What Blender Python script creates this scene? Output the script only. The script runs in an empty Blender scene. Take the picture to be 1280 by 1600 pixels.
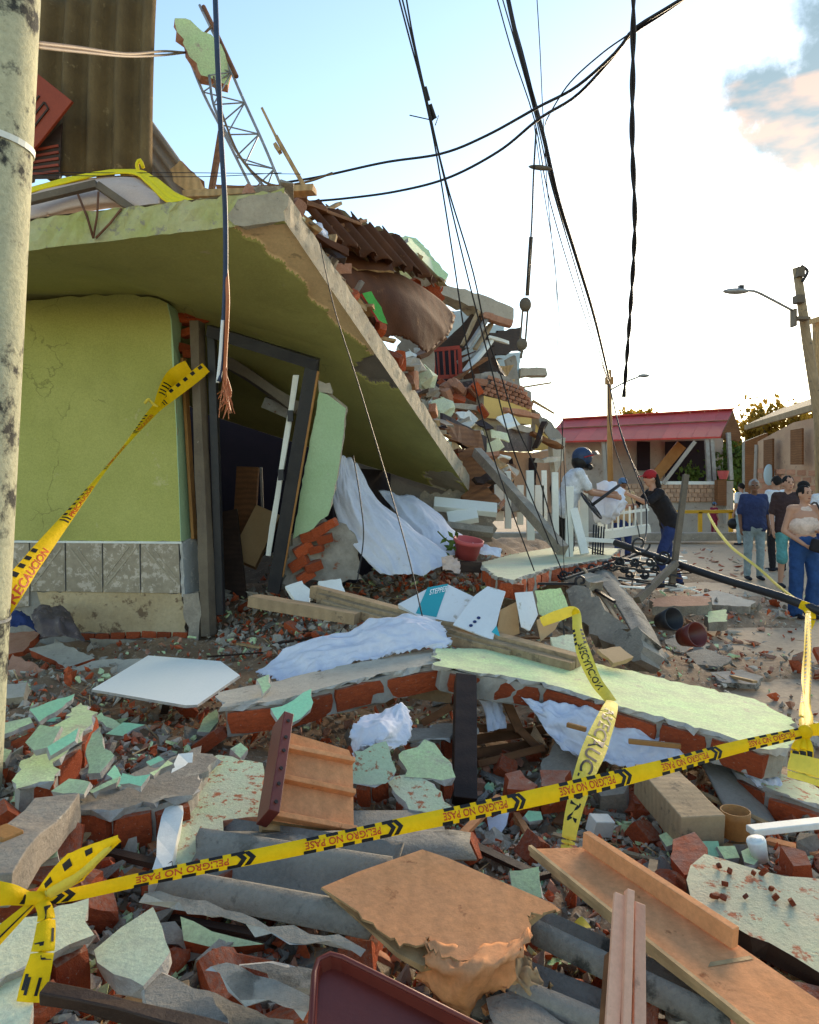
import bpy, bmesh, math, random
import numpy as np
from mathutils import Vector as V, Matrix, Euler, noise as mnoise
random.seed(7)
R = math.radians
SC = bpy.context.scene
COL = SC.collection
# ---------------------------------------------------------------- camera, sky, sun, exposure
F, H, HY, CX = 1150.0, 1.55, 765.0, 640.0      # focal length in photo pixels, eye height, horizon row
cam = bpy.data.cameras.new("camera"); camo = bpy.data.objects.new("camera", cam); COL.objects.link(camo)
camo.location = (0, 0, H); camo.rotation_euler = (R(90), 0, 0)
cam.sensor_fit = 'VERTICAL'; cam.sensor_height = 24.0; cam.lens = F / 1600 * 24.0
cam.shift_y = -(800 - HY) / 1600
cam.clip_start = 0.05; cam.clip_end = 2000
SC.camera = camo
SUN_EL, SUN_AZ = R(13), R(30)                  # low evening sun ahead, a little right of the view
w = bpy.data.worlds.new("World"); SC.world = w; w.use_nodes = True
nt = w.node_tree; nt.nodes.clear()
def WN(t, **k):
    n = nt.nodes.new(t)
    for a, b in k.items(): setattr(n, a, b)
    return n
sky = WN('ShaderNodeTexSky', sky_type='NISHITA', sun_disc=False)
sky.sun_elevation = SUN_EL; sky.sun_rotation = SUN_AZ; sky.air_density = 1.0; sky.dust_density = 0.3; sky.ozone_density = 2.0
bg = WN('ShaderNodeBackground'); bg.inputs[1].default_value = 0.15
wo = WN('ShaderNodeOutputWorld')
tc = WN('ShaderNodeTexCoord')
nz = WN('ShaderNodeTexNoise'); nz.inputs['Scale'].default_value = 13; nz.inputs['Detail'].default_value = 7; nz.inputs['Roughness'].default_value = .62
nt.links.new(tc.outputs['Generated'], nz.inputs['Vector'])
def wmath(op, a, b=None, clamp=False):
    n = WN('ShaderNodeMath', operation=op); n.use_clamp = clamp
    for i, x in enumerate((a, b)):
        if x is None: continue
        if isinstance(x, (int, float)): n.inputs[i].default_value = x
        else: nt.links.new(x, n.inputs[i])
    return n.outputs[0]
mask = None; lit = None
# a few evening cumulus scattered round the sky (one of them in view, upper right)
for (cx, cy, cz, rad) in ((.535, 1, .505, .068), (.485, 1, .54, .05), (.585, 1, .60, .07), (.565, 1, .55, .075), (1.5, .9, .6, .2), (-1.2, .4, .5, .2), (-.8, -1, .7, .25), (1.1, -1, .5, .25), (.2, -1, .45, .2), (-1.6, 1, .35, .16)):
    c = V((cx, cy, cz)).normalized()
    d = WN('ShaderNodeVectorMath', operation='DISTANCE'); nt.links.new(tc.outputs['Generated'], d.inputs[0]); d.inputs[1].default_value = c
    m = wmath('SUBTRACT', 1.0, wmath('DIVIDE', d.outputs['Value'], rad))
    mask = m if mask is None else wmath('MAXIMUM', mask, m)
    d2 = WN('ShaderNodeVectorMath', operation='DISTANCE'); nt.links.new(tc.outputs['Generated'], d2.inputs[0]); d2.inputs[1].default_value = c + V((0, 0, .05))
    q = wmath('MULTIPLY', wmath('SUBTRACT', d2.outputs['Value'], d.outputs['Value']), wmath('GREATER_THAN', m, -.6))     # low evening light catches the undersides
    lit = q if lit is None else wmath('MAXIMUM', lit, q)
mk = wmath('ADD', wmath('MULTIPLY', mask, 1.5), wmath('MULTIPLY', wmath('SUBTRACT', nz.outputs[0], .5), 3.0))
mr = WN('ShaderNodeMapRange', interpolation_type='SMOOTHSTEP'); nt.links.new(mk, mr.inputs[0]); mr.inputs[1].default_value = -.15; mr.inputs[2].default_value = .75
inside = WN('ShaderNodeMapRange'); nt.links.new(mask, inside.inputs[0]); inside.inputs[1].default_value = -.35; inside.inputs[2].default_value = .1
fac = wmath('MULTIPLY', wmath('MULTIPLY', mr.outputs[0], inside.outputs[0]), .82)
nz2 = WN('ShaderNodeTexNoise'); nz2.inputs['Scale'].default_value = 10; nz2.inputs['Detail'].default_value = 4
mp = WN('ShaderNodeMapping'); mp.inputs['Scale'].default_value = (1.2, 1.2, 3.2); mp.inputs['Location'].default_value = (3, 1, 2.1)
nt.links.new(tc.outputs['Generated'], mp.inputs[0]); nt.links.new(mp.outputs[0], nz2.inputs['Vector'])
cr = WN('ShaderNodeValToRGB'); nt.links.new(wmath('ADD', wmath('MULTIPLY', lit, 3.0), wmath('MULTIPLY', nz2.outputs[0], .92)), cr.inputs[0])
cr.color_ramp.elements[0].position = .55; cr.color_ramp.elements[0].color = (.46, .82, 1.02, 1)
cr.color_ramp.elements[1].position = .68; cr.color_ramp.elements[1].color = (2.1, 1.45, 1.1, 1)
mx = WN('ShaderNodeMix', data_type='RGBA'); nt.links.new(fac, mx.inputs[0]); nt.links.new(sky.outputs[0], mx.inputs[6]); nt.links.new(cr.outputs[0], mx.inputs[7])
nt.links.new(mx.outputs[2], bg.inputs[0]); nt.links.new(bg.outputs[0], wo.inputs[0])
sl = bpy.data.lights.new("sun", 'SUN'); sl.energy = 2.4; sl.angle = R(24); sl.color = (1, .82, .6)
so = bpy.data.objects.new("sun", sl); COL.objects.link(so)
sd = V((math.sin(SUN_AZ) * math.cos(SUN_EL), math.cos(SUN_AZ) * math.cos(SUN_EL), math.sin(SUN_EL)))
so.rotation_euler = sd.to_track_quat('Z', 'Y').to_euler()
vs = SC.view_settings; vs.view_transform = 'Standard'; vs.look = 'None'; vs.gamma = 1; vs.use_curve_mapping = False
vs.exposure = 1.5
vs.use_white_balance = True; vs.white_balance_temperature = 7300; vs.white_balance_tint = 8
SC.cycles.max_bounces = 6; SC.cycles.diffuse_bounces = 4; SC.cycles.use_denoising = True
# ---------------------------------------------------------------- helpers
def P(px, py, d): return V(((px - CX) / F * d, d, H + (HY - py) / F * d))
def G(px, py, z=0.0): return P(px, py, (H - z) * F / (py - HY))
def PLN(a, b, c):
    a, b, c = P(*a), P(*b), P(*c); n = (b - a).cross(c - a).normalized()
    if n.dot(V((0, 0, H)) - a) < 0: n = -n
    return a, n
def HZ(px, py, z, sx=0, sy=0): return G(px, py, z), V((-sx, -sy, 1)).normalized()
def ON(px, py, pl):
    a, n = pl; o = V((0, 0, H)); r = P(px, py, 1.0) - o
    return o + r * ((a - o).dot(n) / r.dot(n))
WL = {}
def wl(o): return WL.get(o.name, V((0, 0, 0))) if o else V((0, 0, 0))
def tag(o, label=None, cat=None, group=None, kind=None):
    if label: o['label'] = label
    if cat: o['category'] = cat
    if group: o['group'] = group
    if kind or cat: o['kind'] = kind or 'thing'
    return o
def thing(name, label, cat, loc, group=None):
    o = bpy.data.objects.new(name, None); COL.objects.link(o); o.location = loc; WL[o.name] = V(loc); o.empty_display_size = .1
    return tag(o, label, cat, group)
def link(name, me, loc, parent=None, rot=None, scale=None):
    o = bpy.data.objects.new(name, me); COL.objects.link(o); WL[o.name] = V(loc)
    o.location = V(loc) - wl(parent)
    if parent: o.parent = parent
    if rot is not None: o.rotation_euler = rot
    if scale is not None: o.scale = scale
    return o
def jv(a): return V((random.uniform(-a, a), random.uniform(-a, a), random.uniform(-a, a)))
class MB:
    def __init__(s): s.v = []; s.f = []; s.m = []
    def add(s, vs, fs, m=0):
        b = len(s.v); s.v += [V(x) for x in vs]; s.f += [tuple(b + i for i in f) for f in fs]; s.m += [m] * len(fs) if isinstance(m, int) else list(m); return s
    def box(s, c, sx, sy, sz, rot=None, m=0, jit=0):
        M_ = rot if rot is not None else Matrix.Identity(3)
        vs = [V(c) + M_ @ V((x * sx / 2, y * sy / 2, z * sz / 2)) + (jv(jit) if jit else V()) for x in (-1, 1) for y in (-1, 1) for z in (-1, 1)]
        return s.add(vs, [(0, 1, 3, 2), (4, 6, 7, 5), (0, 4, 5, 1), (2, 3, 7, 6), (0, 2, 6, 4), (1, 5, 7, 3)], m)
    def bar(s, a, b, w, t, up=V((0, 0, 1)), m=0, seg=1, jit=0, w2=None):
        a, b = V(a), V(b); d = (b - a); dn = d.normalized(); sd = dn.cross(up)
        if sd.length < 1e-4: sd = dn.cross(V((0, 1, 0)))
        sd.normalize(); u = sd.cross(dn); vs = []
        for i in range(seg + 1):
            q = i / seg; c = a + d * q; ww = w if w2 is None else w + (w2 - w) * q
            for x, y in ((-1, -1), (1, -1), (1, 1), (-1, 1)): vs.append(c + sd * (x * ww / 2) + u * (y * t / 2) + (jv(jit) if jit else V()))
        fs = [(3, 2, 1, 0), tuple(seg * 4 + k for k in range(4))]
        for i in range(seg):
            for k in range(4): fs.append((i * 4 + k, i * 4 + (k + 1) % 4, i * 4 + 4 + (k + 1) % 4, i * 4 + 4 + k))
        return s.add(vs, fs, m)
    def tube(s, pts, r, n=8, m=0, caps=True):
        pts = [V(p) for p in pts]; L = len(pts); rs = r if isinstance(r, (list, tuple)) else [r] * L
        vs = []; up = None
        for i, p in enumerate(pts):
            t = (pts[min(i + 1, L - 1)] - pts[max(i - 1, 0)]).normalized()
            if up is None:
                up = t.cross(V((0, 0, 1)));
                if up.length < .05: up = t.cross(V((0, 1, 0)))
            up = (up - t * up.dot(t)).normalized(); sd = t.cross(up)
            for k in range(n):
                a = 2 * math.pi * k / n; vs.append(p + (up * math.cos(a) + sd * math.sin(a)) * rs[i])
        fs = [(i * n + k, i * n + (k + 1) % n, i * n + n + (k + 1) % n, i * n + n + k) for i in range(L - 1) for k in range(n)]
        if caps: fs += [tuple(range(n))[::-1], tuple((L - 1) * n + k for k in range(n))]
        return s.add(vs, fs, m)
    def lathe(s, c, prof, n=20, m=0, rot=None):
        M_ = rot if rot is not None else Matrix.Identity(3); vs = []
        for r, z in prof:
            for k in range(n): a = 2 * math.pi * k / n; vs.append(V(c) + M_ @ V((r * math.cos(a), r * math.sin(a), z)))
        L = len(prof)
        fs = [(i * n + k, i * n + (k + 1) % n, i * n + n + (k + 1) % n, i * n + n + k) for i in range(L - 1) for k in range(n)]
        return s.add(vs, fs, m)
    def prism(s, top, vec, mt=0, ms=0, mb=None, jb=0):
        n = len(top); bot = [p + vec + (jv(jb) if jb else V()) for p in top]
        s.add(list(top) + bot, [tuple(range(n)), tuple(range(2 * n - 1, n - 1, -1))] + [(i, n + i, n + (i + 1) % n, (i + 1) % n) for i in range(n)], [mt, ms if mb is None else mb] + [ms] * n)
        return s
    def grid(s, rows, m=0):
        nu, nv = len(rows), len(rows[0]); vs = [p for r in rows for p in r]
        fs = [(i * nv + j, i * nv + j + 1, (i + 1) * nv + j + 1, (i + 1) * nv + j) for i in range(nu - 1) for j in range(nv - 1)]
        return s.add(vs, fs, m)
    def ell(s, c, rx, ry, rz, rot=None, m=0, n=14, k=9):
        prof = [(math.sin(math.pi * i / k), -math.cos(math.pi * i / k)) for i in range(k + 1)]; M_ = rot if rot is not None else Matrix.Identity(3)
        vs = []
        for r, z in prof:
            r = max(r, 1e-3)
            for q in range(n): a = 2 * math.pi * q / n; vs.append(V(c) + M_ @ V((r * math.cos(a) * rx, r * math.sin(a) * ry, z * rz)))
        fs = [(i * n + q, i * n + (q + 1) % n, i * n + n + (q + 1) % n, i * n + n + q) for i in range(k) for q in range(n)]
        return s.add(vs, fs, m)
    def mesh(s, name, mats, smooth=False, origin=None):
        if origin is None:
            lo = [min(v[i] for v in s.v) for i in range(3)]; hi = [max(v[i] for v in s.v) for i in range(3)]
            origin = V(((lo[0] + hi[0]) / 2, (lo[1] + hi[1]) / 2, lo[2]))
        me = bpy.data.meshes.new(name); me.from_pydata([tuple(v - origin) for v in s.v], [], s.f)
        for m in (mats if isinstance(mats, (list, tuple)) else [mats]): me.materials.append(MT[m] if isinstance(m, str) else m)
        for p, i in zip(me.polygons, s.m): p.material_index = i; p.use_smooth = smooth
        bm = bmesh.new(); bm.from_mesh(me); bmesh.ops.recalc_face_normals(bm, faces=bm.faces); bm.to_mesh(me); bm.free()
        return me, origin
    def build(s, name, mats, parent=None, smooth=False, bevel=0, solid=0, sub=0):
        me, org = s.mesh(name, mats, smooth); o = link(name, me, org, parent)
        if solid: md = o.modifiers.new('solid', 'SOLIDIFY'); md.thickness = solid; md.offset = -1
        if sub: md = o.modifiers.new('sub', 'SUBSURF'); md.levels = sub; md.render_levels = sub
        if bevel: md = o.modifiers.new('bevel', 'BEVEL'); md.width = bevel; md.segments = 2; md.limit_method = 'ANGLE'
        return o
def cat_rom(pts, n):
    pts = [V(p) for p in pts]
    if len(pts) == 2: return [pts[0].lerp(pts[1], i / (n - 1)) for i in range(n)]
    q = [pts[0] * 2 - pts[1]] + pts + [pts[-1] * 2 - pts[-2]]
    ln = [0]
    for i in range(len(pts) - 1): ln.append(ln[-1] + max((pts[i + 1] - pts[i]).length, 1e-6))
    out = []
    for i in range(n):
        t = ln[-1] * i / (n - 1); k = 0
        while k < len(pts) - 2 and ln[k + 1] < t: k += 1
        u = (t - ln[k]) / (ln[k + 1] - ln[k]); a, b, c, d = q[k], q[k + 1], q[k + 2], q[k + 3]
        out.append(.5 * ((2 * b) + (c - a) * u + (2 * a - 5 * b + 4 * c - d) * u * u + (3 * b - a - 3 * c + d) * u * u * u))
    return out
def jag(pts, n, sl, amp):
    out = []
    for i, a in enumerate(pts):
        b = pts[(i + 1) % len(pts)]; L = (b - a).length; k = max(1, int(L / sl)); e = (b - a).normalized().cross(n)
        for j in range(k):
            out.append(a.lerp(b, (j + (random.uniform(-.3, .3) if j else 0)) / k) + (e * random.gauss(0, amp) if amp else V()))
    return out
def plate(name, px, pl, th, mats, parent=None, amp=.006, sl=.05, bevel=0, jb=None, grow=0):
    pts = [ON(x, y, pl) for x, y in px]
    if grow:
        c = sum(pts, V()) / len(pts); pts = [c + (p - c) * (1 + grow) for p in pts]
    out = jag(pts, pl[1], sl, amp)
    return MB().prism(out, -pl[1] * th, 0, 1 if len(mats) > 1 else 0, (2 if len(mats) > 2 else None), amp * 1.5 if jb is None else jb).build(name, mats, parent, bevel=bevel)
def flat(name, label, cat, px, z, sx, sy, th, mats, group=None, amp=.006, sl=.05, bevel=0, **k):
    cx = sum(p[0] for p in px) / len(px); cy = sum(p[1] for p in px) / len(px)
    return tag(plate(name, px, HZ(cx, cy, z, sx, sy), th, mats, None, amp, sl, bevel, **k), label, cat, group)
def beam(name, a, b, w, t, mat, label=None, cat=None, group=None, parent=None, up=V((0, 0, 1)), seg=1, jit=0, bevel=.004, w2=None):
    o = MB().bar(a, b, w, t, up, 0, seg, jit, w2).build(name, [mat], parent, bevel=bevel)
    return tag(o, label, cat, group)
def fb(x, y, z, s): return mnoise.fractal(V((x * s, y * s, z * s)), 1.0, 2.0, 4)
def cloth(name, rows, mat, label=None, cat=None, n=60, m=60, amp=.02, fs=(9, 2), seed=0, parent=None, thick=.002, group=None, ragged=0, mb2=0, smooth=True):
    rs = [cat_rom(r, m) for r in rows]; cols = [cat_rom([r[j] for r in rs], n) for j in range(m)]
    g = [[cols[j][i] for j in range(m)] for i in range(n)]
    out = []
    for i in range(n):
        row = []
        for j in range(m):
            p = g[i][j]; a = g[min(i + 1, n - 1)][j] - g[max(i - 1, 0)][j]; b = g[i][min(j + 1, m - 1)] - g[i][max(j - 1, 0)]
            nn = a.cross(b)
            if nn.length > 1e-9: nn.normalize()
            if nn.dot(V((0, 0, H)) - p) < 0: nn = -nn
            u, v = i / n, j / m
            wv = 1 - abs(mnoise.noise(V((u * fs[0] + seed, v * fs[1], seed * 1.7))))
            wv += .35 * (1 - abs(mnoise.noise(V((u * fs[0] * 2.3, v * fs[1] * 2.3 + seed, 3.1))))) + .12 * mnoise.noise(V((u * 14 + seed, v * 14, 9)))
            q = p + nn * (wv - 1.1) * amp * 1.8
            if ragged and (i == n - 1 or (i > 0 and j in (0, m - 1))): q += jv(ragged)
            row.append(q)
        out.append(row)
    o = MB().grid(out).build(name, [mat], parent, smooth=smooth, solid=thick)
    return tag(o, label, cat, group)
def cable(name, pts, r, mat, label, cat='cable', group=None, n=28, ns=6, parent=None):
    o = MB().tube(cat_rom([P(*p) for p in pts], n), r, ns).build(name, [mat], parent, smooth=True)
    return tag(o, label, cat, group)
def corr(org, u, v, nu, pitch, amp, L, th=.008, bend=None, rough=.0, ns=10):
    """corrugated sheet: ridges run along u (length L), nu waves along v; returns rows"""
    u, v = V(u).normalized(), V(v).normalized(); nn = u.cross(v).normalized()
    if nn.dot(V((0, 0, H)) - V(org)) < 0: nn = -nn
    K = nu * 8; rows = []
    for i in range(ns + 1):
        q = i / ns; row = []
        for j in range(K + 1):
            s = j / 8
            p = V(org) + u * (q * L) + v * (s * pitch) + nn * (math.sin(2 * math.pi * s) * amp)
            if bend: p += nn * bend(q, s / nu)
            if rough and i in (0, ns): p += u * random.gauss(0, rough)
            row.append(p)
        rows.append(row)
    return rows
# ---------------------------------------------------------------- materials
MT = {}
def mat(name, c1, c2=None, s=6, c3=None, t3=.62, s3=14, rough=.85, bump=.3, bs=60, grain=.18, spec=.3, metal=0, obj_var=.12, wave=None, dust=0, trans=0, bd=.01, crack=0):
    m = bpy.data.materials.new(name); m.use_nodes = True; t = m.node_tree; t.nodes.clear()
    def N(ty, **k):
        n = t.nodes.new(ty)
        for a, b in k.items(): setattr(n, a, b)
        return n
    L = t.links.new
    tc = N('ShaderNodeTexCoord'); oi = N('ShaderNodeObjectInfo'); mu = N('ShaderNodeMath', operation='MULTIPLY'); mu.inputs[1].default_value = 37
    L(oi.outputs['Random'], mu.inputs[0]); ad = N('ShaderNodeVectorMath', operation='ADD'); L(tc.outputs['Object'], ad.inputs[0]); L(mu.outputs[0], ad.inputs[1]); co = ad.outputs[0]
    def noise(sc, det=5, ro=.6):
        n = N('ShaderNodeTexNoise'); n.inputs['Scale'].default_value = sc; n.inputs['Detail'].default_value = det; n.inputs['Roughness'].default_value = ro; L(co, n.inputs['Vector']); return n.outputs[0]
    def mix(f, a, b, bt='MIX'):
        n = N('ShaderNodeMix', data_type='RGBA', blend_type=bt)
        for i, x in ((0, f), (6, a), (7, b)):
            if isinstance(x, (int, float)): n.inputs[i].default_value = x
            elif isinstance(x, tuple): n.inputs[i].default_value = (*x, 1)
            else: L(x, n.inputs[i])
        return n.outputs[2]
    def mr(x, a, b, c=0, d=1):
        n = N('ShaderNodeMapRange'); L(x, n.inputs[0])
        for i, q in enumerate((a, b, c, d)): n.inputs[1 + i].default_value = q
        return n.outputs[0]
    c2 = c2 or tuple(x * .75 for x in c1)
    col = mix(mr(noise(s), .35, .65), c1, c2)
    if wave:
        wv = N('ShaderNodeTexWave', bands_direction=wave[0]); wv.inputs['Scale'].default_value = wave[1]; wv.inputs['Distortion'].default_value = wave[2]; wv.inputs['Detail'].default_value = 3; L(co, wv.inputs['Vector'])
        col = mix(mr(wv.outputs[1], 0, 1, 0, wave[3]), col, tuple(x * .45 for x in c1))
    if c3: col = mix(mr(noise(s3, 6, .68), t3, t3 + .07), col, c3)
    if crack:
        nd = N('ShaderNodeTexNoise'); nd.inputs['Scale'].default_value = 3; nd.inputs['Detail'].default_value = 6; L(co, nd.inputs['Vector']); va = N('ShaderNodeVectorMath', operation='MULTIPLY_ADD'); L(nd.outputs['Color'], va.inputs[0]); va.inputs[1].default_value = (.45, .45, .45); L(co, va.inputs[2])
        vo = N('ShaderNodeTexVoronoi', feature='DISTANCE_TO_EDGE'); vo.inputs['Scale'].default_value = crack; L(va.outputs[0], vo.inputs['Vector'])
        cm = N('ShaderNodeMath', operation='MULTIPLY'); L(mr(vo.outputs['Distance'], .0015, .005, .55, 0), cm.inputs[0]); L(mr(noise(1.7, 2), .53, .6), cm.inputs[1])
        col = mix(cm.outputs[0], col, tuple(x * .35 for x in c1))
        col = mix(mr(noise(.9, 6, .65), .50, .75, 0, .45), col, tuple(x * .5 for x in c2))
    fine = noise(bs, 6, .7)
    col = mix(grain, col, mr(fine, .25, .75, .35, 1.25) if False else mix(mr(fine, .3, .7), (.25, .25, .25), (1.4, 1.4, 1.4)), 'MULTIPLY') if grain else col
    hv = N('ShaderNodeHueSaturation'); L(col, hv.inputs['Color']); L(mr(oi.outputs['Random'], 0, 1, 1 - obj_var, 1 + obj_var), hv.inputs['Value']); col = hv.outputs[0]
    if dust:
        ge = N('ShaderNodeNewGeometry'); sx = N('ShaderNodeSeparateXYZ'); L(ge.outputs['Normal'], sx.inputs[0])
        dm = N('ShaderNodeMath', operation='MULTIPLY'); L(mr(sx.outputs[2], .35, .95, 0, dust), dm.inputs[0]); L(mr(noise(7, 6, .7), .38, .62), dm.inputs[1])
        col = mix(dm.outputs[0], col, (.36, .32, .26))
    p = N('ShaderNodeBsdfPrincipled'); L(col, p.inputs['Base Color']); p.inputs['Roughness'].default_value = rough; p.inputs['Metallic'].default_value = metal
    p.inputs['Specular IOR Level'].default_value = spec
    if bump:
        b = N('ShaderNodeBump'); b.inputs['Strength'].default_value = bump; b.inputs['Distance'].default_value = bd
        ma = N('ShaderNodeMath', operation='ADD'); L(fine, ma.inputs[0]); L(noise(bs * .22, 4, .6), ma.inputs[1]); L(ma.outputs[0], b.inputs['Height']); L(b.outputs[0], p.inputs['Normal'])
    o = N('ShaderNodeOutputMaterial'); sh = p.outputs[0]
    if trans:
        tr = N('ShaderNodeBsdfTranslucent'); L(col, tr.inputs[0]); ms = N('ShaderNodeMixShader'); ms.inputs[0].default_value = trans; L(sh, ms.inputs[1]); L(tr.outputs[0], ms.inputs[2]); sh = ms.outputs[0]
    L(sh, o.inputs[0]); MT[name] = m; return m
mat('wall_green', (.49, .475, .145), (.42, .415, .115), 1.3, (.54, .50, .22), .64, 6, bump=.4, bs=90, grain=.3, obj_var=0, crack=.9)
mat('wall_teal', (.42, .58, .36), (.36, .52, .30), 2, (.5, .5, .38), .68, 9, obj_var=0)
mat('soffit', (.44, .41, .14), (.36, .34, .11), 1.1, (.48, .40, .23), .66, 5, bump=.3, bs=50, obj_var=0, crack=.8)
mat('fascia', (.50, .47, .26), (.42, .42, .14), 3, (.30, .27, .2), .56, 8, bump=.7, bs=30, obj_var=0)
mat('bare_concrete', (.84, .60, .34), (.74, .51, .28), 3, (.48, .33, .19), .60, 9, bump=.5, bs=40, obj_var=0)
mat('grey_render', (.22, .185, .15), (.17, .145, .12), 3, bump=.4, obj_var=0)
mat('edge_concrete', (.46, .39, .29), (.34, .29, .22), 4, (.20, .17, .13), .58, 12, bump=.8, bs=30)
mat('concrete', (.36, .30, .235), (.25, .21, .17), 5, (.48, .41, .32), .60, 12, bump=.9, bs=45, dust=.45, grain=.3)
mat('concrete_pale', (.52, .46, .37), (.42, .37, .30), 5, (.30, .26, .21), .62, 12, bump=.7, bs=45)
mat('mortar', (.40, .36, .31), (.30, .27, .23), 9, (.30, .10, .05), .62, 9, bump=.9, bs=35)
mat('brick', (.54, .10, .030), (.40, .072, .024), 9, (.50, .36, .27), .62, 12, bump=1.0, bs=40, obj_var=.3, dust=.5)
mat('brick_pale', (.52, .26, .17), (.44, .20, .12), 9, (.5, .42, .34), .62, 16, bump=.7, bs=40, obj_var=.2)
mat('mint', (.58, .76, .38), (.64, .74, .40), 4, (.50, .42, .31), .61, 6, bump=.45, bs=70, obj_var=.1, dust=.35, grain=.35)
mat('mint_bright', (.34, .72, .42), (.42, .70, .42), 4, (.6, .6, .5), .70, 9, bump=.3, bs=70, obj_var=.12)
mat('mint_pale', (.66, .74, .50), (.70, .71, .50), 3, (.54, .47, .36), .62, 8, bump=.4, bs=70, dust=.25, grain=.3)
mat('mint_fleck', (.52, .60, .38), (.56, .56, .40), 4, (.42, .13, .06), .55, 24, bump=.5, bs=80)
mat('speckle_slab', (.58, .50, .34), (.52, .52, .34), 3, (.44, .13, .06), .575, 18, bump=.6, bs=80)
mat('plaster_edge', (.50, .47, .42), (.36, .34, .32), 12, bump=.8, bs=40)
mat('dirt', (.34, .215, .125), (.22, .14, .085), 3, (.44, .33, .23), .56, 20, bump=1, bs=30, obj_var=0)
mat('street', (.46, .335, .225), (.38, .28, .19), .7, (.26, .20, .15), .60, 2.2, bump=.6, bs=25, obj_var=0, grain=.3)
mat('pole_concrete', (.54, .51, .34), (.45, .43, .30), 2.5, (.05, .048, .042), .53, 4.2, bump=.7, bs=45, obj_var=0, grain=.3)
mat('wood_orange', (.76, .34, .155), (.66, .28, .12), 2.5, (.36, .13, .055), .63, 11, rough=.9, spec=.08, bump=.25, bs=50, grain=.25, dust=.06, wave=('X', 4, 10, .18))
mat('wood_raw', (.52, .34, .17), (.42, .26, .12), 5, rough=.8, wave=('X', 5, 6, .5))
mat('wood_brown', (.24, .10, .04), (.17, .07, .028), 4, rough=.7, wave=('Z', 5, 5, .5), obj_var=.2)
mat('wood_sheet', (.125, .042, .015), (.085, .028, .011), 1.5, (.19, .08, .03), .64, 5, rough=.75, bump=.25, wave=('Y', 2.2, 6, .4))
mat('wood_dark', (.055, .028, .018), (.035, .018, .012), 5, rough=.55, wave=('Z', 6, 4, .4))
mat('wood_grey', (.40, .28, .165), (.30, .21, .125), 4, (.18, .13, .085), .58, 10, rough=.85, wave=('Y', 9, 2, .3))
mat('post_old', (.17, .13, .09), (.12, .09, .065), 4, (.32, .26, .2), .66, 12, rough=.7, bump=.5)
mat('timber_tan', (.40, .19, .06), (.33, .15, .045), 4, rough=.6)
mat('mahogany', (.17, .022, .012), (.12, .016, .009), 3, rough=.42, bump=.08, grain=.1, spec=.45)
mat('pink_wood', (.78, .41, .27), (.68, .34, .22), 2.5, (.5, .26, .17), .64, 11, rough=.6, bump=.2, grain=.15)
mat('asbestos', (.30, .27, .225), (.22, .20, .17), 4, (.075, .07, .06), .55, 6, bump=.8, bs=60, dust=.5, grain=.3)
mat('asbestos_dark', (.20, .13, .055), (.13, .085, .038), 3, (.30, .21, .10), .60, 9, bump=.6, bs=50)
mat('asbestos_grey', (.33, .30, .26), (.25, .225, .19), 4, (.14, .12, .1), .62, 9, bump=.5)
mat('white_cloth', (.80, .82, .90), (.74, .77, .88), 3, (.58, .55, .52), .66, 5, rough=.9, bump=.55, bs=34, grain=.08, trans=.2, obj_var=.04, bd=.012)
mat('white_paint', (.80, .80, .74), (.72, .72, .66), 4, (.52, .48, .42), .68, 9, rough=.6, bump=.15, grain=.1)
mat('white_board', (.84, .86, .82), (.80, .83, .79), 2, (.66, .64, .58), .72, 6, rough=.5, bump=.08, grain=.06)
mat('black_metal', (.018, .018, .022), (.03, .028, .03), 8, rough=.45, bump=.15, grain=.2)
mat('cable_black', (.02, .018, .022), rough=.5, bump=0, grain=0)
mat('cable_tan', (.20, .13, .07), rough=.6, bump=0, grain=0)
mat('copper', (.55, .17, .07), rough=.4, bump=0, grain=0)
mat('steel', (.35, .35, .35), (.25, .24, .23), 8, (.2, .1, .06), .62, 14, rough=.5, metal=.5)
mat('rust', (.20, .085, .04), (.12, .05, .028), 12, rough=.8)
mat('tape_yellow', (.88, .55, .012), (.84, .50, .01), 4, rough=.6, bump=.5, bs=40, grain=.12, trans=.1, spec=.15, obj_var=0)
mat('tape_pale', (.84, .64, .09), (.78, .58, .08), 4, rough=.6, bump=.5, bs=40, grain=.12, trans=.1, spec=.15, obj_var=0)
mat('ink_black', (.012, .010, .010), rough=.5, bump=0, grain=0, obj_var=0)
mat('ink_red', (.62, .07, .012), rough=.5, bump=0, grain=0, obj_var=0)
mat('ink_white', (.85, .87, .87), rough=.5, bump=0, grain=0, obj_var=0)
mat('tile_marble', (.37, .30, .215), (.28, .225, .16), 9, (.54, .45, .36), .52, 17, rough=.4, bump=.4, bs=24, obj_var=.1)
mat('tile_ridge', (.42, .35, .26), (.34, .28, .2), 14, rough=.45, obj_var=.05)
mat('marble_blue', (.44, .46, .46), (.34, .36, .37), 6, (.62, .60, .56), .55, 12, rough=.4)
mat('render_cream', (.60, .46, .28), (.50, .36, .20), 3, (.22, .14, .08), .55, 7, bump=.8, bs=35)
mat('red_roof', (.52, .045, .035), (.45, .04, .03), 1.5, (.33, .05, .04), .62, 3, rough=.6, bump=.15, grain=.2)
mat('wall_white', (.44, .38, .32), (.36, .31, .27), 2, (.26, .21, .17), .60, 4, bump=.25, grain=.25)  # white wall, darkened to hold the verandah shade in its base colour
mat('wall_pink', (.50, .31, .20), (.42, .25, .165), 2, (.32, .19, .13), .60, 5, bump=.4, grain=.3)
mat('wall_yellow', (.72, .50, .17), (.66, .45, .15), 2, (.5, .36, .18), .68, 6, bump=.2)
mat('wall_blue', (.52, .64, .68), (.46, .58, .63), 2, bump=.2)
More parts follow.
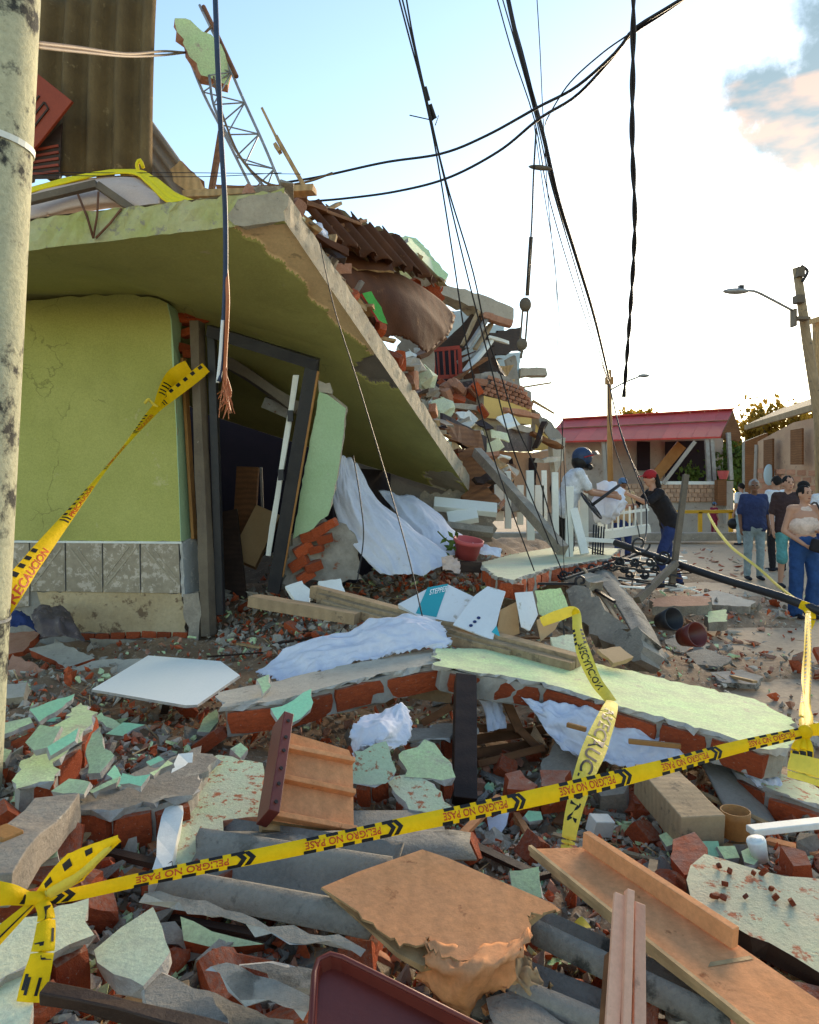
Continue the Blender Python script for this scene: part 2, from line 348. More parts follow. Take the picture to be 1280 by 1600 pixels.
mat('stone_dark', (.115, .085, .085), (.08, .06, .06), 10, (.2, .15, .14), .56, 15, rough=.5)
mat('shutter', (.62, .58, .42), (.55, .51, .37), 3, rough=.5)
mat('yellow_rail', (.72, .38, .03), (.62, .33, .03), 5, rough=.5)
mat('interior', (.022, .013, .018), (.016, .010, .014), 2, bump=.2, obj_var=0)  # near-black: the shade of unlit rooms is put into the colour
mat('red_grille', (.30, .03, .015), (.24, .025, .013), 6, rough=.5)
mat('pot_red', (.55, .10, .10), (.48, .085, .085), 5, rough=.5, bump=.05, grain=.05)
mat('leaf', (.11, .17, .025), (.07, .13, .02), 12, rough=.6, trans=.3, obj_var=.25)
mat('leaf_gold', (.40, .22, .025), (.26, .17, .022), 2, rough=.6, trans=.5, obj_var=.2)  # leaf with the orange evening light put into its colour
mat('bark', (.10, .07, .045), (.07, .05, .03), 10)
mat('box_white', (.74, .75, .76), (.66, .67, .69), 3, (.45, .41, .35), .60, 8, rough=.6, bump=.05, grain=.05)
mat('box_teal', (.02, .36, .42), (.02, .33, .39), 2, rough=.55, bump=.05, grain=.04)
mat('cardboard', (.52, .34, .18), (.46, .29, .15), 3, rough=.85, bump=.1, grain=.1)
mat('mattress_pink', (.66, .50, .42), (.60, .44, .36), 4, (.42, .28, .2), .66, 7, rough=.85, bump=.2, bs=90)
mat('yellow_fabric', (.85, .66, .02), (.80, .60, .02), 3, rough=.75, bump=.2, bs=80)
mat('carved_red', (.30, .045, .018), (.24, .035, .015), 3, rough=.5, bump=.1)
mat('fabric_green', (.03, .35, .05), (.02, .28, .04), 5)
mat('skin_a', (.42, .22, .14), (.38, .19, .12), 6, rough=.6, bump=.05, grain=.04, obj_var=0)
mat('skin_b', (.20, .095, .055), (.17, .08, .046), 6, rough=.55, bump=.05, grain=.04, obj_var=0)
mat('skin_c', (.50, .27, .18), (.46, .24, .16), 6, rough=.6, bump=.05, grain=.04, obj_var=0)
for nm, c in (('tee_white', (.74, .76, .80)), ('black_cloth', (.018, .015, .018)), ('jeans_dark', (.025, .045, .15)), ('navy_shirt', (.035, .05, .13)), ('jeans_pale', (.30, .38, .40)), ('brown_tee', (.055, .03, .03)),
              ('shorts_teal', (.10, .33, .33)), ('top_beige', (.80, .60, .50)), ('pants_blue', (.02, .07, .21)), ('maroon', (.26, .02, .05)), ('hair_black', (.015, .011, .010)), ('hair_grey', (.32, .30, .28)), ('cap_red', (.42, .02, .025)),
              ('cap_blue', (.10, .18, .30)), ('shoe_dark', (.02, .02, .03)), ('helmet_navy', (.03, .055, .12)), ('eye_dark', (.02, .012, .01)), ('lip', (.30, .10, .08))):
    mat(nm, c, None, 9, rough=.5 if 'helmet' in nm else .85, bump=.1 if 'helmet' in nm else .6, bs=45, grain=.25, obj_var=0)
# ---------------------------------------------------------------- ground and rubble bed
MB().grid([[V((x, y, 0)) for y in (-60, 0, 5, 10, 20, 60, 400)] for x in (-200, -40, -8, 0, 8, 40, 200)]).build('street', ['street'])
tag(bpy.data.objects['street'], 'dusty grey-brown street surface', None, None, 'structure')
CT = [(0, 1600, .33), (300, 1600, .28), (640, 1600, .25), (1000, 1600, .22), (1280, 1600, .2), (-300, 1600, .3), (1600, 1600, .1),
      (0, 1400, .33), (300, 1400, .26), (640, 1380, .2), (900, 1380, .17), (1280, 1400, .17), (-300, 1400, .3), (1600, 1400, .05),
      (0, 1200, .33), (200, 1180, .34), (330, 1200, .28), (500, 1230, .17), (750, 1260, .1), (1000, 1280, .13), (1280, 1280, .1), (1500, 1250, .0), (-200, 1150, .3),
      (0, 1080, .3), (250, 1090, .27), (450, 1120, .2), (700, 1120, .15), (1000, 1100, .08), (1280, 1100, .0), (1500, 1050, .0),
      (100, 1020, .18), (400, 1000, .22), (600, 960, .32), (800, 980, .26), (950, 1000, .12), (1080, 1010, .02), (1200, 1000, 0), (1400, 980, 0),
      (300, 930, .2), (400, 920, .45), (550, 905, .48), (700, 900, .55), (800, 880, .60), (900, 900, .32), (990, 920, .12), (1100, 920, .0), (1280, 900, 0),
      (560, 860, .7), (650, 850, .85), (760, 850, .85), (860, 865, .5), (960, 880, .15), (1080, 880, 0), (700, 830, .9), (820, 830, .7), (900, 850, .3), (1000, 850, .05), (1150, 850, 0), (1000, 830, 0), (880, 835, .3), (1300, 850, 0), (1300, 820, 0)]
CP = np.array([[*G(a, b, c)[:2], c] for a, b, c in CT])
def rub_np(x, y):
    dx = x[..., None] - CP[:, 0]; dy = y[..., None] - CP[:, 1]; s = .16 + .055 * CP[:, 1]
    d2 = (dx * dx + dy * dy) / (s * s); wt = 1.0 / (d2 + .25) ** 2.2
    return (wt * CP[:, 2]).sum(-1) / wt.sum(-1)
def rub(x, y): return float(rub_np(np.array([x]), np.array([y]))[0])
ys = [0.6 + 13.5 * (i / 150) ** 1.5 for i in range(151)]
rows = []
for y in ys:
    xs = np.linspace(-3.2 - .25 * y, 2.6 + .22 * y, 130); zz = rub_np(xs, np.full_like(xs, y)); row = []
    for x, z in zip(xs, zz):
        k = min(1, z / .12); nzv = fb(x, y, 0, 3.5) * .05 + fb(x, y, 5, 11) * .03
        row.append(V((x, y, z - .012 + k * nzv - (.03 if z < .02 else 0))))
    rows.append(row)
tag(MB().grid(rows).build('rubble_bed', ['dirt'], smooth=True), 'bed of dust and crushed masonry under the debris', None, None, 'stuff')
# ---------------------------------------------------------------- concrete pole, left
pr = thing('utility_pole', 'mould-stained concrete utility pole at the left edge', 'utility pole', (-1.80, 2.9, 0))
a, b = V((-1.80, 2.9, 0)), V((-1.38, 2.95, 8.2)); pp = [a.lerp(b, i / 30) for i in range(31)]
MB().tube(pp, [.155 - .035 * i / 30 for i in range(31)], 28).build('shaft', ['pole_concrete'], pr, smooth=True)
c = a.lerp(b, 2.92 / 8.2); rt = Matrix.Rotation(R(7), 3, 'Y')
MB().lathe(c, [(.1455, -.012), (.150, -.012), (.150, .012), (.1455, .012)], 28, 0, rt).build('band', ['white_paint'], pr)
MB().lathe(a.lerp(b, 1.05 / 8.2), [(.151, -.006), (.1545, -.006), (.1545, .006), (.151, .006)], 28, 0, rt).build('band', ['steel'], pr)
# ---------------------------------------------------------------- collapsed green house
HS = thing('collapsed_house', 'collapsed green house with tilted roof slab and black doorway', 'house', (-2.3, 6.6, 0))
DW = 6.6
WP = (P(100, 700, DW), V((0, -1, 0)))
def quad(mb, a, b, c, d, m=0): mb.add([a, b, c, d], [(0, 1, 2, 3)], m)
# front wall: face, ragged top, splayed return into the doorway
top = [(-180, 476), (35, 471), (70, 468), (110, 462), (125, 465), (150, 460), (165, 463), (190, 457), (205, 459), (220, 464), (232, 463), (248, 468), (262, 474)]
face = top + [(268, 500), (270, 540), (273, 600), (279, 740), (283, 846), (-180, 842)]
o = plate('front_wall', face, WP, .02, ['wall_green', 'edge_concrete'], HS, amp=.004, sl=.08)
rt_e = [(262, 474), (275, 482), (284, 505), (276, 530), (281, 560), (288, 590), (291, 650), (297, 760), (301, 842), (283, 846), (279, 740), (273, 600), (270, 540), (268, 500)]
mb = MB(); fr = [(262, 474), (268, 500), (271, 540), (273, 600), (276, 660), (280, 760), (283, 846)]; bk = [(278, 484), (284, 506), (281, 550), (287, 590), (291, 660), (297, 760), (302, 842)]
mb.grid([[P(x, y, DW - .001) for x, y in fr], [P(x, y, DW + .2) for x, y in bk]]); mb.build('wall_return', ['wall_teal'], HS, solid=.02)
mb = MB(); mb.prism([P(x, y, DW + .022) for x, y in [(-180, 480), (120, 466), (255, 476), (258, 600), (268, 850), (272, 1020), (-180, 1020)]], V((0, .16, 0))); mb.build('masonry', ['mortar'], HS)
# exposed bricks in the broken wall corner
UB = []
for k in range(6):
    bm = bmesh.new(); bmesh.ops.create_cube(bm, size=1.0); bmesh.ops.subdivide_edges(bm, edges=bm.edges[:], cuts=2, use_grid_fill=True)
    for v in bm.verts:
        n_ = sum(abs(abs(c_) - .5) < .01 for c_ in v.co); v.co *= 1 - (0, 0, .035, .10)[n_] * random.uniform(.3, 1.5); v.co += jv(.022)
    me = bpy.data.meshes.new('brick'); bm.to_mesh(me); bm.free(); me.materials.append(MT['brick']); UB.append(me)
def brick_at(parent, c, rot, sx, sy, sz, meshes=UB, name='brick'):
    return link(name, random.choice(meshes), c, parent, rot.to_euler() if hasattr(rot, 'to_euler') else rot, (sx, sy, sz))
UBP = []
for me in UB:
    m2 = me.copy(); m2.name = 'brick'; m2.materials.clear(); m2.materials.append(MT['brick_pale']); UBP.append(m2)
for i, (x, y, s) in enumerate(((290, 500, 1), (297, 520, .8), (287, 545, .9), (299, 553, .8), (306, 492, 1), (318, 500, .8))):
    brick_at(HS, P(x, y, DW + .24), Euler((random.uniform(-.2, .2), random.uniform(-.3, .3), random.uniform(-.4, .4))), .2 * s, .12, .09 * s)
# wainscot of decorated tiles
tx = [-170, -116, -62, -8, 46, 102, 160, 219, 280]
for i in range(8):
    t_ = plate('tile', [(tx[i] + 1.2, 848), (tx[i + 1] - 1.2, 849), (tx[i + 1] - 1.2 + (3 if i == 7 else 1), 921 + i * .9), (tx[i] + 2, 920 + i * .9)], (P(0, 0, DW - .004), V((0, -1, 0))), .02, ['tile_marble', 'plaster_edge'], HS, amp=0, sl=9, bevel=.002)
    x0, x1 = (tx[i] + 6, tx[i + 1] - 6) if i % 2 else (tx[i + 1] - 6, tx[i] + 6)
    mb = MB(); mb.bar(P(x0, 855, DW - .006), P(x1, 914, DW - .006), .014, .006, up=V((0, -1, 0))); mb.bar(P(x0 + (12 if x1 > x0 else -12), 855, DW - .006), P(x1, 902, DW - .006), .007, .008, up=V((0, -1, 0)))
    mb.build('ridge', ['tile_ridge'], t_)
beam('tile_trim', P(-175, 845, DW - .006), P(284, 848, DW - .006), .012, .02, 'white_paint', parent=HS, bevel=.002)
for i in range(4):
    plate('tile', [(tx[i] + 1, 924), (tx[i + 1] - 1, 924), (tx[i + 1] - 1, 952 + random.uniform(-6, 6)), (tx[i] + 1, 952)], (P(0, 0, DW - .004), V((0, -1, 0))), .02, ['tile_marble', 'plaster_edge'], HS, amp=.002, sl=.06)
plate('marble_corner', [(285, 848), (306, 838), (311, 870), (315, 925), (289, 932)], PLN((285, 848, DW - .01), (306, 838, DW + .18), (289, 932, DW - .01)), .03, ['marble_blue', 'plaster_edge'], HS, amp=.003, sl=.06)
plate('base_render', [(58, 926), (150, 918), (284, 926), (290, 960), (292, 997), (260, 1000), (150, 988), (120, 985), (64, 948)], (P(0, 0, DW + .008), V((0, -1, 0))), .03, ['render_cream', 'edge_concrete'], HS, amp=.01, sl=.05)
MB().prism(jag([P(x, y, DW - .03) for x, y in [(286, 930), (310, 926), (312, 960), (309, 1000), (312, 1030), (290, 1032), (292, 980)]], V((0, -1, 0)), .06, .012), V((0, .2, 0)), jb=.02).build('broken_column', ['concrete'], HS)
for k in range(7): brick_at(HS, P(140 + k * 24, 991 + random.uniform(-2, 3), DW + .05), Euler((0, random.uniform(-.06, .06), random.uniform(-.1, .1))), .13, .12, .06)
plate('lower_tile', [(140, 998), (292, 1003), (297, 1026), (150, 1022)], (P(0, 0, DW - .02), V((0, -1, 0))), .03, ['tile_ridge', 'plaster_edge'], HS, amp=.003)
# doorway
beam('door_post', P(308, 503, DW + .05), P(327, 992, DW + .02), .125, .09, 'post_old', parent=HS, seg=8, jit=.006)
beam('jamb_board', P(287, 560, DW + .16), P(304, 842, DW + .14), .075, .03, 'timber_tan', parent=HS)
fr_ = thing('x', None, None, (0, 0, 0)); bpy.data.objects.remove(fr_)
DF = link('door_frame', MB().bar(P(326, 518, DW + .02), P(497, 572, DW), .09, .10, up=V((0, -.3, 1)), seg=4, jit=.004).mesh('door_frame', ['black_metal'])[0], MB().bar(P(326, 518, DW + .02), P(497, 572, DW), .09, .10).mesh('tmp', ['black_metal'])[1], HS)
beam('right_jamb', P(489, 566, DW + .01), P(428, 925, DW + .25), .115, .09, 'black_metal', parent=HS, up=V((0, -1, 0)))
beam('left_jamb', P(331, 520, DW + .08), P(345, 960, DW + .12), .07, .09, 'black_metal', parent=HS, up=V((0, -1, 0)))
beam('jamb_edge', P(497, 580, DW + .0), P(441, 900, DW + .22), .028, .05, 'timber_tan', parent=HS, up=V((0, -1, 0)))
beam('door_strip', P(463, 586, DW + .06), P(419, 868, DW + .3), .05, .025, 'white_paint', parent=HS, up=V((0, -1, 0)), seg=6, jit=.006)
for y in (650, 742): MB().box(P(454 - (y - 650) * .16, y, DW + .05), .05, .04, .10).build('hinge', ['black_metal'], HS)
# green pier right of the door
PP = PLN((497, 612, DW + .02), (540, 636, DW + .05), (470, 830, DW + .28))
plate('pier', [(499, 612), (512, 616), (524, 626), (541, 638), (534, 700), (524, 760), (513, 806), (500, 814), (488, 828), (470, 836), (458, 842), (470, 770), (485, 690)], PP, .22, ['wall_teal', 'edge_concrete'], HS, amp=.004, sl=.06)
plate('pier_cap', [(497, 596), (516, 598), (518, 618), (498, 612)], PLN((497, 596, DW + .01), (518, 600, DW + .02), (498, 630, DW + .03)), .2, ['concrete_pale'], HS, amp=.008)
plate('pier_base', [(458, 838), (480, 830), (505, 812), (540, 820), (560, 850), (566, 905), (440, 912)], PLN((458, 838, DW + .32), (540, 820, DW + .42), (450, 912, DW + .34)), .25, ['mortar', 'edge_concrete'], HS, amp=.02, sl=.06)
for (x, y, s) in ((486, 838, 1), (500, 828, .9), (474, 858, 1), (515, 820, .8), (468, 880, 1), (495, 858, .7), (490, 885, .9), (508, 842, .8), (478, 900, .9)):
    brick_at(HS, P(x, y, DW + .32), Euler((.1, random.uniform(-.6, -.2), random.uniform(-.3, .3))), .19 * s, .1, .1 * s)
plate('inner_wall', [(545, 700), (620, 728), (700, 760), (764, 788), (770, 845), (540, 870)], PLN((545, 700, 9.7), (764, 788, 10.1), (545, 870, 9.7)), .15, ['grey_render', 'mortar'], HS, .02)  # added dark panel, blocks the bright street behind the slab end
# room behind: side walls, back wall, floor
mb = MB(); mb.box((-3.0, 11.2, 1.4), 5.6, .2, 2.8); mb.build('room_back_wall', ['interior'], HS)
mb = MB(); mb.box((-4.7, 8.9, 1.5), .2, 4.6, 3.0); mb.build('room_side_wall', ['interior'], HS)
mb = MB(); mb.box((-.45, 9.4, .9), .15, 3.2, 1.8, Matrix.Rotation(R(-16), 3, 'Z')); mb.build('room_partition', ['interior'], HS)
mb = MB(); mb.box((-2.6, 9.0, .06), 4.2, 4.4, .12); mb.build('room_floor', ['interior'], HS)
mb = MB(); mb.bar(P(350, 560, 7.6), P(470, 640, 7.6), .25, .12, seg=3, jit=.02); mb.build('ceiling_beam', ['grey_render'], HS)
# fallen roof slab (bilinear, creased)
def pin(x, y, poly):
    ins = False; j = len(poly) - 1
    for i in range(len(poly)):
        xi, yi = poly[i]; xj, yj = poly[j]
        if (yi > y) != (yj > y) and x < (xj - xi) * (y - yi) / (yj - yi) + xi: ins = not ins
        j = i
    return ins
def slab_pt(u, v, up=0.0):
    xl, xr = -4.5, -.85 + 1.70 * v; x = xl + (xr - xl) * u; y = 5.0 + 4.5 * v
    zr = 3.38 - 1.97 * v; zl = 3.17 + .13 * min(1, v / .36) - .6 * max(0, (v - .36) / .64)
    uc = .5 - .25 * max(0, (v - .36) / .64); g = max(0, (u - uc) / (1 - uc)); g = g if g > .12 else g * g / .12
    return V((x, y, zl + (zr - zl) * g + up))
BEIGE = [(362, 352), (448, 348), (500, 416), (560, 498), (604, 552), (598, 566), (575, 552), (548, 522), (520, 500), (496, 478), (478, 446), (440, 412), (420, 400), (410, 384), (380, 372)]
GREY = [(552, 572), (580, 556), (604, 552), (644, 606), (610, 606), (575, 596)]
PINK = [(664, 742), (690, 738), (712, 738), (730, 772), (690, 770), (674, 760)]
def proj(p): return CX + p[0] / p[1] * F, HY - (p[2] - H) / p[1] * F
NU, NV = 300, 240
und = [[slab_pt((j / NU) ** .8, i / NV) for j in range(NU + 1)] for i in range(NV + 1)]
mb = MB(); W1 = NU + 1; ms = []
for i in range(NV):
    for j in range(NU):
        c = (und[i][j] + und[i + 1][j + 1]) / 2; x, y = proj(c); x += fb(c.x, c.y, 0, 6) * 9; y += fb(c.x, c.y, 4, 6) * 9
        ms.append(1 if pin(x, y, BEIGE) else 2 if pin(x, y, GREY) else 3 if pin(x, y, PINK) else 0)
vs = [p for r in und for p in r]
lift = [0] * len(vs); cnt = [0] * len(vs)
for i in range(NV):
    for j in range(NU):
        if ms[i * NU + j]:
            for q in (i * W1 + j, i * W1 + j + 1, (i + 1) * W1 + j, (i + 1) * W1 + j + 1): lift[q] += 1
vs = [p + V((0, 0, .022 * min(1, lift[k] / 4) + fb(p.x, p.y, 1, 2.5) * .006)) for k, p in enumerate(vs)]
fs = [(i * W1 + j, i * W1 + j + 1, (i + 1) * W1 + j + 1, (i + 1) * W1 + j) for i in range(NV) for j in range(NU)]
mb.add(vs, fs, ms)
RS = mb.build('roof_slab', ['soffit', 'bare_concrete', 'grey_render', 'concrete_pale'], HS)
TH = .21
def rim(a, b, n, m, amp):   # edge face of the slab, chipped
    rows = [[], [], [], []]
    for i in range(n + 1):
        q = i / n; u = a[0] + (b[0] - a[0]) * q; v = a[1] + (b[1] - a[1]) * q; p = slab_pt(u, v)
        for k, z in enumerate((-.004, .06, .15, TH)): rows[k].append(p + V((0, 0, z)) + jv(amp) * (1 if k else .3))
    return MB().grid(rows).build('slab_edge', [m], RS)
rim((0, 0), (1, 0), 70, 'fascia', .012); rim((1, 0), (1, 1), 70, 'edge_concrete', .006); rim((0, 1), (1, 1), 40, 'edge_concrete', .012)
MB().grid([[slab_pt((j / 24), i / 24, TH + .002) + V((0, 0, fb(j, i, 0, .4) * .01)) for j in range(25)] for i in range(25)]).build('slab_top', ['edge_concrete'], RS)
# dangling corner patch of concrete at the front corner
plate('corner_patch', [(352, 338), (372, 312), (440, 298), (452, 306), (446, 345), (400, 352), (366, 352)], (P(400, 330, 4.985), V((0, -1, 0))), .02, ['edge_concrete'], RS, amp=.01)
# ---------------------------------------------------------------- things on top of the slab
def slab_top(px, py, d): return P(px, py, d)
# dark corrugated sheet standing behind the pole
o_ = P(20, 282, 6.0); u_ = V((0.01, .12, 1)); 
mb = MB(); mb.grid(corr(P(238, 276, 6.0), V((.0, .1, 1)), V((-1, .06, 0)), 5, .222, .06, 1.62, bend=lambda q, s: .05 * math.sin(q * 2.2), rough=.012, ns=14))
tag(mb.build('corrugated_sheet', ['asbestos_dark'], smooth=True, solid=.012), 'dark brown corrugated roofing sheet standing upright above the slab', 'roofing sheet')
# red carved panel and its striped companion
rp = thing('carved_panel', 'red-brown carved door panel leaning behind the pole', 'panel', P(40, 270, 5.75))
pl = PLN((40, 100, 5.7), (112, 158, 5.75), (30, 290, 5.85))
plate('board', [(-10, 60), (50, 108), (113, 158), (60, 225), (-10, 300)], pl, .035, ['carved_red'], rp, amp=0, sl=9, bevel=.004)
for k, (x0, y0, x1, y1) in enumerate(((70, 160, 20, 222), (76, 170, 26, 234), (62, 150, 10, 214), (70, 160, 76, 170))): MB().bar(ON(x0, y0, pl) + pl[1] * .004, ON(x1, y1, pl) + pl[1] * .004, .012, .014, up=pl[1]).build('moulding', ['wood_dark'], rp)
mb = MB(); pl2 = PLN((40, 235, 5.88), (96, 200, 5.9), (90, 275, 5.92))
sp = thing('slatted_shutter', 'dark red slatted board below the carved panel', 'shutter', P(60, 278, 5.9))
plate('backing', [(-10, 240), (55, 235), (97, 192), (93, 278), (-10, 280)], pl2, .02, ['wood_dark'], sp, amp=0, sl=9)
for k in range(5): MB().bar(ON(0, 246 + k * 8, pl2) + pl2[1] * .006, ON(92, 228 + k * 10, pl2) + pl2[1] * .006, .018, .012, up=pl2[1]).build('slat', ['carved_red'], sp)
# second corrugated roof piece, light grey, sliding down to the right
mb = MB(); mb.grid(corr(P(232, 180, 6.7), P(318, 300, 6.4) - P(232, 180, 6.7), P(222, 300, 6.7) - P(232, 200, 6.7), 5, .13, .028, .9, ns=10, rough=.01))
tag(mb.build('corrugated_sheet', ['asbestos_grey'], smooth=True, solid=.012), 'light grey corrugated roofing piece sloping down beside the upright dark sheet', 'roofing sheet')
tag(plate('broken_board', [(264, 262), (280, 254), (306, 272), (326, 296), (300, 304), (276, 292)], PLN((264, 262, 6.2), (326, 296, 6.1), (276, 300, 6.2)), .05, ['wood_raw', 'wood_brown'], None, .01), 'snapped brown board end at the foot of the grey roofing', 'board')
# mattress with yellow edge
cloth('mattress', [[P(-20, 322, 5.5), P(60, 296, 5.5), P(140, 278, 5.5), P(200, 272, 5.5), P(232, 282, 5.45)],
                   [P(-20, 334, 5.25), P(60, 312, 5.25), P(140, 292, 5.2), P(205, 288, 5.2), P(250, 312, 5.2)],
                   [P(-20, 352, 5.15), P(60, 338, 5.12), P(120, 322, 5.1), P(180, 316, 5.1), P(240, 332, 5.1)],
                   [P(-20, 356, 5.3), P(60, 344, 5.3), P(120, 334, 5.3), P(180, 326, 5.3), P(240, 334, 5.3)]], 'mattress_pink', 'stained pink mattress slumped over the slab edge', 'mattress', 30, 50, .012, thick=.02)
cloth('yellow_blanket', [[P(-20, 318, 5.56), P(60, 292, 5.56), P(140, 272, 5.56), P(212, 266, 5.56), P(240, 276, 5.5), P(275, 302, 5.4), P(310, 318, 5.3)],
                       [P(-20, 324, 5.44), P(60, 299, 5.44), P(140, 279, 5.42), P(205, 273, 5.4), P(230, 288, 5.3), P(262, 318, 5.2), P(304, 321, 5.15)]], 'yellow_fabric', 'bright yellow blanket edging the pink mattress on the roof slab', 'blanket', 14, 60, .012, thick=.012)
tag(MB().tube(cat_rom([P(218, 272, 5.5), P(214, 258, 5.5), P(219, 250, 5.5), P(224, 262, 5.5)], 10), .014, 6).build('cloth_knot', ['yellow_fabric'], smooth=True), 'small knotted yellow tuft on the blanket top', 'cloth')
mb = MB(); mb.bar(P(35, 316, 5.05), P(152, 288, 5.05), .05, .05); mb.bar(P(152, 289, 5.05), P(214, 332, 5.1), .045, .05); tag(mb.build('angle_iron', ['post_old'], bevel=.003), 'bent grey angle iron lying along the slab edge', 'angle iron')
for i, (a_, b_) in enumerate((((122, 304, 5.0), (146, 372, 4.97)), ((154, 300, 5.0), (146, 372, 4.96)), ((190, 326, 5.0), (150, 372, 4.96)))):
    tag(MB().tube([P(*a_), P((a_[0] + b_[0]) / 2 + 2, (a_[1] + b_[1]) / 2, 4.98), P(*b_)], .008, 6).build('rebar', ['rust'], smooth=True), ('rusty rebar stub, leftmost at the slab edge', 'rusty rebar stub, middle one at the slab edge', 'rusty rebar stub slanting rightmost at the slab edge')[i], 'rebar', 'rebar stubs on the slab edge')
# lattice truss holding a chunk of green wall
tr = thing('lattice_truss', 'bent steel lattice truss sticking up against the sky', 'truss', P(410, 292, 6.3))
c1 = [P(312, 8, 6.9), P(352, 90, 6.75), P(378, 150, 6.6), P(412, 225, 6.4), P(440, 292, 6.3)]; c2 = [P(296, 92, 6.8), P(320, 150, 6.7), P(352, 212, 6.6), P(395, 298, 6.4)]; c3 = [P(327, 118, 6.6), P(336, 170, 6.5), P(372, 240, 6.4), P(416, 296, 6.3)]
for c in (c1, c2, c3): MB().tube(cat_rom(c, 20), .013, 6).build('chord', ['steel'], tr, smooth=True)
q1, q2, q3 = cat_rom(c1[1:], 9), cat_rom(c2, 9), cat_rom(c3, 9)
for k in range(8): MB().tube([(q1 if k % 2 else q2)[k], (q2 if k % 2 else q1)[k + 1]], .007, 5).build('web', ['steel'], tr); MB().tube([(q1 if k % 2 else q3)[k], (q3 if k % 2 else q1)[k + 1]], .007, 5).build('web', ['steel'], tr)
MB().tube([P(318, 10, 6.9), P(342, 60, 6.8), P(370, 120, 6.65)], .02, 6).build('tie', ['rust'], tr)
tag(plate('wall_chunk', [(273, 27), (290, 29), (318, 46), (340, 62), (352, 80), (362, 112), (356, 134), (340, 128), (316, 116), (302, 100), (292, 80), (278, 50)], PLN((273, 27, 6.6), (352, 64, 6.72), (300, 110, 6.62)), .12, ['mint', 'brick_pale'], None, .012), 'green plastered wall chunk caught in the top of the truss', 'wall chunk')
beam('wood_stick', P(346, 205, 6.2), P(331, 296, 6.1), .045, .04, 'wood_brown', 'reddish wooden stick rising from the roof beside the truss', 'stick')
mb = MB(); mb.bar(P(409, 168, 6.0), P(432, 215, 6.0), .01, .02, w2=.06); mb.bar(P(432, 214, 6.0), P(476, 292, 6.0), .06, .03, w2=.075); mb.bar(P(430, 226, 5.98), P(438, 238, 5.98), .07, .03); tag(mb.build('splintered_stake', ['wood_raw'], bevel=.002), 'splintered pale wooden stake pointing up right of the truss', 'stake')
# planks lying over the slab corner
for i, (a_, b_, w_, m_) in enumerate((((290, 308, 5.6), (492, 297, 5.5), .12, 'wood_raw'), ((300, 318, 5.7), (480, 310, 5.9), .14, 'wood_brown'), ((430, 300, 5.8), (505, 330, 6.2), .10, 'wood_brown'), ((340, 300, 6.0), (470, 300, 6.1), .16, 'wood_brown'))):
    beam('plank', P(*a_), P(*b_), w_, .05, m_, ('pale broken plank on top of the slab corner', 'brown plank just behind the pale one on the slab', 'short brown plank dipping past the slab corner', 'wide brown plank at the back of the slab corner')[i], 'plank', 'planks on the roof slab', seg=4, jit=.006)
# dark wavy roof tiles sliding down the right side of the slab
def wav(name, label, org, u, v, nu, pitch, amp, L, m, **k):
    return tag(MB().grid(corr(org, u, v, nu, pitch, amp, L, **k)).build(name, [m], smooth=True, solid=.01), label, 'roofing sheet')
wav('wavy_roofing', 'red-brown wavy roofing strip along the slab ridge', P(455, 300, 6.0), P(500, 352, 6.1) - P(455, 300, 6.0), P(618, 372, 7.2) - P(455, 300, 6.0), 7, .235, .05, .5, 'wood_sheet', rough=.02)
wav('wavy_roofing', 'dark wavy roofing strip lying behind the red-brown one', P(470, 312, 6.4), P(560, 400, 6.6) - P(470, 312, 6.4), P(612, 368, 7.6) - P(470, 312, 6.4), 6, .27, .05, .65, 'asbestos_dark', rough=.03)
for i, (a_, b_, w_) in enumerate((((480, 345, 6.2), (530, 318, 6.6), .07), ((505, 358, 6.2), (570, 345, 6.8), .06), ((520, 368, 6.1), (512, 400, 6.0), .08), ((468, 318, 6.0), (560, 352, 6.6), .09), ((500, 380, 6.2), (600, 395, 7.0), .12))):
    beam('splinter', P(*a_), P(*b_), w_, .03, 'wood_raw' if i in (0, 2) else 'wood_brown', ('pale lath poking from under the wavy roofing', 'thin brown lath under the wavy roofing', 'short pale block wedged below the wavy roofing', 'long brown batten below the wavy roofing edge', 'wide brown board tucked under the roofing')[i], 'lath', 'laths under the wavy roofing')
cloth('plastic_bag', [[P(488, 352, 6.05), P(500, 348, 6.05), P(512, 362, 6.1)], [P(490, 366, 6.0), P(503, 364, 5.95), P(514, 374, 6.05)], [P(496, 372, 6.05), P(505, 378, 6.05), P(514, 382, 6.1)]], 'white_cloth', 'small white plastic bag on the slab edge', 'bag', 16, 16, .012)
# debris heaped on the slab along its falling edge
rows_ = []
for i in range(60):
    v = .04 + .95 * i / 59; rows_.append([slab_pt(1 - .012 - .02 * k * 2, v, TH - .02 + (0, .16, .27, .22, .1, 0)[k] * (1.9 if .06 < v < .5 else 1.0) * (.75 + .5 * math.sin(i * .7) * math.sin(i * .23)) * min(1, i / 4) + fb(i, k, 0, .7) * .07) for k in range(6)])
tag(MB().grid(rows_).build('slab_debris', ['dirt']), 'crushed brick and dust heaped along the falling slab edge', None, None, 'stuff')
SLB = []
for i in range(120):
    v = random.uniform(.05, .98); u = random.uniform(.90, .985); s_ = random.uniform(.06, .2); q = slab_pt(u, v, TH + random.uniform(.05, .22))
    if i % 3 == 0: tag(brick_at(None, q, Euler((random.random() * 3, random.random() * 3, random.random() * 3)), .2, .1, .08, random.choice((UB, UBP))), 'brick lying in the debris along the falling slab edge', 'brick', 'bricks on the slab edge')
    else: SLB.append((q, s_))
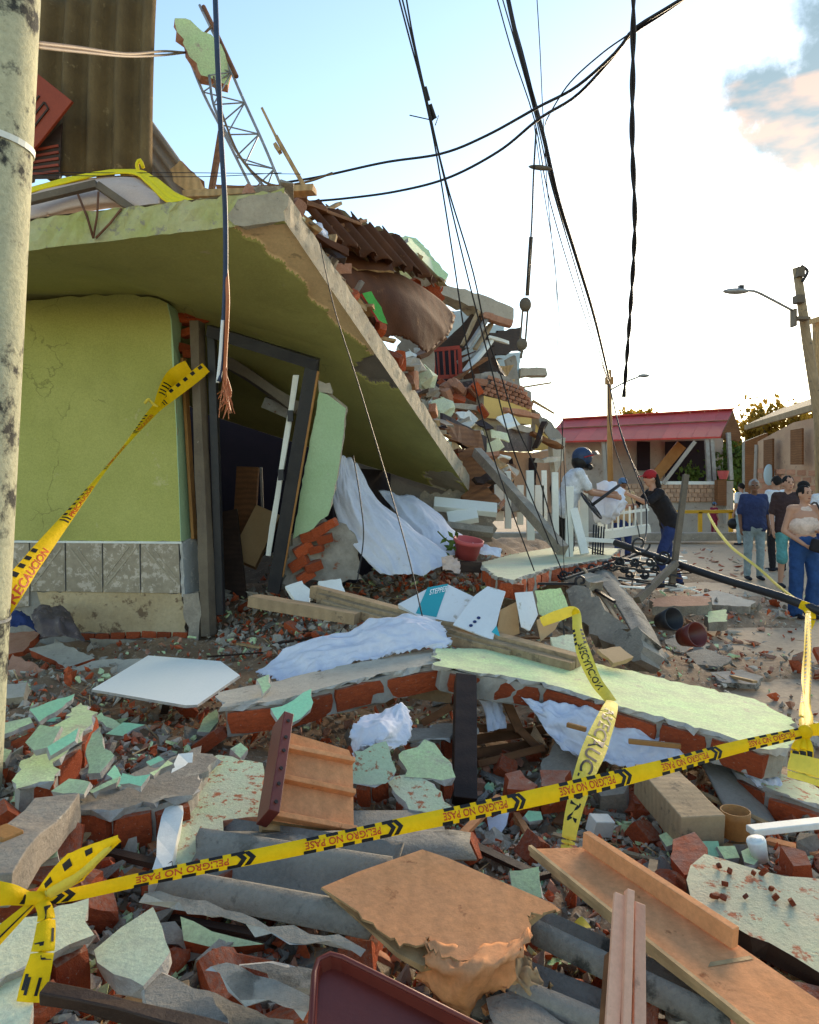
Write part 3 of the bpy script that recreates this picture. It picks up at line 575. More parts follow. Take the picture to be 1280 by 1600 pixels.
for q, s_ in SLB:
    d_ = V((random.uniform(-1, 1), random.uniform(-1, 1), random.uniform(-.6, .4))).normalized(); m_ = random.choice(('wood_brown', 'wood_sheet', 'concrete_pale', 'wood_raw', 'mint_pale', 'concrete', 'wood_dark'))
    beam('slab_scrap', q - d_ * s_, q + d_ * s_, s_ * random.uniform(.4, 1.1), s_ * .25, m_, 'broken scrap lying in the debris along the falling slab edge', 'scrap', 'scraps on the slab edge', seg=2, jit=s_ * .12)
# brown plywood sheets
tag(plate('plywood_sheet', [(514, 384), (560, 382), (606, 386), (616, 424), (560, 420), (540, 410)], PLN((514, 384, 6.6), (606, 386, 7.0), (560, 424, 6.6)), .018, ['wood_sheet', 'wood_raw'], None, .006), 'small upright brown plywood sheet above the curved one', 'plywood')
cloth('plywood_sheet', [[P(518, 398, 6.5), P(575, 410, 6.9), P(620, 426, 7.2), P(660, 448, 7.5), P(690, 470, 7.8), P(712, 494, 8.0)],
                       [P(534, 430, 6.4), P(578, 440, 6.7), P(625, 458, 7.0), P(660, 480, 7.3), P(688, 504, 7.6), P(704, 518, 7.8)],
                       [P(564, 478, 6.6), P(598, 480, 6.8), P(632, 496, 7.0), P(655, 512, 7.2), P(672, 528, 7.4), P(686, 536, 7.6)],
                       [P(600, 530, 6.9), P(616, 524, 7.0), P(636, 530, 7.1), P(650, 538, 7.2), P(660, 546, 7.3), P(668, 550, 7.4)]], 'wood_sheet', 'large curved brown plywood sheet hanging over the slab edge', 'plywood', 30, 40, .01, fs=(2, 1), thick=.016, ragged=.012)
tag(plate('painted_sign', [(566, 458), (580, 456), (596, 480), (606, 508), (592, 500), (578, 478)], PLN((566, 458, 6.35), (606, 508, 6.6), (580, 500, 6.4)), .02, ['fabric_green', 'pot_red'], None, .004), 'small green board with red edge on the slab rim', 'board')
# green wall fragments behind the plywood
for i, (px, d, m_) in enumerate((([(606, 378), (640, 368), (652, 372), (700, 428), (696, 436), (680, 430), (660, 410), (640, 396), (616, 392)], 8.6, 'mint'), ([(612, 398), (640, 396), (656, 416), (652, 444), (618, 424)], 8.9, 'mint'), ([(640, 372), (700, 430), (690, 440), (676, 436), (632, 384)], 8.3, 'mint_pale'))):
    tag(plate('wall_fragment', px, PLN((px[0][0], px[0][1], d), (px[2][0], px[2][1], d + .3), (px[-2][0], px[-2][1], d)), .14, [m_, 'mortar'], None, .012), ('green wall fragment jutting up behind the curved plywood', 'lower green wall fragment behind the plywood laths', 'pale green coping slab tilted at the top of the debris')[i], 'wall fragment')
for i, (x, y) in enumerate(((660, 425), (668, 436), (676, 446), (664, 448), (680, 458), (672, 466), (655, 438))): tag(brick_at(None, P(x, y, 8.6), Euler((.3, random.uniform(-.8, .8), .4)), .24, .12, .09), 'red brick in the clump above the curved plywood', 'brick', 'bricks above the curved plywood')
for i, (a_, b_) in enumerate((((606, 374, 8.2), (660, 404, 8.3)), ((612, 412, 8.2), (654, 398, 8.3)), ((612, 420, 8.2), (652, 408, 8.3)))): beam('lath', P(*a_), P(*b_), .05, .04, 'wood_raw', ('lath crossing the green fragment downward', 'upper of two laths propped on the green fragment', 'lower of two laths propped on the green fragment')[i], 'lath')
# ---------------------------------------------------------------- collapsed neighbour building
NB = thing('collapsed_neighbour_house', 'collapsed two-storey neighbour house with yellow balcony front', 'house', (1.3, 12.5, 0))
def npl(name, px, d, th, mats, dd=0, amp=.012, **k):
    xs = [p[0] for p in px]; x0, x1 = min(xs), max(xs); y0 = min(p[1] for p in px); y1 = max(p[1] for p in px)
    return plate(name, px, PLN((x0, y0, d), (x1, y0, d + dd), (x0, y1, d)), th, mats, NB, amp, .12, **k)
npl('concrete_beam', [(684, 448), (696, 444), (760, 462), (804, 482), (802, 504), (770, 494), (720, 470), (690, 460)], 11.6, .35, ['concrete_pale', 'edge_concrete'], .8)
for x, y in ((762, 492), (772, 496), (782, 499), (792, 502)): brick_at(NB, P(x, y + 3, 11.8), Euler((0, .25, .1)), .16, .2, .10, UBP)
npl('blue_wall', [(668, 540), (712, 486), (745, 490), (760, 560), (700, 560)], 12.6, .2, ['wall_blue', 'mortar'], .3)
npl('blue_wall', [(764, 508), (788, 506), (788, 560), (764, 560)], 13.0, .2, ['wall_blue', 'mortar'], .3)
npl('blue_wall', [(776, 552), (812, 550), (814, 628), (776, 600)], 13.4, .2, ['wall_blue', 'mortar'], .3)
npl('dark_roof_board', [(766, 520), (814, 511), (818, 548), (776, 556), (762, 540)], 12.2, .05, ['wood_dark'], .5)
npl('dark_roof_board', [(672, 548), (700, 530), (748, 482), (764, 500), (728, 548), (690, 556)], 12.0, .06, ['wood_dark'], .3)
npl('dark_panel', [(748, 560), (772, 540), (776, 575), (768, 606), (748, 600)], 12.0, .06, ['wood_dark'], .2)
for a_, b_, m_, w_ in (((722, 540, 11.7), (748, 486, 11.8), 'wood_grey', .07), ((730, 544, 11.6), (764, 494, 11.8), 'steel', .10), ((742, 546, 11.6), (768, 506, 11.9), 'wood_grey', .08), ((726, 582, 11.4), (766, 532, 11.8), 'white_paint', .16), ((764, 526, 11.7), (794, 536, 11.9), 'white_paint', .06), ((716, 566, 11.5), (752, 548, 11.7), 'steel', .06)):
    beam('loose_timber', P(*a_), P(*b_), w_, .05, m_, parent=NB, seg=3, jit=.008)
npl('inner_floor_wall', [(618, 520), (690, 478), (760, 520), (776, 560), (776, 664), (640, 664)], 13.6, .2, ['grey_render', 'mortar'], .3, amp=.05)
npl('hanging_sheet', [(720, 556), (744, 548), (752, 590), (730, 604)], 11.8, .03, ['wood_sheet'], .2)
npl('hanging_sheet', [(790, 560), (806, 556), (812, 600), (794, 612)], 12.6, .03, ['asbestos_grey'], .2)
npl('broken_floor', [(700, 596), (760, 590), (782, 604), (776, 622), (700, 624)], 11.5, .4, ['mortar', 'edge_concrete'], .4, amp=.03)
npl('leaning_wall', [(640, 556), (672, 540), (682, 600), (690, 640), (664, 640), (648, 600)], 10.6, .2, ['concrete_pale', 'mortar'], .2, amp=.04)
for a_, b_, m_, w_ in (((700, 600, 11.2), (760, 560, 11.6), 'wood_brown', .12), ((690, 632, 10.8), (750, 640, 11), 'concrete_pale', .2), ((740, 606, 11.2), (800, 596, 11.8), 'wood_raw', .08), ((770, 560, 12), (792, 600, 11.9), 'wood_dark', .14), ((650, 560, 10.4), (690, 530, 10.8), 'wood_brown', .2), ((830, 676, 11.4), (876, 700, 11.6), 'wood_brown', .14), ((836, 700, 11.2), (850, 660, 11.5), 'wood_dark', .1), ((790, 640, 10.8), (840, 652, 11.2), 'brick_pale', .12), ((842, 720, 11.2), (876, 716, 11.6), 'concrete_pale', .16)):
    beam('loose_timber', P(*a_), P(*b_), w_, .06, m_, parent=NB, seg=4, jit=.02)
# red window grille
gw = link('window_grille', MB().bar(P(674, 549, 11.3), P(718, 545, 11.4), .05, .06).mesh('window_grille', ['red_grille'])[0], P(696, 547, 11.35) + V((0, 0, -.04)), NB)
for (a_, b_) in ((((676, 590, 11.3), (720, 588, 11.4)), ((676, 549, 11.3), (680, 592, 11.3)), ((718, 545, 11.4), (720, 590, 11.4)))): MB().bar(P(*a_), P(*b_), .06, .06).build('grille_frame', ['red_grille'], gw)
for k in range(1, 5): MB().bar(P(675 + k * 9, 549 - k * .5, 11.33), P(678 + k * 8.8, 590, 11.33), .028, .03).build('grille_bar', ['red_grille'], gw)
npl('dark_opening', [(674, 547), (720, 543), (722, 596), (676, 598)], 11.9, .05, ['interior'])  # near-black sheet painting the shade behind the grille
# floor slabs and balcony
npl('floor_slab', [(676, 600), (740, 594), (742, 610), (720, 618), (680, 622)], 11.2, .5, ['stone_dark', 'concrete'], .4)
npl('floor_slab', [(660, 640), (700, 622), (756, 618), (756, 662), (690, 660), (668, 650)], 11.0, .5, ['concrete', 'edge_concrete'], .6)
npl('balcony_slab', [(668, 652), (756, 648), (832, 668), (832, 676), (752, 664), (680, 668)], 10.8, .6, ['concrete_pale', 'edge_concrete'], .9)
npl('balcony_front', [(756, 618), (802, 630), (830, 640), (831, 664), (757, 652)], 10.9, .15, ['wall_yellow', 'edge_concrete'], .9, amp=.004)
npl('brick_backing', [(752, 584), (776, 580), (830, 612), (832, 640), (802, 630), (756, 618)], 11.1, .12, ['mortar'], .9)
for row in range(5):
    for k in range(8):
        x = 757 + k * 9.6 + (5 if row % 2 else 0); y = 614 + (x - 757) * .33 - row * 6.6
        if row > 2 and (k < 1 or k > 6): continue
        brick_at(NB, P(x, y, 11.04 + k * .1), Euler((0, R(18), R(-6))), .088, .12, .054, UBP)
npl('brick_panel', [(806, 610), (826, 618), (834, 644), (812, 640)], 11.6, .15, ['brick_pale', 'mortar'], .3)
npl('stone_cladding', [(776, 664), (833, 672), (833, 706), (776, 704)], 11.2, .1, ['stone_dark', 'edge_concrete'], .9, amp=.002)
mb = MB(); rows_ = [[P(728 + q * 3.2, y, 11.4 + .02 * math.sin(q * 2.6)) for q in range(17)] for y in (664, 700, 730, 762)]; mb.grid(rows_); mb.build('metal_shutter', ['shutter'], NB, solid=.01)
npl('rear_wall', [(752, 664), (780, 668), (780, 770), (752, 770)], 11.6, .15, ['wall_white'], .2)
npl('lower_wall', [(776, 704), (834, 708), (885, 700), (885, 800), (780, 810)], 11.9, .15, ['wall_pink', 'mortar'], 1.4)
for x0, x1 in ((796, 802), (826, 838), (862, 870)): npl('doorway', [(x0, 716), (x1, 716), (x1, 790), (x0, 790)], 11.8 + (x0 - 780) * .013, .03, ['interior'])  # near-black plates on the wall, painting the shade of the doors
npl('shop_panel', [(836, 640), (852, 664), (862, 700), (836, 704)], 12.0, .12, ['wall_yellow', 'mortar'], .2)
npl('hanging_roof', [(834, 640), (862, 660), (884, 686), (872, 704), (850, 672)], 11.8, .1, ['asbestos_grey', 'edge_concrete'], .8)
npl('leaning_panel', [(862, 690), (884, 684), (880, 720), (868, 744)], 11.7, .08, ['concrete_pale'], .3)
npl('concrete_lintel', [(814, 576), (854, 575), (856, 586), (815, 588)], 13.5, .3, ['concrete_pale', 'edge_concrete'])
mb = MB(); mb.bar(P(812, 606, 12.6), P(862, 598, 12.8), .05, .03, w2=.01); mb.build('splintered_rafter', ['wood_raw'], NB)
mb = MB(); mb.bar(P(832, 626, 12.4), P(866, 646, 12.4), .12, .03, w2=.02); mb.build('splintered_rafter', ['wood_raw'], NB)
npl('tile_frame', [(776, 572), (804, 570), (790, 592), (784, 586)], 12.3, .04, ['wood_raw'])
for i in range(26):
    x, y = random.uniform(676, 760), random.uniform(596, 650); y += (x - 676) * .0
    brick_at(NB, P(x, y, random.uniform(10.7, 11.2)), Euler((random.random(), random.random(), random.random())), .2, .13, .1, random.choice((UB, UBP)))
for i, (x, y, s, m_) in enumerate(((646, 575, .3, 'concrete_pale'), (662, 590, .35, 'mint_pale'), (652, 600, .25, 'white_paint'), (668, 612, .3, 'concrete'), (640, 560, .25, 'white_paint'), (690, 640, .4, 'mint_pale'), (672, 632, .22, 'white_paint'))):
    me_ = MB().ell(P(x, y, 9.6 + .2 * i), s * .5, s * .4, s * .4, n=7, k=4); 
    for v in me_.v: v += jv(.04)
    tag(me_.build('rubble_lump', [m_]), 'broken plaster lump heaped between slab rim and red window grille', 'rubble', 'plaster lumps at the slab rim')
# brown splinters and boards at the foot of the slab
for i, (a_, b_, w_, t_, m_) in enumerate((((690, 662, 9.4), (760, 700, 9.8), .35, .03, 'wood_dark'), ((700, 672, 9.3), (752, 690, 9.6), .3, .03, 'wood_brown'), ((705, 705, 9.2), (740, 730, 9.4), .3, .03, 'wood_raw'), ((728, 700, 9.3), (748, 765, 9.3), .35, .04, 'wood_brown'), ((742, 752, 9.0), (790, 746, 9.2), .1, .08, 'wood_dark'), ((735, 765, 9.2), (766, 790, 9.0), .35, .05, 'wood_brown'))):
    beam('broken_board', P(*a_), P(*b_), w_, t_, m_, ('near-black board jutting out above the slab foot', 'brown board under the near-black one', 'pale splintered board at the slab foot', 'brown board standing beside the slab foot', 'dark timber stub crossing the grey diagonal beam', 'brown board propped over the white planks')[i], 'board', 'boards at the foot of the slab', up=V((.2, -.8, .5)), seg=5, jit=.02)
for i in range(46):
    x, y = random.uniform(690, 800), random.uniform(650, 800); x += (y - 650) * .12; d_ = random.uniform(9.5, 10.6); a_ = random.uniform(-1.2, 1.2); L_ = random.uniform(8, 34)
    beam('broken_board', P(x - L_ * math.cos(a_) / 2, y - L_ * math.sin(a_) / 2, d_), P(x + L_ * math.cos(a_) / 2, y + L_ * math.sin(a_) / 2, d_ + random.uniform(-.3, .3)), random.uniform(.05, .22), random.uniform(.02, .06), random.choice(('wood_brown', 'wood_raw', 'white_paint', 'concrete_pale', 'wood_dark', 'wall_pink', 'mint_pale', 'brick_pale', 'asbestos_grey')), 'small broken board in the jumble between slab foot and pickets', 'board', 'jumbled boards past the slab foot', up=V((.2, -.8, .5)), seg=3, jit=.015)
tag(MB().bar(P(745, 706, 9.2), P(880, 860, 7.6), .10, .12, seg=8, jit=.006).build('concrete_post', ['concrete'], bevel=.004), 'long grey concrete post leaning diagonally in front of the pickets', 'post')
for i, (a_, b_, w_) in enumerate((((678, 787, 8.8), (776, 797, 8.8), .16), ((700, 812, 8.7), (746, 804, 8.7), .18), ((690, 822, 8.6), (770, 832, 8.6), .10))):
    beam('white_board' if i < 2 else 'grey_board', P(*a_), P(*b_), w_, .09, 'white_board' if i < 2 else 'concrete', ('long white board lying under the slab foot', 'short white board below the long one', 'grey board at the bottom of the pile by the flowerpot')[i], 'board', up=V((0, -.7, .7)))
tag(plate('debris_panel', [(664, 768), (760, 772), (776, 790), (770, 830), (690, 835), (650, 800)], PLN((664, 768, 9.3), (776, 790, 9.4), (690, 835, 9.2)), .1, ['concrete', 'edge_concrete'], None, .03), 'grey concrete panel behind the white boards', 'panel')
# white picket posts
for i, (x0, x1, y0, y1, d) in enumerate(((772, 786, 738, 800, 9.9), (788, 798, 736, 812, 9.7), (822, 834, 735, 830, 9.4), (836, 850, 758, 812, 9.9), (846, 854, 735, 800, 9.9), (808, 818, 758, 806, 10.0), (862, 872, 738, 846, 8.6), (884, 896, 760, 856, 8.3), (904, 918, 742, 840, 9.4), (880, 886, 745, 800, 9.8))):
    beam('picket', P((x0 + x1) / 2, y0, d), P((x0 + x1) / 2 + random.uniform(-2, 2), y1 + 14, d), (x1 - x0) / F * d, .05, 'white_paint', ('white picket, first from the left, wide and low', 'white picket, second from the left, thin', 'white picket, tall and thick one in the middle of the row', 'short wide white picket right of the middle one', 'thin white picket behind the short wide one', 'short white picket between second and middle ones', '', '', '', 'thin white picket left of the helmeted person, farther back')[i] if i not in (6, 7, 8) else ('white picket just left of the helmeted person', 'white picket right in front of the helmeted person', 'thick white post behind the helmeted person')[i - 6], 'picket', 'white pickets', up=V((0, -1, 0)))
beam('picket', P(896, 795, 8.3), P(914, 866, 8.1), .09, .05, 'white_paint', 'white picket slanting down beside the helmeted person', 'picket', 'white pickets', up=V((0, -1, 0)))
beam('rail_board', P(905, 842, 8.4), P(960, 846, 8.8), .07, .05, 'white_paint', 'flat white rail lying behind the mint-topped slab', 'rail')
# white gate panel and its black scrolls
gt = thing('white_gate', 'white metal gate panel with round bars lying propped', 'gate', P(975, 840, 9.8))
for y in (800, 826): MB().bar(P(936, y + 6, 9.8), P(1014, y - 4, 9.8), .06 if y > 810 else .035, .03, up=V((0, -1, 0))).build('rail', ['white_paint'], gt)
MB().bar(P(937, 800, 9.8), P(940, 838, 9.8), .07, .04, up=V((0, -1, 0))).build('stile', ['white_paint'], gt); MB().bar(P(940, 838, 9.75), P(1016, 826, 9.75), .10, .04, up=V((0, -1, 0))).build('kick_plate', ['white_paint'], gt)
for k in range(8): MB().tube([P(948 + k * 9, 796 - k * 1.2, 9.79), P(948 + k * 9, 832 - k * 1.2, 9.79)], .013, 6).build('bar', ['white_paint'], gt)
# ---------------------------------------------------------------- far street: red-roofed house, right house, pole, rail, trees
RH = thing('red_roofed_house', 'low house with red sheet roof and open verandah at street end', 'house', (7, 27, 0))
def rpl(name, px, d, th, mats, dd=0, amp=0, bevel=0):
    xs = [p[0] for p in px]; y0 = min(p[1] for p in px); y1 = max(p[1] for p in px)
    return plate(name, px, PLN((min(xs), y0, d), (max(xs), y0, d + dd), (min(xs), y1, d)), th, mats, RH, amp, .5, bevel)
D0 = 26.0
ridge0, ridge1, eave0, eave1 = P(880, 656, D0 + 3.2), P(1146, 640, D0 + 3.2), P(850, 690, D0), P(1126, 682, D0)
for k in range(12):
    a, b, c, d_ = [x.lerp(y, q) for x, y, q in ((ridge0, ridge1, k / 12), (ridge0, ridge1, (k + 1) / 12), (eave0, eave1, (k + 1) / 12), (eave0, eave1, k / 12))]
    MB().prism([a, b - (b - a) * .012, c - (c - d_) * .012, d_], V((0, 0, -.06))).build('roof_sheet', ['red_roof'], RH)
beam('ridge_cap', ridge0 + V((0, 0, .03)), ridge1 + V((0, 0, .03)), .3, .05, 'red_roof', parent=RH)
beam('roof_seam', ridge0.lerp(eave0, .45) + V((0, -.02, .02)), ridge1.lerp(eave1, .45) + V((0, -.02, .02)), .06, .03, 'wood_brown', parent=RH)
rpl('gable', [(1126, 684), (1146, 642), (1158, 680), (1156, 690)], D0 + .4, .1, ['wood_brown'])
rpl('back_wall', [(850, 680), (1130, 676), (1130, 840), (850, 840)], D0 + 3, .15, ['wall_white'])
rpl('side_partition', [(872, 690), (946, 688), (946, 830), (872, 830)], D0 + 1.2, .12, ['wall_white'], .3)
rpl('dark_doorway', [(996, 690), (1016, 690), (1016, 735), (996, 735)], D0 + 2.8, .05, ['interior'])  # near-black sheet before the back wall, shade painted as a door
rpl('dark_opening', [(1040, 690), (1104, 688), (1104, 752), (1040, 754)], D0 + 2.8, .05, ['interior'])  # another near-black sheet, shade painted as an opening
rpl('parapet', [(975, 756), (1130, 754), (1130, 784), (975, 786)], D0 + .1, .18, ['wall_pink', 'mortar'])
for row in range(4):
    for k in range(16): MB().box(P(982 + k * 9.4 + (4 if row % 2 else 0), 760 + row * 6.8, D0 + .08), .19, .06, .135).build('block', ['wall_pink'], RH)
rpl('parapet_cap', [(1012, 752), (1118, 752), (1118, 757), (1012, 757)], D0 + .05, .25, ['white_paint'])
rpl('base_wall', [(900, 786), (1146, 784), (1146, 836), (900, 836)], D0 + .15, .15, ['wall_white'])
for x, y0, y1 in ((1104, 686, 755), (1112, 686, 756), (1138, 676, 750), (943, 690, 780), (948, 690, 780)): MB().bar(P(x, y0, D0 + .2), P(x + (y1 - y0) * .06, y1, D0 + .2), .13, .13, up=V((0, -1, 0))).build('post', ['steel' if x > 1000 else 'wall_white'], RH)
MB().bar(P(1086, 690, D0), P(1036, 756, D0), .12, .08, up=V((0, -1, 0))).build('brace', ['wall_white'], RH)
MB().bar(P(1020, 750, D0 + 1.5), P(1065, 695, D0 + 1.5), .4, .08, up=V((0, -1, 0))).build('inner_brace', ['timber_tan'], RH)
MB().box(P(1126, 770, D0 - .2), .3, .3, .9).build('gate_pillar', ['wood_brown'], RH); MB().box(P(1138, 785, D0 - .2), .25, .25, 1.5).build('gate_pillar', ['wall_white'], RH)
MB().lathe(P(1130, 749, D0 - .3), [(.12, 0), (.17, .14), (.2, .3), (.18, .3)], 12).build('flower_tub', ['pot_red'], RH)
yr = thing('yellow_railing', 'yellow painted pipe railing along the street end', 'railing', P(1100, 832, 22))
MB().bar(P(1040, 800, 22), P(1146, 799, 22), .10, .10).build('top_rail', ['yellow_rail'], yr)
for x in (1050, 1094, 1142): MB().bar(P(x, 800, 22), P(x, 834, 22), .10, .10).build('post', ['yellow_rail'], yr)
tag(MB().box(P(1010, 838, 21.2), 9, .5, .22).build('kerb', ['concrete'], bevel=.02), 'grey concrete kerb below the yellow railing', 'kerb', None, 'structure')
BH = thing('brick_house', 'weathered pink brick house with sagging tin roof at right', 'house', P(1260, 800, 19))
def bpl(name, px, d, th, mats, dd=0):
    xs = [p[0] for p in px]; y0 = min(p[1] for p in px); y1 = max(p[1] for p in px)
    return plate(name, px, PLN((min(xs), y0, d), (max(xs), y0, d + dd), (min(xs), y1, d)), th, mats, BH, 0, .5)
bpl('street_wall', [(1184, 690), (1240, 660), (1330, 640), (1330, 870), (1184, 800)], 22, .2, ['wall_pink', 'mortar'], -5)
bpl('end_wall', [(1164, 690), (1200, 676), (1200, 800), (1164, 800)], 24, .2, ['wood_brown', 'mortar'])
for k in range(5):
    a, b = P(1165, 664, 24.5).lerp(P(1340, 610, 16.4), k / 5), P(1165, 664, 24.5).lerp(P(1340, 610, 16.4), (k + 1) / 5)
    MB().prism([a, b, b + V((1.9, 1.5, .7)), a + V((1.9, 1.5, .7))], V((0, 0, -.07))).build('roof_sheet', ['wood_grey'], BH)
beam('eave_board', P(1165, 668, 24.4), P(1340, 616, 16.3), .08, .16, 'wood_grey', parent=BH)
for x, d, y0, y1, w_ in ((1200, 21.1, 688, 746, 14), (1244, 19.4, 672, 726, 18)): bpl('shuttered_window', [(x - w_ / 2, y0), (x + w_ / 2, y0 - 3), (x + w_ / 2, y1), (x - w_ / 2, y1)], d - .25, .06, ['wood_brown'], -.4)
for row in range(8):
    for k in range(7):
        f_ = (k + .5 + (.5 if row % 2 else 0)) / 8; a = P(1188, 735 + row * 7.5, 21.75).lerp(P(1328, 742 + row * 14, 17.1), f_); brick_at(BH, a, Euler((0, 0, R(-63))), .45, .04, .14, UBP, 'block')
MB().tube([P(1187, 700, 22), P(1182, 695, 22), P(1180, 760, 22)], .05, 6).build('downpipe', ['wall_white'], BH)
tag(MB().ell(P(1202, 742, 20.5), .16, .05, .3).build('hanging_cloth', ['wall_blue'], smooth=True), 'small light blue cloth hanging on the brick house wall', 'cloth')
# utility poles
up_ = thing('street_light_pole', 'tall leaning concrete pole with street lamp at the right edge', 'street light', P(1288, 790, 16))
MB().tube([P(1245, 418, 15.5), P(1262, 540, 15.7), P(1280, 650, 15.9), P(1292, 800, 16)], [.085, .10, .115, .135], 14).build('shaft', ['wood_grey'], up_, smooth=True)
MB().tube(cat_rom([P(1240, 486, 15.5), P(1210, 470, 15.3), P(1182, 456, 15.2), P(1168, 454, 15.1)], 14), .028, 8).build('lamp_arm', ['steel'], up_, smooth=True)
MB().ell(P(1150, 455, 15), .27, .1, .06).build('lamp_head', ['steel'], up_, smooth=True); MB().box(P(1158, 449, 15), .09, .09, .08).build('photocell', ['black_metal'], up_)
for x, y, sx, sz in ((1249, 426, .14, .2), (1248, 468, .16, .16), (1252, 498, .3, .06), (1240, 497, .05, .36)): MB().box(P(x, y, 15.45), sx, .2, sz).build('bracket', ['post_old'], up_)
MB().tube(cat_rom([P(1252, 415, 15.4), P(1262, 424, 15.4), P(1254, 440, 15.4)], 10), .03, 6).build('insulator', ['black_metal'], up_)
mb = MB(); mb.bar(P(1262, 504, 17), P(1340, 480, 17), .1, .12); tag(mb.build('roof_beam', ['wood_raw']), 'timber roof beam end jutting in behind the right street lamp', 'beam'); mb = MB(); mb.bar(P(1276, 500, 17.2), P(1282, 800, 17.2), .14, .14); tag(mb.build('timber_post', ['wood_raw']), 'pale timber post behind the leaning street lamp pole', 'post')
fp = thing('street_light_pole', 'far thin pole with street lamp before the red roof', 'street light', P(955, 805, 20))
MB().tube([P(952, 578, 20), P(953, 700, 20), P(955, 812, 20)], [.06, .075, .09], 10).build('shaft', ['timber_tan'], fp, smooth=True)
MB().tube(cat_rom([P(953, 610, 20), P(975, 598, 20), P(1000, 588, 20)], 8), .025, 6).build('lamp_arm', ['steel'], fp); MB().ell(P(1006, 587, 20), .16, .07, .05).build('lamp_head', ['steel'], fp); MB().box(P(952, 595, 19.9), .2, .15, .2).build('transformer_box', ['timber_tan'], fp)
# trees
def tree(name, label, base, h, cr, seed, m_, n=1500, ls=.22, squash=.8):
    random.seed(seed); t = thing(name, label, 'tree', base); b = V(base)
    MB().tube([b, b + V((.1, 0, h * .4)), b + V((.0, .1, h * .75))], [.16, .12, .05], 8).build('trunk', ['bark'], t, smooth=True)
    cl = [b + V((0, 0, h * .8)) + V((random.gauss(0, .5) * cr, random.gauss(0, .5) * cr, random.gauss(0, .42) * cr * squash)) for _ in range(16)]
    for c in cl[:6]: MB().tube([b + V((0, 0, h * .45)), (b + V((0, 0, h * .6))).lerp(c, .6), c], [.06, .04, .015], 5).build('limb', ['bark'], t)
    vs, fs = [], []
    for i in range(n):
        c = random.choice(cl); p = c + V((random.gauss(0, .22), random.gauss(0, .22), random.gauss(0, .15))) * cr; e = Euler((random.random() * 6, random.random() * 6, random.random() * 6)).to_matrix(); k = len(vs); s = ls * random.uniform(.6, 1.2)
        vs += [p + e @ V(q) * s for q in ((-.5, 0, 0), (0, -.3, .08), (.5, 0, 0), (0, .3, .08))]; fs.append((k, k + 1, k + 2, k + 3))
    tag(MB().add(vs, fs).build('crown', [m_], t), kind='stuff'); random.seed(seed + 1); return t
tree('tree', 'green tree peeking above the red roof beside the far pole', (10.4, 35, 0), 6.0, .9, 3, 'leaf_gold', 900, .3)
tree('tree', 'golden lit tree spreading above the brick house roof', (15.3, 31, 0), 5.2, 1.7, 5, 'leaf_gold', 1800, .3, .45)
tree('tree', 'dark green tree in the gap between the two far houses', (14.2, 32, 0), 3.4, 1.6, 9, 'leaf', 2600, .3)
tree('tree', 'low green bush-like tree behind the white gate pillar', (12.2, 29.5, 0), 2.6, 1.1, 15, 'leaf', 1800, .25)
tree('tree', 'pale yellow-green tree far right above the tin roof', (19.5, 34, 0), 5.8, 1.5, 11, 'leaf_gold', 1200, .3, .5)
random.seed(21)
# ---------------------------------------------------------------- foreground debris
def RZ(px, py):
    z = .2
    for _ in range(8): p = G(px, py, z); z = .5 * z + .5 * rub(p.x, p.y)
    return z
def cen(px): return sum(p[0] for p in px) / len(px), sum(p[1] for p in px) / len(px)
def lay(name, label, cat, px, dz, sx, sy, th, mats, group=None, **k):
    return flat(name, label, cat, px, RZ(*cen(px)) + dz, sx, sy, th, mats, group, **k)
def frag(name, label, px, z, sx, sy, edges, nb, th=.11, top='mint', cat='wall fragment', brick=UB, pth=.018, inset=.02):
    """piece of fallen wall: plaster skin, mortar core, and the bricks that show along its broken edges"""
    cx, cy = cen(px); pl = HZ(cx, cy, z, sx, sy); n = pl[1]; pts = [ON(x, y, pl) for x, y in px]; c = sum(pts, V()) / len(pts)
    t = thing(name, label, cat, c - V((0, 0, th)))
    plate('plaster', px, pl, pth, [top, 'plaster_edge'], t, .012, .035)
    MB().prism(jag([c + (p - c) * (1 - inset / max((p - c).length, .1)) - n * pth for p in pts], n, .06, .008), -n * th, jb=.012).build('core', ['mortar'], t)
    for (i, j), k in zip(edges, nb):
        a, b = pts[i], pts[j]; d = (b - a); L = d.length; dn = d.normalized(); out = dn.cross(n)
        if out.dot((a + b) / 2 - c) < 0: out = -out
        rot = Matrix((dn, out, n)).transposed(); e = [0]
        k = max(1, round(L / .27))
        for q in range(k): e.append(e[-1] + random.uniform(.75, 1.25))
        for q in range(k):
            u0, u1 = e[q] / e[-1], e[q + 1] / e[-1]; sz = (u1 - u0) * L - .014
            p = a + d * ((u0 + u1) / 2) - n * (pth + th / 2 + random.uniform(-.004, .006)) - out * (.045 + random.uniform(-.006, .014))
            brick_at(t, p, (rot @ Euler((random.uniform(-.06, .06), random.uniform(-.03, .03), random.uniform(-.05, .05))).to_matrix()), sz, .11, th * random.uniform(.84, .96), brick)
    return t
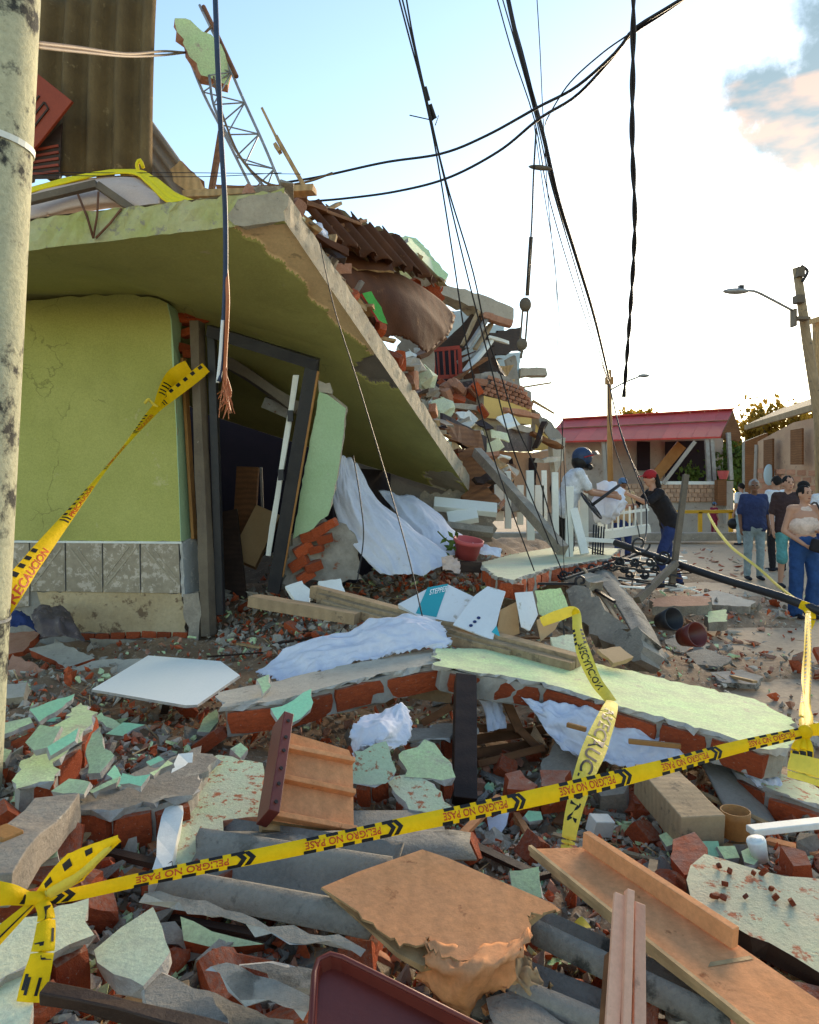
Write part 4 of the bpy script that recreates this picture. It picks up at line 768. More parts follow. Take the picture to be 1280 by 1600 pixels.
# --- ridge of fallen wall across the middle
frag('fallen_wall', 'long mint-green fallen wall with brick edge across the middle', [(681, 1012), (760, 1014), (900, 1030), (1060, 1066), (1180, 1092), (1242, 1126), (1236, 1168), (1200, 1172), (1110, 1142), (960, 1100), (850, 1066), (700, 1042), (682, 1040)], .50, -.13, .02, [(11, 10), (10, 9), (9, 8), (8, 7)], [2, 2, 3, 2], .12)
frag('fallen_wall', 'brick-edged fallen wall under the white sheet, flaking green paint', [(340, 1082), (420, 1066), (520, 1044), (610, 1024), (680, 1014), (690, 1034), (600, 1052), (520, 1070), (440, 1094), (350, 1104)], .55, .10, 0, [(9, 8), (8, 7), (7, 6), (6, 5)], [2, 2, 2, 1], .13, 'concrete_pale')
frag('fallen_wall', 'low brick wall remnant behind the drawer, right end by dark post', [(630, 1142), (700, 1130), (740, 1126), (744, 1140), (690, 1152), (640, 1158)], .33, 0, 0, [(5, 4), (4, 3)], [2, 1], .1, 'concrete')
frag('fallen_wall', 'mint-topped brick slab corner at the bottom right under the tape', [(1130, 1186), (1200, 1200), (1290, 1236), (1290, 1262), (1200, 1230), (1150, 1206)], .24, -.1, 0, [(5, 4), (4, 3)], [2, 3], .14, 'mint_fleck')
frag('fallen_wall', 'mint and orange brick slab lying before the white pickets', [(748, 880), (800, 866), (878, 853), (968, 857), (952, 872), (862, 886), (800, 906), (776, 900)], .80, -.02, -.03, [(3, 4), (4, 5), (5, 6), (6, 7), (7, 0)], [1, 2, 2, 1, 1], .13, 'mint_pale')
frag('fallen_wall', 'brick-edged slab strewn with green chips, left of the drawer', [(116, 1262), (172, 1222), (240, 1194), (312, 1166), (338, 1182), (300, 1240), (240, 1254), (172, 1266)], .45, .03, 0, [(0, 7), (7, 6), (6, 5)], [1, 2, 2], .13, 'concrete')
frag('fallen_wall', 'big mint slab with crumbling brick side at the far left', [(15, 1216), (66, 1160), (120, 1100), (151, 1110), (127, 1154), (90, 1190), (84, 1218), (45, 1226), (22, 1233)], .50, .0, .05, [(3, 4), (4, 5), (5, 6)], [2, 2, 1], .12, 'mint')
frag('fallen_wall', 'pale mint slab behind the knotted tape at bottom left', [(-20, 1450), (60, 1424), (137, 1404), (142, 1456), (76, 1490), (-20, 1540)], .48, .03, .04, [(3, 4)], [2], .15, 'mint_pale')
frag('fallen_wall', 'mint-faced brick chunk standing under the small white cloth', [(552, 1172), (586, 1160), (613, 1166), (611, 1214), (580, 1226), (554, 1222)], .40, .0, .55, [(3, 4), (4, 5)], [1, 1], .12, 'mint_fleck')
frag('fallen_wall', 'mint plaster block right of the brick chunk below the ridge', [(622, 1178), (678, 1162), (694, 1172), (710, 1212), (690, 1220), (640, 1212)], .36, -.05, .35, [(3, 4)], [1], .09, 'mint')
frag('fallen_wall', 'cream-green plaster block leaning below the mint block', [(616, 1212), (640, 1208), (672, 1226), (716, 1266), (690, 1276), (640, 1264), (618, 1240)], .30, -.05, .3, [(4, 5), (5, 6)], [1, 1], .08, 'mint_fleck')
# --- left foreground
lay('white_board', 'clean white board lying on the bricks left of centre', 'board', [(143, 1077), (232, 1024), (345, 1033), (375, 1055), (309, 1101), (290, 1102)], .22, .05, .02, .014, ['white_board', 'plaster_edge'], amp=.001, sl=.3)
for i, (px, dz, m_, lb) in enumerate((
        ([(5, 1062), (20, 1022), (70, 1046), (42, 1062)], .10, 'brick_pale', 'pinkish tile slab beside the pole foot'),
        ([(-6, 990), (65, 985), (36, 1018), (-6, 1026)], .14, 'brick_pale', 'pink slab with red edge under the tiled wall'),
        ([(45, 1014), (93, 1003), (148, 1028), (104, 1043)], .12, 'concrete_pale', 'cream flecked slab tilted below the tiled wall'),
        ([(110, 1044), (160, 1030), (240, 1028), (200, 1050), (150, 1054)], .06, 'concrete_pale', 'thin cream slab lying before the wall base'),
        ([(0, 1070), (40, 1066), (38, 1086), (0, 1092)], .08, 'concrete_pale', 'small grey slab next to the pole foot'))):
    lay('stone_slab', lb, 'slab', px, dz, .05, .25, .05, [m_, 'brick' if i in (1, 2) else 'edge_concrete'], amp=.008)
SH = [([(45, 1108), (117, 1084), (113, 1093), (66, 1126)], .18), ([(-4, 1132), (45, 1121), (51, 1129), (-4, 1150)], .13), ([(41, 1160), (65, 1130), (91, 1136), (81, 1164), (57, 1170)], .27), ([(74, 1167), (124, 1137), (117, 1157), (79, 1181)], .26),
      ([(136, 1174), (143, 1146), (156, 1135), (162, 1160), (182, 1181), (155, 1209), (139, 1208)], .16), ([(148, 1122), (158, 1113), (189, 1132), (179, 1141)], .12), ([(168, 1147), (193, 1128), (226, 1132), (192, 1150)], .10), ([(79, 1236), (107, 1217), (136, 1223), (131, 1241)], .16),
      ([(138, 1236), (186, 1213), (183, 1222), (141, 1241)], .16), ([(184, 1226), (193, 1206), (232, 1210), (220, 1229)], .2), ([(310, 1143), (323, 1116), (339, 1108), (341, 1128), (327, 1145)], .14), ([(360, 1170), (374, 1162), (390, 1172), (376, 1184)], .14),
      ([(228, 1190), (250, 1180), (256, 1186), (236, 1196)], .22), ([(230, 1206), (262, 1188), (268, 1192), (240, 1212)], .22), ([(34, 1340), (60, 1326), (96, 1326), (90, 1340), (50, 1350)], .1), ([(424, 1108), (460, 1094), (486, 1076), (492, 1098), (470, 1124), (440, 1138)], .3),
      ([(402, 1062), (418, 1054), (424, 1072), (412, 1084)], .34), ([(1030, 1306), (1062, 1298), (1068, 1312), (1044, 1322)], .1), ([(1100, 1320), (1122, 1314), (1128, 1338), (1110, 1342)], .1), ([(1120, 1322), (1150, 1322), (1152, 1336), (1132, 1342)], .1), ([(1158, 1330), (1184, 1320), (1198, 1332), (1178, 1350), (1160, 1346)], .1),
      ([(818, 1272), (846, 1268), (848, 1280), (826, 1284)], .1), ([(752, 1378), (764, 1374), (778, 1386), (770, 1394)], .08), ([(796, 1358), (836, 1354), (844, 1396), (830, 1400), (800, 1384)], .12), ([(168, 1210), (176, 1196), (196, 1222), (184, 1230)], .14), ([(-4, 1166), (20, 1172), (8, 1190), (-4, 1190)], .1)]
SHL = ['long green shard topmost in the left heap', 'green shard touching the pole foot', 'bright squarish shard on the big mint slab', 'slanted green shard low on the big mint slab', 'tall pointed green shard right of the big mint slab', 'green shard above the tall pointed one', 'thin green shard right of the left heap top', 'pale green shard just below the big mint slab', 'thin green sliver on the chip-strewn slab edge',
       'bright green shard in the middle of the chip-strewn slab', 'standing green shard below the white board', 'small green tile piece left of the drawer top', 'upper tiny green sliver on the chip-strewn slab', 'lower tiny green sliver on the chip-strewn slab', 'green shard below the grey lintel piece', 'large green shard leaning over the drawer top', 'small green flake on the brick ridge end', 'green shard with jagged top left of the brick lump', 'narrow green shard beside the rusty can',
       'middle green shard of the row by the cup', 'green shard right next to the white cup', 'pale green piece under the crossing tapes', 'tiny green sliver by the torn board corner', 'green slab piece between torn board and orange board', 'narrow bright shard beside the tall pointed one', 'green corner piece low at the left edge']
for i, (px, dz) in enumerate(SH):
    lay('plaster_shard', SHL[i] , 'plaster shard', px, dz, random.uniform(-.2, .2), random.uniform(.1, .5), .022, ['mint_bright' if i % 3 == 0 else 'mint', 'plaster_edge'], 'large green plaster shards', amp=.006, sl=.04)
# speckled slab left of the drawer, steep
tag(plate('speckled_slab', [(300, 1196), (340, 1180), (412, 1192), (408, 1276), (350, 1282), (338, 1376), (262, 1404), (272, 1330), (290, 1250)], HZ(340, 1290, .36, -.05, .12), .12, ['mint_fleck', 'brick_pale'], None, .006), 'mint slab freckled with red brick dust beside the drawer', 'slab')
tag(MB().bar(ON(296, 1192, HZ(340, 1290, .36, -.05, .12)) + V((-.02, 0, .012)), ON(262, 1396, HZ(340, 1290, .36, -.05, .12)) + V((-.02, 0, .012)), .06, .07, seg=7, jit=.008).build('plaster_strip', ['white_paint']), 'chalky white plaster strip along the freckled slab', 'plaster strip')
beam('concrete_lintel', G(-30, 1392, .50), G(92, 1266, .46), .14, .1, 'concrete', 'grey concrete lintel piece at the far left above the tape', 'lintel', seg=5, jit=.01)
beam('wood_offcut', G(-10, 1318, .52), G(24, 1304, .52), .09, .05, 'timber_tan', 'small tan wood offcut on the grey lintel', 'offcut')
lay('plaster_sheet', 'smooth pale panel under the ragged grey roofing at lower left', 'plaster sheet', [(146, 1484), (190, 1450), (237, 1418), (250, 1450), (266, 1487), (222, 1542), (151, 1504)], .16, .1, .1, .04, ['mint_pale', 'plaster_edge'], amp=.006)
lay('plaster_sheet', 'whitish panel in the very bottom left corner', 'plaster sheet', [(-20, 1540), (34, 1518), (54, 1568), (40, 1620), (-20, 1620)], .12, .05, .1, .05, ['mint_pale', 'plaster_edge'], amp=.004)
lay('mint_panel', 'shaded mint wall strip below the ragged grey roofing', 'panel', [(280, 1436), (370, 1452), (412, 1470), (370, 1484), (290, 1468)], .1, .05, .5, .05, ['mint', 'brick'], amp=.008)
beam('dark_batten', G(68, 1550, .5), G(380, 1625, .42), .035, .03, 'wood_dark', 'dark wooden batten lying across the bottom left', 'batten', seg=5, jit=.004)
frag('fallen_wall', 'red brick lump under the ragged roofing in the lower left', [(250, 1440), (330, 1470), (400, 1482), (390, 1500), (300, 1496), (252, 1470)], .32, 0, .2, [(5, 4), (4, 3)], [2, 2], .1, 'concrete')
# --- asbestos roofing in the foreground
def roofing(label, a, b, c, nu, amp=.035, sag=0, m_='asbestos', rough=.012, L=None, name='asbestos_sheet'):
    a, b, c = V(a), V(b), V(c); v = c - a; pitch = v.length / nu
    return tag(MB().grid(corr(a, b - a, v, nu, pitch, amp, (b - a).length, bend=(lambda q, s: sag * math.sin(math.pi * q)), rough=rough, ns=14)).build(name, [m_], smooth=True, solid=.009), label, 'roofing sheet')
roofing('broad grey wavy roofing sheet under the drawer and tape', G(240, 1400, .36), G(585, 1470, .40), G(345, 1276, .36), 2, .05, m_='asbestos')
roofing('grey wavy roofing sheet between drawer and torn brown board', G(340, 1350, .34), G(740, 1345, .30), G(352, 1270, .30), 1, .04)
roofing('grey wavy roofing sheet running below the orange board', G(820, 1470, .34), G(1130, 1625, .34), G(850, 1420, .34), 1, .045)
roofing('lower grey wavy roofing sheet at the bottom centre right', G(740, 1545, .32), G(960, 1640, .3), G(800, 1490, .32), 1, .04)
for i, (px, dz, lb) in enumerate((([(228, 1402), (246, 1396), (400, 1436), (560, 1470), (572, 1484), (480, 1470), (330, 1430)], .26, 'long ragged grey roofing edge over the mint strip'), ([(224, 1528), (250, 1520), (330, 1548), (362, 1590), (360, 1620), (240, 1620), (226, 1560)], .14, 'mossy grey roofing shard at the bottom left of centre'), ([(330, 1512), (352, 1506), (430, 1530), (490, 1560), (480, 1582), (380, 1560)], .18, 'grey roofing shard with pale broken edge, bottom centre'),
                                 ([(318, 1552), (340, 1548), (420, 1590), (490, 1600), (480, 1630), (350, 1630)], .10, 'lowest grey roofing shard at the bottom edge'), ([(374, 1512), (420, 1504), (500, 1516), (496, 1548), (440, 1532)], .16, 'small curved roofing shard left of the dark red tray'), ([(760, 1560), (800, 1548), (900, 1610), (880, 1640), (780, 1640)], .1, 'roofing shard at the bottom by the dark red tray'))):
    lay('roofing_shard', lb, 'roofing shard', px, dz, random.uniform(-.1, .1), random.uniform(0, .25), .012, ['asbestos', 'plaster_edge'], 'broken roofing shards', amp=.008, sl=.04)
# --- drawer seen from behind
dpl = PLN((425, 1135, 2.82), (553, 1190, 2.9), (408, 1296, 2.5))
dr = thing('wooden_drawer', 'upturned orange-brown wooden drawer with two cross battens', 'drawer', ON(480, 1280, dpl) - V((0, 0, .12)))
plate('panel', [(438, 1140), (545, 1172), (551, 1185), (553, 1296), (540, 1300), (420, 1282), (412, 1270)], dpl, .02, ['wood_orange', 'wood_raw'], dr, .001, .2)
for (x0, y0, x1, y1) in ((440, 1170, 550, 1192), (434, 1218, 551, 1242), (426, 1276, 553, 1300)):
    MB().bar(ON(x0, y0, dpl) + dpl[1] * .014, ON(x1, y1, dpl) + dpl[1] * .014, .03, .02, up=(ON(440, 1200, dpl) - ON(430, 1250, dpl)).normalized()).build('batten', ['wood_orange'], dr, bevel=.002)
side = MB().bar(ON(436, 1134, dpl) + dpl[1] * .04, ON(411, 1288, dpl) + dpl[1] * .04, .04, .11, up=dpl[1]).build('side_board', ['mahogany'], dr, bevel=.003)
for q in (.1, .28, .42, .6, .75, .92): MB().lathe(ON(436, 1134, dpl).lerp(ON(411, 1288, dpl), q) + dpl[1] * .0975, [(.001, 0), (.007, 0), (.007, .003), (.001, .003)], 8, 0, dpl[1].to_track_quat('Z', 'Y').to_matrix()).build('screw_hole', ['ink_black'], side)
plate('edge', [(410, 1284), (420, 1280), (540, 1302), (548, 1310), (520, 1312), (412, 1296)], (dpl[0] - dpl[1] * .03, dpl[1]), .03, ['wood_raw'], dr, .003, .05)
# --- torn brown board, orange board, pink moulding, dark red tray
tb = thing('torn_board', 'torn orange-brown hardboard sheet peeling in the foreground', 'board', G(690, 1440, .4))
tpl = HZ(690, 1430, .46, -.03, .16)
def rg(pts, amp=4, k=5):
    out = []
    for a, b in zip(pts, pts[1:]):
        for i in range(k): q = i / k; out.append((a[0] + (b[0] - a[0]) * q + random.gauss(0, amp) * (i > 0), a[1] + (b[1] - a[1]) * q + random.gauss(0, amp) * (i > 0)))
    return out + [pts[-1]]
plate('veneer', [(502, 1386), (560, 1362), (660, 1327), (700, 1340), (780, 1376), (862, 1412)] + rg([(876, 1422), (850, 1424), (824, 1430), (828, 1468), (802, 1486)], 3) + rg([(780, 1494), (730, 1500), (690, 1496), (668, 1474)], 3) + rg([(650, 1478), (610, 1466), (560, 1424)], 3), tpl, .006, ['wood_orange', 'wood_raw'], tb, .001, .2)
plate('backing', [(508, 1390), (660, 1332), (850, 1418), (800, 1470), (730, 1500), (660, 1508), (620, 1490), (560, 1440)], (tpl[0] - tpl[1] * .03, tpl[1]), .014, ['wood_raw'], tb, .004, .06)
cloth('peeled_veneer', [[ON(x, y, tpl) for x, y in ((664, 1468), (700, 1476), (750, 1478), (806, 1470), (826, 1450))],
                        [G(662, 1500, .42), G(700, 1514, .43), G(745, 1520, .44), G(790, 1500, .44), G(816, 1490, .44)],
                        [G(656, 1528, .34), G(690, 1556, .34), G(726, 1570, .34), G(764, 1540, .36), G(800, 1530, .38)],
                        [G(668, 1540, .30), G(700, 1576, .28), G(728, 1584, .28), G(752, 1556, .31), G(784, 1550, .33)]], 'wood_orange', n=22, m=34, amp=.016, fs=(3, 4), parent=tb, thick=.0015, ragged=.016)
cloth('paper_scrap', [[G(780, 1480, .38), G(800, 1486, .38), G(830, 1500, .37)], [G(778, 1520, .34), G(810, 1530, .36), G(850, 1540, .34)], [G(800, 1560, .30), G(830, 1580, .30), G(880, 1590, .29)]], 'cardboard', 'crumpled brown paper scrap hanging beside the torn board', 'paper', 18, 22, .028, fs=(4, 4), ragged=.016)
ob = thing('orange_board', 'long orange wooden shelf board with a raised batten', 'board', G(1050, 1480, .3))
opl = HZ(1000, 1440, .42, -.06, .03)
plate('board', [(828, 1326), (910, 1324), (1000, 1378), (1140, 1468), (1290, 1570), (1290, 1640), (1216, 1640), (1130, 1568), (1000, 1468)], opl, .02, ['wood_orange', 'wood_raw'], ob, .001, .3)
MB().bar(ON(914, 1326, opl) + opl[1] * .03, ON(1148, 1484, opl) + opl[1] * .03, .025, .05, up=opl[1]).build('batten', ['wood_orange'], ob, bevel=.002)
MB().bar(ON(828, 1326, opl) + opl[1] * .004, ON(1216, 1640, opl) + opl[1] * .004, .012, .014, up=opl[1]).build('lip', ['wood_raw'], ob)
MB().add([ON(x, y, opl) + opl[1] * .0015 for x, y in ((1106, 1512), (1110, 1504), (1172, 1494), (1178, 1499))], [(0, 1, 2, 3)]).build('tape_residue', ['wood_raw'], ob)
pm = thing('pink_moulding', 'pale pink fluted moulding standing on end at bottom right', 'moulding', P(975, 1640, 1.5))
for k, (o_, w_, t_) in enumerate(((-15, .034, .012), (2, .02, .022), (20, .03, .012))):
    MB().bar(P(982 + o_ * .85, 1398 + (0, -6, 14)[k], 1.75), P(972 + o_ * 1.35, 1680, 1.48), w_ * .9, t_, up=V((0, -1, .15))).build('strip', ['pink_wood'], pm, bevel=.002)
MB().bar(P(952, 1490, 1.72), P(938, 1680, 1.5), .008, .03, up=V((0, -1, .15))).build('side_strip', ['wood_brown'], pm)
rtp = HZ(600, 1580, .50, -.12, .25)
rt_ = thing('red_tray', 'dark red lacquered tray edge at the bottom centre', 'tray', G(610, 1610, .4))
plate('base', [(496, 1510), (515, 1496), (620, 1546), (760, 1622), (760, 1660), (482, 1660)], (rtp[0] - rtp[1] * .022, rtp[1]), .02, ['mahogany'], rt_, 0, .5)
MB().tube([ON(x, y, rtp) for x, y in ((482, 1660), (491, 1520), (497, 1500), (516, 1491), (535, 1496), (620, 1538), (770, 1614))], .006, 8).build('rim', ['mahogany'], rt_, smooth=True)
mb = MB(); e_ = [(482, 1660), (491, 1520), (497, 1500), (516, 1491), (535, 1496), (620, 1538), (770, 1614)]; mb.grid([[ON(x, y, rtp) for x, y in e_], [ON(x + 4, y + 6, rtp) - rtp[1] * .03 for x, y in e_]]); mb.build('wall', ['mahogany'], rt_, solid=.008)
# --- right foreground
tag(plate('speckled_slab', [(1066, 1372), (1078, 1352), (1102, 1336), (1130, 1340), (1200, 1366), (1290, 1372), (1290, 1520), (1200, 1476), (1086, 1420)], HZ(1180, 1410, .32, -.04, .08), .05, ['speckle_slab', 'wood_dark'], None, .008), 'cream slab speckled with red brick dust at the right edge', 'slab')
for k in range(14):
    x, y = random.uniform(1085, 1270), random.uniform(1350, 1450); tag(brick_at(None, ON(x, y, HZ(1180, 1410, .33, -.04, .08)), Euler((random.random(), random.random(), random.random() * 3)), random.uniform(.008, .035), random.uniform(.008, .022), .014, UB, 'brick_crumb'), 'red brick crumb lying on the cream speckled slab', 'brick crumb', 'brick crumbs on the speckled slab')
beam('timber_block', G(1020, 1216, .32), G(1098, 1300, .28), .17, .13, 'wood_grey', 'thick grey-brown timber block lying below the main tape', 'timber', seg=4, jit=.004)
vg = thing('roof_gutter', 'grey V-shaped ridge sheet leaning below the fallen wall', 'ridge sheet', G(1160, 1290, .12))
a0, a1, a2 = P(1094, 1186, 3.5), P(1120, 1176, 3.58), P(1150, 1184, 3.6); b0, b1, b2 = P(1152, 1296, 3.0), P(1186, 1282, 3.08), P(1216, 1290, 3.1)
cloth('sheet', [[a0, a1, a2], [a0.lerp(b0, .5), a1.lerp(b1, .5), a2.lerp(b2, .5)], [b0, b1, b2]], 'asbestos_grey', n=12, m=14, amp=.004, parent=vg, thick=.012)
beam('striped_plank', G(1172, 1298, .30), G(1300, 1284, .30), .05, .025, 'white_paint', 'white plank with purple edge at the right side', 'plank'); 
can = MB(); can.lathe(G(1149, 1306, .2), [(.052, 0), (.055, .07), (.056, .1), (.052, .1), (.05, .01), (.001, .008)], 24); tag(can.build('tin_can', ['timber_tan'], smooth=True), 'rusty brown open tin can in the rubble', 'can')
cup = MB(); cup.lathe(G(1189, 1344, .24), [(.001, .08), (.02, .08), (.021, .074), (.030, .078), (.033, .07), (.026, 0), (.001, 0)], 20, 0, Matrix.Rotation(R(-14), 3, 'Y')); tag(cup.build('paper_cup', ['white_paint'], smooth=True), 'small white cup with lid beside green shards', 'cup')
wb = MB(); wb.box(G(938, 1290, .2), .09, .06, .07, Euler((.2, .15, .3)).to_matrix()); tag(wb.build('white_box', ['white_paint'], bevel=.004), 'small white box in the brick rubble under the crossing tapes', 'box')
tag(plate('paper_sheet', [(760, 1272), (770, 1278), (797, 1264), (790, 1290), (778, 1306), (766, 1308)], PLN((760, 1272, 3.0), (797, 1264, 3.0), (770, 1306, 2.92)), .003, ['white_cloth'], None, .002), 'torn white paper stuck in brick rubble under the tape', 'paper')
for i, (px, dz, m_) in enumerate((([(1050, 1310), (1080, 1302), (1110, 1326), (1108, 1356), (1076, 1366), (1052, 1340)], .16, 'brick'), ([(1224, 1326), (1250, 1320), (1272, 1334), (1268, 1352), (1230, 1352)], .15, 'brick'), ([(930, 1222), (960, 1210), (984, 1226), (976, 1244), (940, 1244)], .12, 'concrete'), ([(848, 1186), (880, 1152), (910, 1148), (914, 1200), (880, 1226), (850, 1222)], .10, 'concrete'), ([(844, 1206), (880, 1204), (884, 1226), (850, 1228)], .2, 'brick'), ([(790, 1210), (816, 1202), (836, 1226), (830, 1240), (796, 1232)], .2, 'brick'))):
    lay('masonry_lump', ('big red brick lump right of the green shards', 'rounded red brick lump by the right edge', 'grey concrete lump under the fallen wall by sheet', 'grey concrete lump beside the hanging tape', 'red brick at the foot of the grey lump', 'red brick right of the dark post foot')[i], 'masonry', px, dz, .1, .2, .12, [m_, m_], amp=.015)
# --- dark post and broken furniture in the hollow
beam('dark_post', P(727, 1062, 3.85), P(725, 1256, 3.3), .108, .1, 'wood_dark', 'dark wooden furniture leg standing under the fallen wall', 'post', up=V((0, -1, 0)))
cf = thing('broken_chair', 'broken red-brown wooden chair frame under the fallen wall', 'chair', G(800, 1190, .1))
for a_, b_, w_ in (((740, 1156, 3.9), (852, 1140, 4.1), .05), ((742, 1178, 3.8), (846, 1160, 4.0), .05), ((786, 1084, 4.0), (812, 1142, 3.95), .05), ((742, 1138, 3.9), (810, 1136, 4.0), .04), ((746, 1194, 3.7), (850, 1168, 3.8), .035), ((812, 1140, 3.95), (840, 1168, 3.9), .04), ((596, 1074, 4.1), (612, 1100, 4.1), .05), ((660, 1130, 4.0), (706, 1104, 4.0), .04)):
    MB().bar(P(*a_), P(*b_), w_, .035, up=V((0, -1, .3))).build('rail', ['wood_brown'], cf, bevel=.003)
MB().bar(P(640, 1070, 4.2), P(706, 1078, 4.2), .14, .05, up=V((0, -1, 0))).build('panel', ['wood_grey'], cf)
# --- long weathered timbers
for i, (a_, b_, w_, h_) in enumerate((((395, 938, 5.2), (560, 966, 4.9), .13, .08), ((490, 924, 5.35), (905, 1036, 4.25), .085, .09), ((500, 934, 5.25), (895, 1044, 4.17), .075, .07), ((505, 944, 5.15), (800, 1024, 4.35), .05, .06))):
    beam('long_timber', P(*a_), P(*b_), w_, h_, 'wood_grey', ('short weathered timber end at the left of the crossing beams', 'uppermost of the long weathered beams behind the fallen wall', 'middle of the long weathered beams behind the fallen wall', 'lowest of the long weathered beams behind the fallen wall')[i], 'timber', 'long timbers', seg=6, jit=.003)
# --- boxes
def pbox(root, name, a, b, c, d, depth, mats):  # a box from its visible face corners
    n = (b - a).cross(d - a).normalized()
    if n.dot(V((0, 0, H)) - a) < 0: n = -n
    return MB().prism([a, b, c, d], -n * depth).build(name, mats, root, bevel=.003)
sb = thing('cardboard_box', 'white box with teal panel printed STEPPER on the timbers', 'box', P(680, 970, 4.9))
bp = PLN((640, 960, 4.8), (700, 915, 5.0), (760, 965, 4.7))
plate('carton', [(622, 944), (672, 918), (700, 913), (744, 934), (712, 972), (660, 966)], bp, .18, ['box_white'], sb, .001, .3)
plate('teal_panel', [(668, 918), (700, 912), (682, 964), (650, 958)], (bp[0] + bp[1] * .003, bp[1]), .002, ['box_teal'], sb, 0, .3)
BXT = (bp, sb)
ob2 = thing('cardboard_box', 'open white carton with loose flaps beside the STEPPER box', 'box', P(770, 985, 4.6))
p2 = PLN((710, 975, 4.6), (790, 925, 4.8), (800, 990, 4.5))
plate('flap', [(708, 976), (742, 930), (762, 916), (790, 924), (782, 950), (770, 1000)], p2, .008, ['box_white'], ob2, .001, .3)
plate('inside', [(782, 952), (808, 940), (812, 990), (776, 1002)], PLN((782, 952, 4.7), (808, 940, 4.8), (790, 1000, 4.62)), .008, ['cardboard'], ob2, .001, .3)
plate('flap', [(806, 926), (832, 924), (840, 960), (828, 986), (816, 980)], PLN((806, 926, 4.7), (832, 924, 4.8), (828, 986, 4.6)), .008, ['box_white'], ob2, .002, .3)
plate('flap', [(838, 968), (884, 952), (868, 984), (846, 1002)], PLN((838, 968, 4.7), (884, 952, 4.9), (846, 1002, 4.6)), .006, ['cardboard'], ob2, .002, .3)
for x, y in ((742, 972), (736, 978), (748, 966)): MB().lathe(ON(x, y, p2) + p2[1] * .003, [(.001, 0), (.012, 0), (.012, .002), (.001, .002)], 10, 0, p2[1].to_track_quat('Z', 'Y').to_matrix()).build('printed_dot', ['jeans_dark'], ob2)
MB().add([ON(x, y, p2) + p2[1] * .003 for x, y in ((768, 988), (776, 978), (782, 996))], [(0, 1, 2)]).build('printed_triangle', ['box_teal'], ob2)
tag(plate('green_board', [(836, 924), (878, 918), (892, 960), (870, 975), (842, 960)], PLN((836, 924, 5.0), (878, 918, 5.1), (842, 960, 4.95)), .05, ['mint', 'concrete'], None, .006), 'green painted board behind the open carton', 'board')
for i, (px, d, m_) in enumerate((([(446, 916), (470, 908), (492, 926), (480, 944), (460, 938)], 5.6, 'white_paint'), ([(498, 908), (534, 904), (540, 926), (500, 926)], 5.9, 'white_paint'), ([(860, 996), (900, 990), (920, 1008), (896, 1022), (862, 1014)], 4.5, 'mint_pale'), ([(936, 1016), (968, 1010), (990, 1026), (960, 1036)], 4.4, 'cardboard'))):
    tag(plate('paper_piece', px, PLN((px[0][0], px[0][1], d), (px[1][0], px[1][1], d + .1), (px[3][0], px[3][1], d - .15)), .02, [m_], None, .006), ('crumpled white sheet piece by the doorway', 'white block beside the doorway rubble', 'pale green scrap near the hanging tape', 'tan scrap below the grey gutter')[i], 'scrap')
# --- red flowerpot with plant
fpz = thing('flower_pot', 'pinkish red flowerpot lying tipped with a small plant', 'flowerpot', P(728, 874, 7.2))
rotp = Euler((R(10), R(8), 0)).to_matrix()
MB().lathe(P(728, 872, 7.2), [(.001, 0), (.105, 0), (.135, .15), (.15, .15), (.152, .19), (.135, .19), (.12, .05), (.001, .05)], 24, 0, rotp).build('pot', ['pot_red'], fpz, smooth=True)
pln = thing('potted_plant', 'small drooping green plant beside the red flowerpot', 'plant', P(704, 872, 7.15))
MB().tube(cat_rom([P(718, 850, 7.15), P(700, 845, 7.1), P(684, 830, 7.1)], 8), .008, 5).build('stem', ['leaf'], pln)
for k in range(12):
    a = P(random.uniform(690, 716), random.uniform(838, 868), 7.1); d_ = V((random.uniform(-1, .4), random.uniform(-.5, .5), random.uniform(-1, .8))).normalized(); s_ = d_.cross(V((0, 1, 0))).normalized()
    L_ = random.uniform(.06, .12); MB().add([a, a + d_ * L_ * .5 + s_ * L_ * .2, a + d_ * L_, a + d_ * L_ * .5 - s_ * L_ * .2], [(0, 1, 2, 3)]).build('leaf', ['leaf'], pln, solid=.002)
beam('dark_plank', P(690, 884, 7.0), P(752, 886, 7.0), .1, .12, 'wood_dark', 'dark plank end below the red flowerpot', 'plank', up=V((0, -1, 0)))
# --- white sheets
cloth('bed_sheet', [[P(527, 714, 7.3), P(536, 712, 7.4), P(548, 716, 7.5), P(558, 724, 7.6)], [P(518, 770, 7.25), P(540, 768, 7.25), P(565, 770, 7.35), P(590, 778, 7.5)], [P(534, 826, 7.15), P(570, 818, 7.1), P(606, 816, 7.15), P(640, 820, 7.3)],
                   [P(575, 878, 6.95), P(610, 866, 6.9), P(650, 858, 6.9), P(694, 862, 7.0)], [P(594, 896, 6.8), P(630, 898, 6.7), P(668, 894, 6.7), P(700, 880, 6.8)]], 'white_cloth', 'white bed sheet hanging in folds from under the slab', 'sheet', 60, 60, .035, fs=(2.5, 7), seed=2)
cloth('bed_sheet', [[P(592, 764, 8.2), P(630, 772, 8.3), P(650, 776, 8.4), P(668, 786, 8.4)], [P(612, 790, 7.9), P(650, 792, 7.9), P(690, 812, 7.9), P(724, 838, 7.9)], [P(640, 826, 7.5), P(680, 830, 7.5), P(710, 842, 7.5), P(738, 852, 7.5)], [P(650, 848, 7.2), P(680, 862, 7.2), P(712, 868, 7.2), P(730, 870, 7.2)]], 'white_cloth', 'second white sheet lying flat under the slab behind the flowerpot', 'sheet', 40, 50, .025, fs=(3, 5), seed=5)
